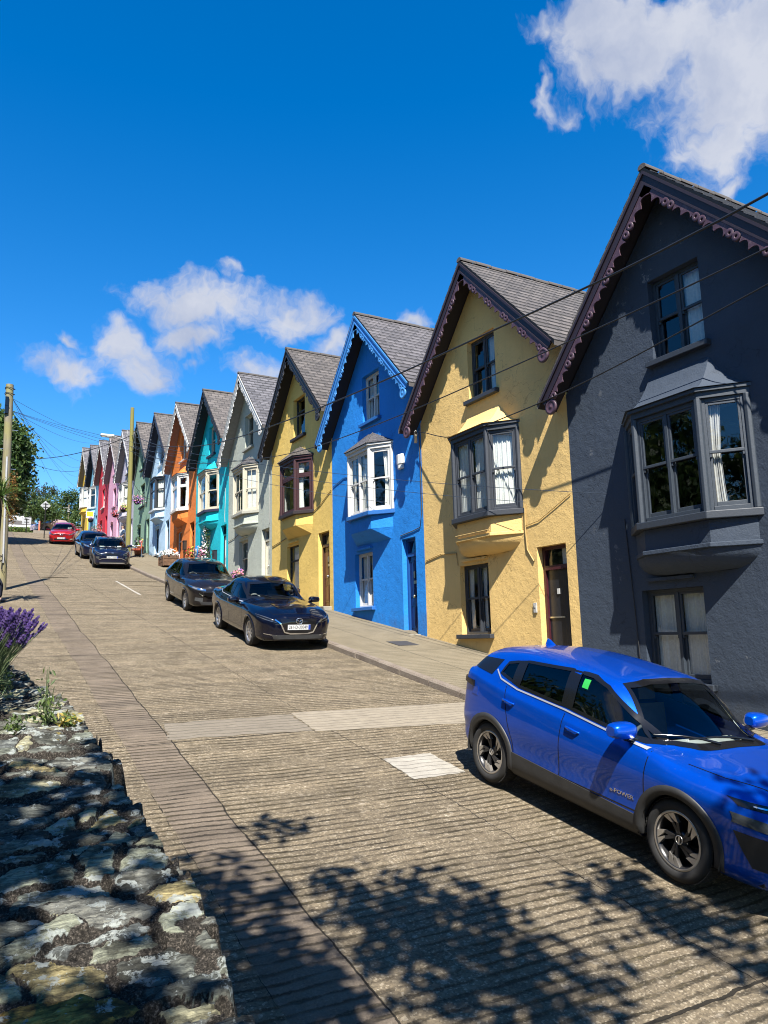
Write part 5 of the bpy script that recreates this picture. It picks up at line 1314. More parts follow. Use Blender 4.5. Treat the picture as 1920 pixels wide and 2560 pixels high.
# ------------------------------------------------------------------ leaves
def leafm(name, col, tr=.35):
    m, nt, L, b = base_mat(name); p = pos(nt)
    c = ramp(nt, noise_(nt, p, 3.0, 4), [(.3, sh(col, .75)), (.7, sh(col, 1.25))])
    L.new(c, b.inputs['Base Color']); b.inputs['Roughness'].default_value = .5; b.inputs['Specular IOR Level'].default_value = .35
    t = N(nt, 'ShaderNodeBsdfTranslucent'); L.new(c, t.inputs[0]); mx = N(nt, 'ShaderNodeMixShader'); mx.inputs[0].default_value = tr
    L.new(b.outputs[0], mx.inputs[1]); L.new(t.outputs[0], mx.inputs[2]); L.new(mx.outputs[0], nt.nodes['Material Output'].inputs[0]); return m
GR_D = leafm('dark_leaf', (.032, .062, .016)); GR_M = leafm('mid_leaf', (.045, .085, .020)); GR_L = leafm('light_leaf', (.10, .145, .035)); GR_C = leafm('cherry_leaf', (.05, .085, .022)); GR_P = leafm('copper_leaf', (.055, .045, .022))
BARK = plaster('bark', (.09, .07, .05), .9, .8, .5)

def leaf(b, c, size, rnd, mi, up=.3, asp=.5):
    n = Vector((rnd.gauss(0, 1), rnd.gauss(0, 1), rnd.gauss(0, 1)+up)).normalized(); a = n.cross(Vector((rnd.gauss(0, 1), rnd.gauss(0, 1), rnd.gauss(0, 1)))).normalized(); d = n.cross(a)
    l, w = size*rnd.uniform(.7, 1.3), size*asp*rnd.uniform(.7, 1.2)
    b.add([c-a*l*.5, c+d*w*.5+n*w*.12, c+a*l*.5, c-d*w*.5+n*w*.12], [(0, 1, 2, 3)], mi)

def crown(blobs, nclump, nleaf, size, rnd, clump_r, mats_w=(.4, .4, .2), shell=.55, flat=.8):
    """clumps of leaves spread through a set of ellipsoids (centre, radii)"""
    b = MB(); vol = [r[0]*r[1]*r[2] for _, r in blobs]; tot = sum(vol)
    for (c, r), v in zip(blobs, vol):
        k = max(3, int(nclump*v/tot))
        for _ in range(k):
            d = Vector((rnd.gauss(0, 1), rnd.gauss(0, 1), rnd.gauss(0, 1))).normalized(); q = rnd.uniform(shell, 1.05)
            p = Vector((c[0]+d.x*r[0]*q, c[1]+d.y*r[1]*q, c[2]+d.z*r[2]*q))
            u = rnd.random(); mi = 0 if u < mats_w[0] else (1 if u < mats_w[0]+mats_w[1] else 2); cr = clump_r*rnd.uniform(.6, 1.4)
            for _ in range(nleaf):
                g = Vector((rnd.gauss(0, .5), rnd.gauss(0, .5), rnd.gauss(0, .5)*flat))*cr
                leaf(b, p+g, size, rnd, mi if rnd.random() < .8 else rnd.randrange(3))
    return b

def trunk(pts, r0, r1, branches, rnd):
    b = MB(); n = len(pts); b.tube(pts, [r0+(r1-r0)*i/(n-1) for i in range(n)], 10)
    for (t, end, r) in branches:
        i = min(n-2, int(t*(n-1))); a = Vector(pts[i]).lerp(Vector(pts[i+1]), t*(n-1)-i); e = Vector(end); m = a.lerp(e, .5)+Vector((rnd.uniform(-.2, .2), rnd.uniform(-.2, .2), rnd.uniform(0, .3)))
        b.tube([a, m, e], [r, r*.65, r*.25], 7)
    return b

def tree(name, label, base, pts, r0, r1, blobs, nclump, nleaf, size, clump_r, mats, seed, w=(.4, .4, .2), shell=.55, cat='tree', group=None):
    rnd = random.Random(seed); t = empty(name, base); tag(t, label, cat, group); inv = Vector(base)
    br = [(rnd.uniform(.45, .95), Vector(c)-inv, r0*.4) for c, r in blobs]
    trunk([Vector(p)-inv for p in pts], r0, r1, br, rnd).build('trunk', BARK, t)
    crown([(Vector(c)-inv, r) for c, r in blobs], nclump, nleaf, size, rnd, clump_r, w, shell).build('crown', mats, t, fixn=False)
    return t
DM = [GR_D, GR_M, GR_L]
# tall evergreen on the left, beyond the pole
def zc(y): return zroad(y)
tree('evergreen_tree', 'tall dense dark evergreen tree rising behind the near wooden pole', (.4, 55.5, zc(55)), [(.4, 55.5, zc(55)-.3), (.5, 55.4, 12), (.6, 55.2, 16.5)], .38, .1,
     [((.2, 55, 15.2), (3.1, 2.8, 3.2)), ((1.2, 54.6, 13.6), (2.45, 2.3, 2.1)), ((1.4, 54.8, 15.6), (2.2, 2.1, 2.1)), ((.5, 55, 17.2), (1.9, 1.8, 1.3)), ((1.9, 55, 12.4), (1.5, 1.5, 1.3)), ((-1.5, 55, 13), (2.4, 2.4, 2.4))], 2600, 18, .36, .62, DM, 3, (.42, .40, .18), .6)
# broad trees at the top of the street
tree('cherry_tree', 'broad low green tree behind the diamond sign', (6.2, 76.5, 13.1), [(6.2, 76.5, 12.9), (6.25, 76.5, 14.2), (6.2, 76.4, 15.4)], .14, .06,
     [((6.1, 76.4, 15.4), (1.5, 1.5, .85)), ((5.3, 76.2, 15.0), (1.15, 1.1, .75)), ((7.0, 76.4, 15.1), (1.2, 1.2, .85)), ((6.2, 76.2, 16.1), (.9, .9, .5)), ((6.4, 76, 14.5), (1.5, 1.1, .5))], 260, 15, .22, .40, [GR_D, GR_C, GR_L], 5, (.3, .45, .25), .3)
tree('copper_tree', 'copper tinged tree standing above the bungalow roof', (6.6, 92, 14), [(6.6, 92, 14), (6.6, 92, 17), (6.7, 92, 20)], .22, .07,
     [((6.4, 92, 18.2), (1.6, 1.5, 1.6)), ((7.6, 92, 19.4), (1.4, 1.3, 1.4)), ((6.1, 92, 19.6), (.9, .9, .9)), ((8.5, 92, 20.0), (.9, .9, .7)), ((7.6, 92, 17.4), (1.6, 1.4, 1.2))], 260, 13, .26, .5, [GR_D, GR_M, GR_P], 6, (.35, .3, .35), .35)
tree('leafy_tree', 'rounded mid green tree filling the end of the street', (9.3, 86, 14), [(9.3, 86, 13.8), (9.3, 86, 15.6), (9.4, 86, 17.6)], .2, .06,
     [((8.8, 86, 17.1), (1.7, 1.5, 1.5)), ((10.1, 86, 17.5), (1.6, 1.5, 1.4)), ((9.5, 85.6, 18.3), (1.2, 1.2, .9)), ((8.2, 85.6, 15.7), (1.3, 1.2, .9)), ((10.3, 85.6, 15.6), (1.8, 1.2, 1.2)), ((11.3, 86.5, 17.2), (1.3, 1.3, 1.3))], 420, 14, .24, .45, DM, 7, (.3, .45, .25), .35)
tree('leafy_tree', 'yellow green tree growing against the stone pier by the last house', (9.9, 83, 13.7), [(9.9, 83, 13.4), (9.9, 83, 14.4), (9.9, 83, 15.5)], .12, .05,
     [((9.7, 83, 15.2), (.8, .8, .9)), ((10.2, 83, 15.9), (.7, .7, .9)), ((9.2, 83, 14.8), (.9, .7, .5))], 110, 13, .2, .35, [GR_M, GR_L, GR_L], 8, (.3, .4, .3), .3)

# tree behind the photographer whose branches shade the foreground
def shade_tree():
    rnd = random.Random(21); base = Vector((-2.2, -4.2, .3)); t = empty('overhanging_tree', base)
    tag(t, 'leafy tree behind the viewpoint whose branches dapple the foreground', 'tree')
    L_ = Vector((-math.sin(SUN_AZ)*math.cos(SUN_EL), -math.cos(SUN_AZ)*math.cos(SUN_EL), math.sin(SUN_EL)))
    b = MB(); clumps = []
    def spray(gx, gy, h, r, n):
        if gx > 1 and (((gx-4.0)/.75)**2+((gy-3.35)/.75)**2 < 1 or ((gx-4.15)/.45)**2+((gy-4.2)/.5)**2 < 1 or ((gx-2.75)/.35)**2+((gy-3.1)/.3)**2 < 1): return
        c = Vector((gx, gy, zroad(gy)))+L_*h; clumps.append(c)
        for _ in range(n): leaf(b, c-base+Vector((rnd.gauss(0, .5), rnd.gauss(0, .5), rnd.gauss(0, .4)))*r, .20, rnd, rnd.randrange(3), 1.0, .55)
    # branches reaching forward: finger-like edge of the shade
    for (gx, gy, k) in ((2.5, 6.5, 1), (2.9, 5.35, 3), (2.75, 5.0, 3), (3.35, 4.85, 2), (3.3, 4.5, 3), (4.55, 4.5, 3), (4.4, 4.15, 4), (4.75, 4.2, 3), (5.2, 4.0, 3), (3.1, 4.2, 4), (2.6, 4.4, 3), (1.55, 6.2, 2), (1.5, 5.5, 4), (1.95, 5.2, 3), (1.35, 4.8, 4), (1.75, 4.4, 4)):
        for _ in range(k): spray(gx+rnd.gauss(0, .15), gy+rnd.gauss(0, .17), rnd.uniform(8.0, 9.6), .34, 46)
    for k in range(190):
        gx = rnd.uniform(.9, 6.8); lim = (3.2 if gx > 5.0 else 4.35-.10*gx) if gx > 2.2 else 4.9
        gy = rnd.uniform(-1.0, lim) if k < 190 else rnd.uniform(0, lim-.7); spray(gx, gy, rnd.uniform(7.5, 10.5), .44, 46)
    for _ in range(74):    # over the wall
        spray(rnd.uniform(-.3, .8), rnd.uniform(1.6, 5.1), rnd.uniform(6.5, 8.5), .32, 34)
    for _ in range(34): spray(rnd.uniform(-.2, .8), rnd.uniform(1.2, 3.0), rnd.uniform(6.5, 8.5), .30, 32)
    for _ in range(60): spray(rnd.uniform(-3, 6), rnd.uniform(-4, 1), rnd.uniform(6, 9), .4, 20)
    b.build('crown', DM, t, fixn=False)
    tr = MB(); tr.tube([(0, 0, -.5), (.1, .2, 2.5), (.4, .3, 4.2), (.8, .3, 6.2)], [.30, .24, .19, .10], 10)
    for c in clumps[40::7]:
        a = Vector((.4, .3, 4.2)) if rnd.random() < .5 else Vector((.7, .3, 5.6)); e = c-base; m = a.lerp(e, .5)+Vector((0, 0, .5)); tr.tube([a, m, e], [.05, .02, .004], 6)
    tr.build('trunk', BARK, t)
shade_tree()

# planted bank and trees on the left-hand side of the street
def bank():
    rnd = random.Random(31); b = MB(); ys = np.arange(-30, 52, 4.0); P = []
    for y in ys: P.append([(x, y, zroad(y)+z+rnd.uniform(-.3, .3)) for x, z in ((-1.4, -.3), (-3.2, 1.2), (-5, 1.9), (-8, 3.6), (-13, 5.5), (-24, 8.0), (-60, 9))])
    b.grid(P, 0); 
    blobs = []
    for y in np.arange(-28, 48, 3.2):
        h = rnd.uniform(2.5, 5.0); blobs.append(((-5.2+rnd.uniform(-.6, .6), y, zroad(y)+1.6+h*.5), (1.7, 2.0, h*.75))); h2 = rnd.uniform(4.5, 7.5); blobs.append(((-10+rnd.uniform(-1, 1), y+1.5, zroad(y)+3.6+h2*.5), (2.6, 2.4, h2*.75)))
    c = crown(blobs, 3000, 11, .55, rnd, .95, (.45, .4, .15), .5)
    b.add(c.v, c.f, 0); 
    for i in range(len(c.mi)): b.mi[len(b.mi)-len(c.mi)+i] = 1+c.mi[i]
    gm, nt, L, pb = base_mat('bank_grass'); L.new(ramp(nt, noise_(nt, pos(nt), 1.2, 8, .7), [(.3, (.03, .045, .012)), (.7, (.08, .095, .03))]), pb.inputs['Base Color']); pb.inputs['Roughness'].default_value = .9
    tag(b.build('wooded_bank', [gm]+DM, fixn=False), kind='stuff')
bank()

def terrace():
    m = plaster('terrace_soil', (.05, .04, .03), .95, .8, .4); strip_sheet('terrace_ground', -2.2, .06, -6, 24, .9, m)
terrace()

# ------------------------------------------------------------------ lavender and small plants on the wall
LAV = leafm('lavender_flower', (.10, .06, .19), .25); LAV2 = leafm('lavender_flower_dark', (.055, .028, .14), .2); LGR = leafm('lavender_leaf', (.10, .135, .06))
def lavender():
    rnd = random.Random(9); base = Vector((.0, 6.15, WALL_TOP(6.2)-.02)); t = empty('lavender_bush', base); tag(t, 'purple flowering lavender bush spilling over the wall top', 'lavender')
    st, fl, lf = MB(), MB(), MB()
    for i in range(2000):
        a = rnd.uniform(0, 2*math.pi); q = rnd.random()**.6; r0 = Vector((math.cos(a)*.22*q, math.sin(a)*.95*q, 0)); ln = rnd.uniform(.36, .56)
        d = Vector((math.cos(a)*.52*q+rnd.gauss(0, .13), math.sin(a)*.62*q+rnd.gauss(0, .13), 1)).normalized()
        p1 = r0+d*ln*.55+Vector((0, 0, .03)); p2 = r0+d*ln; 
        s = d.cross(Vector((rnd.gauss(0, 1), rnd.gauss(0, 1), 0))).normalized()*.0028
        st.add([r0-s, r0+s, p1+s, p1-s, p2+s*.7, p2-s*.7], [(0, 1, 2, 3), (3, 2, 4, 5)], 0)
        # flower spike: whorls of little calyces
        L2 = rnd.uniform(.05, .085); mi = 0 if rnd.random() < .6 else 1; u = d.cross(Vector((1, 0, .2))).normalized(); v = d.cross(u); pts = []
        for k, rr in enumerate((.003, .011, .008, .012, .008, .010, .003)):
            c = p2+d*L2*k/6; pts.append([c+(u*math.cos(g)+v*math.sin(g))*rr for g in (0, 1.257, 2.513, 3.77, 5.027, 6.283)])
        fl.grid(pts, mi, False)
    for i in range(2600):
        a = rnd.uniform(0, 2*math.pi); q = rnd.random()**.5; c = Vector((math.cos(a)*.36*q, math.sin(a)*1.2*q, rnd.uniform(.0, .30)*(1.15-q*.7)))
        leaf(lf, c, .075, rnd, rnd.choice((0, 0, 1)), .5, .14)
    st.build('stems', LGR, t, fixn=False); fl.build('flowers', [LAV, LAV2], t, fixn=False); lf.build('leaves', [LGR, GR_M], t, fixn=False)
lavender()
def weed(loc, h, label, seed, n=9, col=None):
    rnd = random.Random(seed); t = empty('weed_plant', loc); tag(t, label, 'plant', None); b = MB(); s = MB()
    for i in range(n):
        d = Vector((rnd.gauss(0, .25), rnd.gauss(0, .25), 1)).normalized(); l = h*rnd.uniform(.35, 1); s.tube([(0, 0, -.02), d*l*.6, d*l], [.004, .003, .0015], 5)
        for k in range(14): leaf(b, d*l*rnd.uniform(.15, 1)+Vector((rnd.gauss(0, .03), rnd.gauss(0, .03), 0)), .045, rnd, rnd.randrange(2), .3, .4)
    s.build('stems', LGR, t); b.build('leaves', [GR_L, col or LGR], t, fixn=False)
weed((.50, 5.15, WALL_TOP(5.15)-.03), .42, 'spindly yellow green weed growing at the wall edge', 3)
weed((.30, 5.0, WALL_TOP(5.0)-.03), .16, 'low leafy weed in a gap of the sunlit wall top', 4, 7)
weed((.62, 5.05, WALL_TOP(5.05)-.03), .14, 'small ochre moss tuft on the wall corner', 5, 8, leafm('ochre_leaf', (.26, .2, .04)))
def petal():
    b = MB(); rnd = random.Random(2); m = gloss('red_petal', (.30, .008, .02), .5, 0, .1)
    for k in range(5):
        a = k*1.3; c = Vector((math.cos(a)*.012, math.sin(a)*.012, 0)); rows = [[c+Vector((math.cos(a+u)*r, math.sin(a+u)*r, .006+.012*abs(u)+.1*r)) for u in (-.5, 0, .5)] for r in (.003, .014, .024)]; b.grid(rows)
    o = b.build('fallen_flower', m, fixn=False); o.location = (.13, 3.35, WALL_TOP(3.35)+.012); tag(o, 'fallen dark red flower lying on the stone wall', 'flower')
petal()

# cabbage palm with flower spike beside the pole
def palm():
    rnd = random.Random(4); base = Vector((.75, 24.2, zroad(24.2)+.2)); t = empty('cabbage_palm', base); tag(t, 'cabbage palm with strap leaves and orange flower spikes beside the pole', 'palm'); lf, fs, tr = MB(), MB(), MB()
    hd = Vector((.1, 0, 2.95)); tr.tube([(0, 0, -.4), (.05, 0, 1.2), hd], [.12, .09, .07], 10)
    for i in range(90):
        a = rnd.uniform(0, 6.28); e = rnd.uniform(-.9, 1.2); d = Vector((math.cos(a)*math.cos(e), math.sin(a)*math.cos(e), math.sin(e))); l = rnd.uniform(.6, 1.0); s = d.cross(Vector((0, 0, 1))).normalized()*.025
        p = [hd, hd+d*l*.5+Vector((0, 0, .03)), hd+d*l-Vector((0, 0, .18*l))]; lf.add([p[0]-s*.5, p[0]+s*.5, p[1]+s, p[1]-s, p[2]+s*.1, p[2]-s*.1], [(0, 1, 2, 3), (3, 2, 4, 5)], rnd.randrange(2))
    for (dx, dy, dz, sz) in ((.42, 0, .75, 1.0), (.50, .1, .1, 1.1), (.42, -.1, -.5, .9), (.2, .1, .5, .7), (.3, 0, -.2, .8)):
        for i in range(150): leaf(fs, hd+Vector((dx*.75+rnd.gauss(0, .055), dy+rnd.gauss(0, .06), dz*.8-.15+rnd.gauss(0, .16)*sz)), .055, rnd, rnd.randrange(2), 0, .7)
    tr.build('trunk', BARK, t); lf.build('leaves', [GR_L, GR_M], t, fixn=False); fs.build('flower_spikes', [leafm('orange_seed', (.30, .14, .03)), leafm('tan_seed', (.22, .13, .04))], t, fixn=False)['kind'] = 'stuff'
palm()
# ------------------------------------------------------------------ poles, wires, street things
def pole_mat(name, c0, c1, c2):
    m, nt, L, b = base_mat(name); p = pos(nt)
    mp = N(nt, 'ShaderNodeMapping'); mp.inputs['Scale'].default_value = (18, 18, 1.2); L.new(p, mp.inputs[0])
    g = noise_(nt, mp.outputs[0], 1, 6, .65); al = ramp(nt, noise_(nt, p, 1.4, 5, .6), [(.40, (0, 0, 0)), (.62, (1, 1, 1))])
    c = ramp(nt, g, [(.3, c0), (.7, c1)]); c = mixc(nt, mth(nt, 'MULTIPLY', al, .75), c, c2); L.new(c, b.inputs['Base Color']); b.inputs['Roughness'].default_value = .85
    bump(nt, b, g, .6, .01); return m
P1M = pole_mat('pole_wood', (.13, .11, .07), (.30, .26, .18), (.27, .24, .08)); P2M = pole_mat('pole_wood_mossy', (.15, .135, .045), (.25, .225, .06), (.21, .195, .035))
WIRE = gloss('wire_black', (.012, .012, .013), .5, 0, 0); WIREB = gloss('wire_thin', (.02, .035, .06), .5, 0, 0); INS = gloss('insulator', (.5, .49, .46), .5, .2, .2)
def pole(name, label, base, top, r0, r1, mat):
    b, t_ = Vector(base), Vector(top); e = empty(name, base); tag(e, label, 'pole', 'utility poles')
    m = MB(); m.tube([Vector((0, 0, -.4)), (t_-b)*.5, t_-b], [r0, (r0+r1)/2, r1], 16); m.build('post', mat, e); return e
p1 = pole('utility_pole', 'weathered wooden utility pole at the left edge with many wires', (1.20, 28.6, zroad(28.6)), (1.08, 28.6, 11.85), .15, .125, P1M)
b = MB(); b.box(-.24, -.13, -.19, .02, 6.15, 6.75); b.box(-.245, -.12, -.2, -.1, 6.42, 6.46); b.build('junction_box', BLACKG, p1)
b = MB(); b.tube([(-.01, -.16, .9), (-.06, -.15, 3.5), (-.075, -.14, 4.6)], .035, 8); b.build('conduit', gloss('conduit_grey', (.42, .42, .42), .5, .1, .1), p1)
b = MB()
for z in (6.9, 7.1, 1.0, 1.15): b.tube([(-.10+.16*math.cos(a), .16*math.sin(a), z+.02*math.sin(a*2)) for a in [2*math.pi*k/16 for k in range(17)]], .012, 6)
b.build('bands', WIRE, p1); b = MB(); b.tube([(.02, -.17, 1.1), (.1, -.22, .8), (.05, -.25, .55), (-.05, -.2, .7), (-.03, -.18, 1.2)], .014, 6); b.build('cable_loop', WIRE, p1)
b = MB()
for k, z in enumerate((2.8, 3.5, 4.2, 4.9, 5.6)): s = -1 if k % 2 else 1; b.tube([(-.05, 0, z), (-.05+s*.28, -.02, z)], .012, 6)
b.build('step_bolts', CHROME, p1)
p2 = pole('utility_pole', 'mossy yellow wooden utility pole on the pavement carrying the street lamp', (8.32, 45.0, zroad(45)+.13), (8.32, 45.0, 16.6), .145, .11, P2M)
b = MB(); b.tube([(0, 0, 6.9), (-.55, -.05, 7.05), (-1.0, -.08, 7.15)], .03, 8); arm = b.build('lamp_arm', gloss('galvanised', (.4, .4, .4), .45, .1, .1), p2)
b = MB(); b.prism([(-1.75, -.13), (-1.0, -.15), (-.95, 0), (-1.0, .1), (-1.75, .08)], 7.12, 7.24); b.prism([(-1.7, -.1), (-1.1, -.12), (-1.1, .06), (-1.7, .05)], 7.06, 7.12); b.build('lamp_head', gloss('lamp_cream', (.62, .6, .5), .5, .1, .1), arm, bevel=.02)
b = MB(); b.tube([(.15, -.1, 7.8), (.25, -.1, 6.6), (.22, -.1, 5.8), (.3, -.05, 5.3), (.2, -.1, 4.6)], .02, 6); b.build('cable_loop', WIRE, p2)
b = MB(); b.tube([(-.15, -.05, 7.7), (-.28, -.06, 7.6), (-.25, -.05, 7.35), (-.15, 0, 7.3)], .018, 6); b.build('bracket', INS, p2)
def wire(label, pts, r, mat=WIRE, name='overhead_wire', sag=0.0, n=24):
    P = [Vector(p) for p in pts]; out = []
    if len(P) == 2: out = [P[0].lerp(P[1], i/n)-Vector((0, 0, sag*4*(i/n)*(1-i/n))) for i in range(n+1)]
    else:
        f = [pchip([(p.y, p[k]) for p in P]) for k in (0, 2)]; y0, y1 = P[0].y, P[-1].y
        out = [Vector((float(f[0](y)), y, float(f[1](y)))) for y in np.linspace(y0, y1, n)]
    b = MB(); b.tube(out, r, 6); return tag(b.build(name, mat), label, 'wire', 'overhead wires')
wire('thick black cable, topmost of those crossing the gables to the mossy pole', [(8.3, -9, 8.2), (8.3, 4.97, 7.97), (8.3, 11.36, 8.36), (8.3, 25.86, 9.98), (8.3, 36, 12.1), (8.32, 45.0, 14.9)], .018, n=60)
wire('second black cable below the thick one, crossing in front of the bays', [(8.3, -9, 7.9), (8.3, 5.04, 7.30), (8.3, 11.43, 7.48), (8.3, 17.86, 7.90), (8.3, 26.95, 9.35), (8.3, 36, 11.4), (8.32, 45.0, 14.2)], .0115, n=60)
wire('black cable from the white bracket on the blue house corner', [(10.0, 15.75, 7.9), (9.75, 13.6, 7.25), (9.7, 11.04, 7.20), (9.7, 5.96, 7.54), (9.7, -8, 9.6)], .012, n=50)
b = MB(); rnd = random.Random(5); rows = []
for i in range(8):
    t = i/7; c = Vector((10.06-.16*t, 16.02-.28*t, 7.72+.17*math.sin(t*2.2))); rows.append([c+Vector((math.cos(a)*.06, math.cos(a)*.02, math.sin(a)*.065))*rnd.uniform(.75, 1.2) for a in [2*math.pi*k/8 for k in range(9)]])
b.grid(rows); tag(b.build('cable_bracket', INS), 'lumpy white cable bracket on the corner between blue and yellow houses', 'bracket')
A = (1.2, 28.6, 11.35); A2 = (1.22, 28.6, 10.9)
ends = [((10.12, 9.6, 5.2), A2, .006, 'thin wire from the left pole ending at the dark grey house', .5), ((10.0, 11.75, 5.4), A2, .006, 'thin wire from the left pole ending at the yellow bay with dark frames', .5), ((10.0, 17.5, 6.35), A2, .006, 'thin wire from the left pole ending at the white bay of the blue house', .4),
        ((10.05, 67.4, 20.55), A, .0065, 'highest thin wire from the left pole to the red house gable', .3), ((10.05, 67.9, 20.2), A2, .0065, 'wire from the left pole running just under the highest one', .5), ((10.05, 73.5, 19.6), A2, .0065, 'wire from the left pole sloping to the dull blue house', .6), ((10.05, 80.6, 20.7), A, .0065, 'wire from the left pole to the mustard gable', 1.0),
        ((10.05, 80.9, 19.8), A, .0065, 'steeper wire from the left pole to the eave of the mustard house', 1.0), ((10.0, 79.8, 18.1), A, .0065, 'wire dropping from the left pole to the bay of the mustard house', .6), ((9.5, 84.8, 17.3), A, .0065, 'steepest wire, dropping from the left pole to the small far pole', .5)]
for e, a, r, lb, sg in ends: wire(lb, [a, e], r, WIREB, sag=sg)
wire('dark wire from the mossy pole past the street lamp to the evergreen', [(8.32, 45, 14.9), (3.0, 60.5, 16.4)], .022, sag=.5)
wire('wire strung from the evergreen to the mustard house', [(3.2, 61, 16.6), (10.0, 80.3, 20.2)], .018, WIREB, sag=.5)
wire('small wire between the mossy pole and the sky blue bay', [(8.5, 44.9, 12.0), (9.9, 46.5, 11.4)], .012, WIRE, sag=.25)
wire('thin wire from the mossy pole over the turquoise and grey bays', [(8.4, 44.9, 13.8), (9.7, 33.5, 10.6)], .008, WIREB, sag=.3)
wire('thin wire from the mossy pole across the orange gable', [(8.4, 44.9, 14.3), (9.7, 38.2, 12.4)], .008, WIREB, sag=.2)

# ---- cables clipped along the fronts
CABY = gloss('cable_yellow_painted', (.48, .33, .12), .6, .1, .1); CABB = gloss('cable_brown', (.10, .07, .04), .6, .1, .1)
def facecable(root, pts, mat, r=.012):
    b = MB(); b.tube([(-.018, y, z) for y, z in pts] if len(pts[0]) == 2 else pts, r, 6); return b.build('cable', mat, root)
facecable(HROOT[1], [(5.3, 2.95), (4.6, 3.05), (3.95, 3.0), (3.9, 2.7)], CABY); facecable(HROOT[1], [(1.40, 3.75), (1.42, 3.2), (1.40, 2.8), (1.2, 2.55)], CABY, .016); facecable(HROOT[1], [(1.45, 3.3), (1.0, 3.35), (.5, 3.55), (.03, 3.75)], CABY, .008)
facecable(HROOT[1], [(-.02, cy_, 3.18) if False else (-.47, cy_, 3.29) for cy_ in (2.05, 2.7, 3.3)], CABY, .014)
facecable(HROOT[2], [(.05, 5.6), (.04, 3.4), (.15, 3.0), (.5, 2.95), (1.15, 2.9)], CABB, .012); facecable(HROOT[2], [(5.3, 5.0), (4.5, 5.15), (3.9, 5.1)], gp((.01, .12, .42)), .012)
facecable(HROOT[3], [(5.3, 2.85), (4.4, 2.95), (3.9, 3.0)], CABB); facecable(HROOT[3], [(1.5, 3.6), (.9, 3.75), (.05, 4.1)], CABY)
facecable(HROOT[4], [(5.3, 2.85), (4.5, 2.9), (3.9, 3.0)], CABB, .01); facecable(HROOT[4], [(.25, 5.3), (.22, 3.0), (.3, 2.9)], INS, .01)
facecable(HROOT[5], [(.5, 4.8), (.42, 4.0), (.5, 3.2), (.45, 2.9)], INS, .012); facecable(HROOT[0], [(4.1, 3.9), (4.02, 2.2), (3.95, .3)], gloss('cable_dark', (.015, .015, .017), .6, 0, 0), .009)
b = MB(); pr = [(-.10, -.13), (-.13, 0), (-.10, .13), (0, .15), (0, -.15)]
b.prism(pr, 0, .28); b.prism([(x*.9, y*.8) for x, y in pr], -.12, -.0); o = b.build('alarm_box', WHITEP, HROOT[2], bevel=.02); o.location = (-.002, .98, 4.82)
b = MB(); b.box(-.03, 0, 0, .09, 0, .2); b.box(-.04, -.03, .02, .07, .1, .16); o = b.build('entry_panel', [INS], HROOT[1], bevel=.008); o.location = (-.001, 1.2, 1.5)
for k, y, z, col in ((5, 1.62, 1.3, (.02, .02, .03)), (6, 1.66, 1.5, (.03, .025, .02))):
    b = MB(); b.box(-.14, 0, 0, .34, 0, .45); b.prism([(-.17, -.02), (0, -.02), (0, .36), (-.17, .36)], .45, .48); b.box(-.145, -.14, .06, .28, .3, .33); o = b.build('letter_box', gloss('letterbox', col, .4, .1, .1), HROOT[k], bevel=.01); o.location = (-.002, y, z)
b = MB(); b.box(-.09, -.002, -.02, .2, 0, .06); o = b.build('eave_light', WHITEP, HROOT[8]); o.location = (0, 1.1, 4.0)

# ---- flowers
def flowm(n, c): return leafm(n, c, .25)
F_W, F_R, F_P, F_V, F_Y, F_O = flowm('white_petals', (.72, .70, .70)), flowm('red_petals', (.55, .03, .04)), flowm('pink_petals', (.60, .22, .34)), flowm('violet_petals', (.22, .07, .36)), flowm('yellow_petals', (.55, .55, .05)), flowm('peach_petals', (.62, .30, .17))
def flower_mass(name, label, loc, radii, nleaf, nfl, mats, seed, extra=None, cat='flowers', drop=0, parent_parts=()):
    rnd = random.Random(seed); t = empty(name, loc); tag(t, label, cat); lf, fl = MB(), MB()
    def rp():
        d = Vector((rnd.gauss(0, 1), rnd.gauss(0, 1), rnd.gauss(0, 1))).normalized()*rnd.uniform(.45, 1); return Vector((d.x*radii[0], d.y*radii[1], d.z*radii[2]))
    for _ in range(nleaf): leaf(lf, rp()*.95, .09, rnd, rnd.randrange(3), .3, .5)
    for _ in range(nfl):
        p = rp()*1.05; mi = rnd.randrange(len(mats)); n = (p+Vector((-.3, -.3, .3))).normalized(); u = n.cross(Vector((0, .3, 1))).normalized(); v = n.cross(u); r = rnd.uniform(.035, .06)
        fl.add([p+n*.012]+[p+(u*math.cos(a)+v*math.sin(a))*r*(1 if k % 2 else .72) for k, a in enumerate([2*math.pi*k/10 for k in range(10)])], [(0, k+1, (k+1) % 10+1) for k in range(10)], mi)
    lf.build('leaves', DM, t, fixn=False); fl.build('blooms', mats, t, fixn=False)
    if extra: extra(t)
    return t
PW = gloss('planter_wood', (.13, .065, .03), .8, .4, .4)
def crate(t):
    b = MB(); w = MB()
    for z in (-.62, -.44, -.26): b.box(-.36, .36, -.52, -.49, z, z+.16); b.box(-.36, .36, .49, .52, z, z+.16); b.box(-.39, -.36, -.52, .52, z, z+.16); b.box(.36, .39, -.52, .52, z, z+.16)
    for x in (-.41, .36):
        for y in (-.54, .48): b.box(x, x+.05, y, y+.06, -.64, -.08)
    b.box(-.35, .35, -.48, .48, -.6, -.14); b.build('planter_crate', PW, t)
flower_mass('flower_planter', 'wooden crate planter of white flowers on the pavement before the orange house', (9.32, 39.3, zroad(39.3)+.13+.66), (.48, .62, .30), 420, 210, [F_W], 1, crate, 'planter')
def pbox(t):
    b = MB(); b.box(-.13, .13, -.55, .55, -.22, -.05); b.build('trough', PW, t)
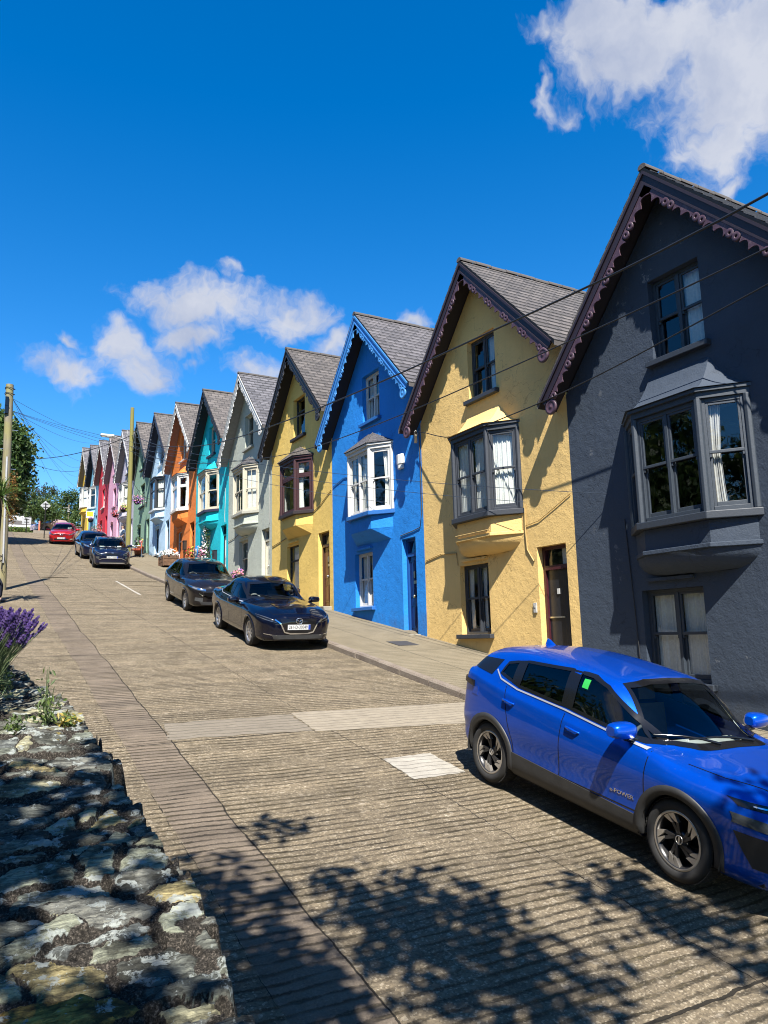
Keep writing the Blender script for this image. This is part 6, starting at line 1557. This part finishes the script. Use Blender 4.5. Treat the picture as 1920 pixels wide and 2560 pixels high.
flower_mass('window_box', 'window box of white and pink flowers on the orange house sill', (9.98, 40.75, DATUM[6]+1.22), (.22, .62, .28), 300, 120, [F_W, F_W, F_P], 2, pbox, 'window box')
flower_mass('window_box', 'window box of trailing pink and violet flowers on the grey green house', (9.96, 30.1, DATUM[4]+1.15), (.26, .72, .32), 320, 200, [F_P, F_V, F_P, F_O], 3, pbox, 'window box')
def pots(t):
    b = MB()
    for y in (-.5, -.1, .35): b.lathe([(.0, -.75), (.16, -.75), (.22, -.35), (.24, -.33), (.2, -.33), (0, -.36)], 14, Matrix.Translation((0, y, 0)))
    b.build('pots', gloss('terracotta', (.30, .12, .06), .8, .2, .2), t)
flower_mass('potted_flowers', 'pots of red and lime coloured flowers between orange and turquoise houses', (9.75, 36.3, zroad(36.3)+.13+.85), (.35, .72, .48), 480, 150, [F_R, F_Y, F_R, F_O], 4, pots, 'flowers')
flower_mass('potted_flowers', 'pots of pink and white flowers below the turquoise bay', (9.8, 34.9, zroad(34.9)+.13+.9), (.32, .62, .55), 420, 240, [F_P, F_W, F_P], 5, pots, 'flowers')
def climber():
    rnd = random.Random(6); base = Vector((10.05, 34.6, zroad(34.6)+.13)); t = empty('climbing_plant', base); tag(t, 'white flowered climber scaling the turquoise house front', 'climber'); lf, fl, st = MB(), MB(), MB()
    st.tube([(0, 0, 0), (-.05, .1, 1), (-.03, .0, 2.1), (-.03, .15, 2.7)], [.03, .02, .015, .008], 6)
    for i in range(900):
        z = rnd.uniform(.2, 2.75); wd = .38 if z < 2 else .22; p = Vector((-.1+rnd.gauss(0, .06), rnd.gauss(.05, wd*.55), z)); leaf(lf, p, .08, rnd, rnd.randrange(3), .2, .5)
        if i % 5 == 0: leaf(fl, p+Vector((-.07, 0, 0)), .085, rnd, 0, 0, .9)
    st.build('stems', BARK, t); lf.build('leaves', DM, t, fixn=False); fl.build('blooms', [F_W], t, fixn=False)
climber()
def disc():   # daisy plaque among the flowers
    b = MB(); Mx = Matrix.Rotation(-math.pi/2, 4, 'Y'); b.lathe([(0, 0), (.3, 0), (.3, .02), (0, .02)], 20, Mx, 0); b.lathe([(0, .03), (.06, .03), (.06, .021)], 12, Mx, 2)
    for k in range(8):
        a = 2*math.pi*k/8; b.prism([(.05, -.03), (.15, -.05), (.17, 0), (.15, .05), (.05, .03)], .021, .027, 1, Mx @ Matrix.Rotation(a, 4, 'Z'))
    o = b.build('daisy_plaque', [gloss('plaque_blue', (.02, .2, .55), .4, 0, .05), WHITEP, gloss('plaque_yellow', (.6, .4, .03), .4, 0, 0)]); o.location = (9.42, 34.4, zroad(34.4)+1.25); tag(o, 'round blue daisy plaque among the flowers of the turquoise house', 'ornament')
disc()
def basket(label, loc, mats, seed, r=.34):
    def bowl(t):
        b = MB(); b.lathe([(0, -.32), (.1, -.3), (.2, -.2), (.24, -.05), (.23, -.03), (0, -.06)], 14); b.build('basket', WELL, t)
        c = MB()
        for a in (0, 2.1, 4.2): c.tube([(.22*math.cos(a), .22*math.sin(a), -.05), (0, 0, .6)], .006, 5)
        c.tube([(0, 0, .6), (.36, 0, .62)], .012, 6); c.build('hanger', BLACKG, t)
    return flower_mass('hanging_basket', label, loc, (r, r, r*.85), 200, 110, mats, seed, bowl, 'hanging basket')
basket('hanging basket of purple flowers under the sage green house window', (9.80, 50.3, 12.0), [F_V, F_P, F_V], 7, .42); basket('hanging basket of crimson flowers on the dusty pink house', (9.82, 58.5, 12.35), [F_R, F_P], 8); basket('hanging basket of yellow flowers under the lilac grey bay', (9.7, 54.6, 12.15), [F_Y, F_Y, F_P], 9)
basket('dark hanging basket beside the yellow sign', (9.75, 70.6, 13.7), [F_V], 12, .2)
flower_mass('flowering_bush', 'pale red flowered bush on the pavement before the red house', (9.5, 65.3, zroad(65.3)+.7), (.55, .75, .55), 420, 70, [F_P, F_O], 10)
flower_mass('potted_flowers', 'pots of mixed flowers beside the orange chair', (9.3, 46.9, zroad(46.9)+.13+.85), (.3, .6, .38), 300, 60, [F_P, F_Y, F_W], 13, pots)
def sign():
    t = empty('hanging_sign', (9.65, 70.6, 14.1)); tag(t, 'white framed yellow projecting sign on the dull blue house', 'sign'); b = MB(); b.box(-.30, .35, -.03, .03, -.32, .32); b.build('board', WHITEP, t, bevel=.01)
    y = MB(); y.box(-.24, .29, -.036, -.031, -.16, .27); y.build('panel', gloss('sign_yellow', (.75, .62, .02), .5, 0, .02), t); br = MB(); br.tube([(.5, 0, .45), (.0, 0, .62), (.55, 0, .62)], .02, 6); br.build('bracket', BLACKG, t)
sign()
def chair():
    m = gloss('orange_seat', (.70, .13, .06), .5, .1, .08); t = empty('garden_chair', (8.95, 45.9, zroad(45.9)+.14)); t.rotation_euler = (0, 0, R(-100)); tag(t, 'orange red garden chair with metal legs on the pavement', 'chair')
    s = MB(); 
    for k in range(4): s.box(-.48, .48, -.28+k*.13, -.17+k*.13, .40, .445)
    s.build('seat', m, t, bevel=.01); k_ = MB(); 
    for k in range(3): k_.box(-.48, .48, .26+k*.02, .30+k*.02, .47+k*.16, .62+k*.16)
    k_.build('backrest', m, t, bevel=.01)
    for x in (-.42, .42):
        for (y0, y1, z) in ((-.28, -.22, .40), (.34, .26, .9)): l = MB(); l.tube([(x, y0, 0), (x, y1, z)], .016, 6); l.build('leg', CHROME, t)
        l = MB(); l.tube([(x*1.1, -.26, .40), (x*1.1, -.26, .60), (x*1.1, .26, .64)], .016, 6); l.build('armrest', CHROME, t)
chair()

# ---- top of the street: signs, post, hedge, bungalow, pier
GALV = gloss('sign_back_grey', (.42, .43, .44), .5, .1, .08)
def roadsign(label, loc, h, kind):
    t = empty('road_sign', loc); tag(t, label, 'sign'); p = MB(); p.tube([(0, 0, -.2), (0, 0, h+.2)], .038, 8); p.build('post', WELL, t)
    b = MB()
    if kind == 'diamond': M = Matrix.Translation((0, .06, h)) @ Matrix.Rotation(R(45), 4, 'Y'); b.box(-.265, .265, -.012, .012, -.265, .265, 0, M)
    else: b.box(-.36, .36, .04, .06, h-.32, h+.28)
    b.build('plate', GALV, t, bevel=.02); c = MB(); c.box(-.2, .2, .03, .046, h+.1, h+.15); c.box(-.2, .2, .03, .046, h-.15, h-.1); c.build('clip', WELL, t)
roadsign('grey back of a diamond road sign on a dark post', (5.33, 62.5, zroad(62.5)), 2.55, 'diamond'); roadsign('grey back of a squarish road sign in front of the hedge', (4.55, 70, zroad(70)), 1.05, 'rect')
b = MB(); b.tube([(0, 0, -.1), (0, 0, .95), (0, 0, 1.0)], [.075, .07, .03], 10); o = b.build('marker_post', gloss('orange_plastic', (.55, .15, .07), .6, .1, .1)); o.location = (5.75, 72.5, zroad(72.5)+.1); tag(o, 'orange marker post on the traffic island', 'post')
b = MB(); b.prism([(5.2, 71.6), (8.3, 71.6), (8.8, 73.5), (5.4, 73.5)], 12.3, 12.62); tag(b.build('traffic_island', patch_mat('island', (.2, .17, .13), (.28, .24, .18), .1)), kind='structure')
def hedge():
    rnd = random.Random(14); b = MB()
    for _ in range(3600): leaf(b, Vector((rnd.uniform(-2.6, 2.6), rnd.uniform(-.5, .5), rnd.uniform(0, .55)+rnd.gauss(0, .03))), .16, rnd, rnd.choice((0, 1, 1, 2)), .6, .6)
    t = empty('hedge', (4.2, 82.2, 13.7)); tag(t, 'low clipped bright green hedge across the end of the street', 'hedge'); b.build('leaves', [GR_M, GR_L, leafm('lime_leaf', (.16, .22, .04))], t, fixn=False)
hedge()
def bungalow():
    t = empty('bungalow', (5.6, 105, 15.6)); tag(t, 'white bungalow with dark slate roof behind the hedge', 'house'); w = MB(); wl = plaster('white_render', (.72, .72, .70), .8, .3, .15)
    w.box(-4.5, 1.9, -2, 5, -1, 3.0); w.add([(-1.2, -3.2, -1), (.9, -3.2, -1), (.9, -3.2, 3.1), (-.15, -3.2, 4.5), (-1.2, -3.2, 3.1), (-1.2, -2, -1), (.9, -2, -1), (.9, -2, 3.1), (-.15, -2, 4.5), (-1.2, -2, 3.1)], [(0, 1, 2, 3, 4), (1, 6, 7, 2), (0, 4, 9, 5)]); w.build('wall', wl, t)
    r = MB(); r.add([(-4.9, -2.4, 2.9), (2.2, -2.4, 2.9), (1.6, 1.5, 5.3), (-4.9, 1.5, 5.3), (2.2, 5.4, 2.9), (-4.9, 5.4, 2.9)], [(0, 1, 2, 3), (3, 2, 4, 5), (1, 4, 2)], uvs=[[(0, 0), (7, 0), (6.5, 4.5), (0, 4.5)], [(0, 4.5), (6.5, 4.5), (7, 0), (0, 0)], [(0, 0), (7, 0), (3, 4)]])
    ro = r.build('roof', slate('bungalow_slate', (.10, .10, .115), .25), t, fixn=False); c = MB(); c.box(-.6, .5, 1.2, 1.9, 5.1, 6.0); c.build('chimney', wl, ro); g = MB(); g.tube([(2.2, -2.4, 2.95), (1.6, 1.5, 5.36)], .14, 6); g.tube([(-4.9, 1.5, 5.36), (1.6, 1.5, 5.36)], .12, 6); g.build('ridge_tiles', gloss('lichen_ridge', (.34, .28, .10), .8, .2, .2), ro)
    p = MB(); p.add([(-3.2, -4.8, 1.55), (2.2, -4.8, 1.55), (1.9, -3.1, 2.35), (-3.0, -3.1, 2.35)], [(0, 1, 2, 3)]); p.box(-3.2, 2.2, -4.8, -4.6, 1.3, 1.54); po = p.build('porch_roof', [gloss('porch_slate', (.07, .06, .055), .8, .2, .2)], t)
    f = MB()
    for x in (-3.1, -1.2, .55, 2.1): f.box(x-.12, x+.12, -4.8, -4.6, -.9, 1.3)
    f.box(-3.1, 2.1, -4.8, -4.6, -.9, .1); f.box(-3.3, 2.3, -4.95, -4.7, 1.25, 1.5); f.build('porch_frame', wl, t)
    g = MB(); g.quad((-3, -4.68, .1), (2, -4.68, .1), (2, -4.68, 1.3), (-3, -4.68, 1.3)); g.build('window', gloss('porch_glass', (.20, .30, .38), .12, 0, .2), t)
    v = MB(); v.box(-.55, .25, -3.24, -3.21, 2.9, 3.5); v.build('gable_vent', GALV, t)
bungalow()
def pier():
    t = empty('stone_pier', (9.5, 79.3, 13.2)); m = plaster('pier_stone', (.17, .14, .115), .9, 1.0, .6); tag(t, 'rough brown stone gate pier and wall beside the mustard house', 'wall')
    b = MB(); b.box(-.75, .75, 0, .9, -.4, .95); b.prism([(-.8, -.05), (.8, -.05), (.8, .95), (-.8, .95)], .95, 1.03); b.box(.75, 2.5, .3, .7, -.4, 1.1); b.box(-1.5, -.75, .3, .7, -.4, .8); b.build('wall', m, t, bevel=.04); return t
pier()
sp = pole('utility_pole', 'small far wooden pole with a box near the top among the trees', (9.52, 85, 13.6), (9.52, 85, 17.35), .11, .09, pole_mat('pole_wood_far', (.16, .12, .09), (.26, .2, .15), (.2, .16, .1)))
b = MB(); b.box(-.14, .14, -.2, -.08, 2.95, 3.3); b.box(-.55, .05, -.12, -.06, 3.35, 3.42); b.build('junction_box', INS, sp)
def far_car():
    b = MB(); P = []
    for x, w, h in ((-1.9, .70, .75), (-1.6, .85, .95), (-.9, .86, 1.4), (.3, .86, 1.42), (1.0, .86, 1.0), (1.8, .8, .85), (2.0, .65, .6)): P.append([(x, -w, .25), (x, -w, min(h, .85)), (x, -w*.78, h), (x, w*.78, h), (x, w, min(h, .85)), (x, w, .25)])
    b.grid(P, smooth=True); b.add(P[-1], [tuple(range(6))]); t = empty('parked_car', (7.5, 79, zroad(79))); t.rotation_euler = (0, 0, R(-150)); tag(t, 'small pale car parked beyond the red hatchback', 'car', 'cars parked along the street'); b.build('body', car_paint('pale_pink_paint', (.55, .40, .40), .2), t, fixn=True)
    for x in (-1.25, 1.25):
        for y in (-.8, .8): w = MB(); w.lathe([(0, -.1), (.3, -.1), (.3, .1), (0, .1)], 16, Matrix.Translation((x, y, .3)) @ Matrix.Rotation(math.pi/2, 4, 'X')); w.build('wheel', TYRE, t)
    g = MB(); g.add([(1.02, -.6, 1.0), (1.02, .6, 1.0), (.36, .55, 1.38), (.36, -.55, 1.38)], [(0, 1, 2, 3)]); g.build('windscreen', BLACKG, t)
far_car()

# ---- people
def person(name, label, loc, rz, shirt, trouser, pose='stand', skin=(.42, .26, .19), hair=(.03, .022, .018)):
    t = empty(name, loc); t.rotation_euler = (0, 0, rz); tag(t, label, 'person'); sk = gloss('skin', skin, .6, .05, .06)
    # joints (x forward, y left, z up)
    if pose == 'walk': J = dict(hL=(.0, .10, .90), kL=(.22, .10, .50), aL=(.20, .10, .09), tL=(.38, .11, .04), hR=(0, -.10, .90), kR=(-.05, -.10, .47), aR=(-.36, -.10, .14), tR=(-.26, -.11, .04))
    else: J = dict(hL=(0, .10, .90), kL=(.03, .11, .49), aL=(.0, .11, .08), tL=(.17, .13, .035), hR=(0, -.10, .90), kR=(.03, -.11, .49), aR=(0, -.11, .08), tR=(.17, -.13, .035))
    if pose == 'walk': A = dict(sL=(0, .19, 1.42), eL=(-.10, .25, 1.15), wL=(-.08, .24, .92), sR=(0, -.19, 1.42), eR=(-.08, -.25, 1.15), wR=(.02, -.24, .92))
    else: A = dict(sL=(0, .19, 1.42), eL=(.02, .25, 1.14), wL=(.20, .20, .98), sR=(0, -.19, 1.42), eR=(.02, -.25, 1.14), wR=(.22, -.18, 1.0))
    def skinned(nm, V, E, rad, mat, par=t, root=0):
        me = bpy.data.meshes.new(nm); me.from_pydata(V, E, []); o = bpy.data.objects.new(nm, me); COL.objects.link(o); o.parent = par; me.materials.append(mat)
        o.modifiers.new('skin', 'SKIN'); ly = me.skin_vertices[0] if me.skin_vertices else None
        if ly is None:
            bm = bmesh.new(); bm.from_mesh(me); bm.verts.layers.skin.verify(); bm.to_mesh(me); bm.free(); ly = me.skin_vertices[0]
        for i, r in enumerate(rad): ly.data[i].radius = r if isinstance(r, tuple) else (r, r)
        ly.data[root].use_root = True; s = o.modifiers.new('sub', 'SUBSURF'); s.levels = 2; s.render_levels = 2
        dg = bpy.context.evaluated_depsgraph_get(); dg.update(); m2 = bpy.data.meshes.new_from_object(o.evaluated_get(dg)); o.modifiers.clear(); o.data = m2
        for p_ in m2.polygons: p_.use_smooth = True
        return o
    V = [(0, 0, .95), (0, 0, 1.12), (0, 0, 1.30), (0, 0, 1.44), (.01, 0, 1.53), (.02, 0, 1.60), (.03, 0, 1.68), (.015, 0, 1.76)]; E = [(i, i+1) for i in range(7)]; Rd = [(.15, .11), (.14, .10), (.16, .11), (.13, .09), .055, .07, .085, .07]
    for s in 'LR':
        i = len(V); V += [J['h'+s], J['k'+s], J['a'+s], J['t'+s]]; E += [(0, i), (i, i+1), (i+1, i+2), (i+2, i+3)]; Rd += [.095, .062, .042, .038]
        i = len(V); V += [A['s'+s], A['e'+s], A['w'+s]]; E += [(3, i), (i, i+1), (i+1, i+2)]; Rd += [.062, .046, .032]
        w = Vector(A['w'+s]); sg = 1 if s == 'L' else -1; pm = w+Vector((.07, 0, -.03)); ip = len(V); V.append(tuple(pm)); E.append((i+2, ip)); Rd.append((.032, .018))
        for k in range(4): f1 = pm+Vector((.035, (k-1.5)*.018, -.012)); f2 = f1+Vector((.03-.004*abs(k-1.5), 0, -.022)); j = len(V); V += [tuple(f1), tuple(f2)]; E += [(ip, j), (j, j+1)]; Rd += [.010, .008]
        th = w+Vector((.06, -sg*.035, -.01)); j = len(V); V.append(tuple(th)); E.append((i+2, j)); Rd.append(.011)
    body = skinned('body', V, E, Rd, sk)
    # clothing as slightly larger skins over the body
    Vs = [(0, 0, .93), (0, 0, 1.10), (0, 0, 1.30), (0, 0, 1.43), (0, 0, 1.49)]; Es = [(0, 1), (1, 2), (2, 3), (3, 4)]; Rs = [(.175, .13), (.17, .125), (.185, .13), (.15, .105), .085]
    for s in 'LR':
        i = len(Vs); sh0, el = Vector(A['s'+s]), Vector(A['e'+s]); Vs += [tuple(sh0), tuple(sh0.lerp(el, .75))]; Es += [(3, i), (i, i+1)]; Rs += [.085, .075]
    skinned('shirt', Vs, Es, Rs, cloth_mat('shirt_cloth', shirt))
    Vt = [(0, 0, .98), (0, 0, .90)]; Et = [(0, 1)]; Rt = [(.165, .125), (.16, .13)]
    for s in 'LR':
        i = len(Vt); h, k, a = (Vector(J[q+s]) for q in 'hka'); Vt += [tuple(h-Vector((0, 0, .06))), tuple(k), tuple(a+Vector((0, 0, .03)))]; Et += [(1, i), (i, i+1), (i+1, i+2)]; Rt += [.115, .085, .07]
    skinned('trousers', Vt, Et, Rt, cloth_mat('trouser_cloth', trouser))
    for s in 'LR': a, q = Vector(J['a'+s]), Vector(J['t'+s]); skinned('shoe', [tuple(a-Vector((.05, 0, .035))), tuple(a.lerp(q, .5)-Vector((0, 0, .02))), tuple(q)], [(0, 1), (1, 2)], [.05, .05, .042], gloss('shoe', (.02, .02, .022), .5, .1, .1))
    h = MB(); rows = []
    for i in range(7):
        th = math.pi*.56*i/6; rows.append([Vector((.008+.104*math.sin(th)*math.cos(a)*(.95), .092*math.sin(th)*math.sin(a), 1.715+.125*math.cos(th)-(.05*max(0, -math.cos(a)))*math.sin(th)+.03*max(0, math.cos(a))*math.sin(th))) for a in [2*math.pi*k/16 for k in range(17)]])
    h.grid(rows); h.build('hair', gloss('hair', hair, .6, .2, .2), t)
    f = MB(); f.tube([(.10, 0, 1.70), (.122, 0, 1.665), (.10, 0, 1.655)], [.008, .014, .008], 6); [f.tube([(0, sg*.088, 1.70), (.0, sg*.098, 1.675), (.01, sg*.088, 1.65)], [.008, .012, .008], 6) for sg in (1, -1)]; f.build('nose_and_ears', sk, t)
    e = MB(); [e.tube([(.098, sg*.032, 1.693), (.106, sg*.032, 1.693)], .010, 8) for sg in (1, -1)]; e.tube([(.098, .025, 1.628), (.108, 0, 1.626), (.098, -.025, 1.628)], .006, 6); e.build('face_marks', gloss('eye_dark', (.05, .02, .02), .4, 0, 0), t)
    return t
person('person', 'person in white t-shirt and dark trousers half hidden behind the mossy pole', (8.72, 49.0, zroad(49)+.14), R(190), (.72, .76, .80), (.02, .02, .03))
person('person', 'person in dark trousers walking in at the left edge of the picture', (.80, 25.0, zroad(25.0)+.005), R(-4), (.05, .06, .08), (.022, .026, .04), 'walk')
# manhole cover in the pavement
b = MB(); b.box(8.75, 9.3, 14.9, 15.5, 0, .004); o = b.build('manhole_cover', gloss('iron', (.05, .045, .04), .6, .4, .2))
for v in o.data.vertices: v.co.z += zroad(v.co.y)+.125+.022
tag(o, 'square iron cover set in the pavement by the blue door', 'manhole cover')
# ------------------------------------------------------------------ overall reflectance, matched to the exposure
def scale_albedo():
    keep = ('wall_paint',)
    for m in bpy.data.materials:
        nt = m.node_tree; b = nt.nodes.get('Principled BSDF') if nt else None
        if b is None or b.inputs['Metallic'].default_value > .5: continue
        k = .98 if m.name.startswith(keep) else (1.0 if '_leaf' in m.name else .70)
        s = b.inputs['Base Color']
        if s.links:
            src = s.links[0].from_socket; out = mixc(nt, 1.0, src, (k, k, k), 'MULTIPLY'); nt.links.new(out, s)
        else:
            c = s.default_value; s.default_value = (c[0]*k, c[1]*k, c[2]*k, 1)
scale_albedo()
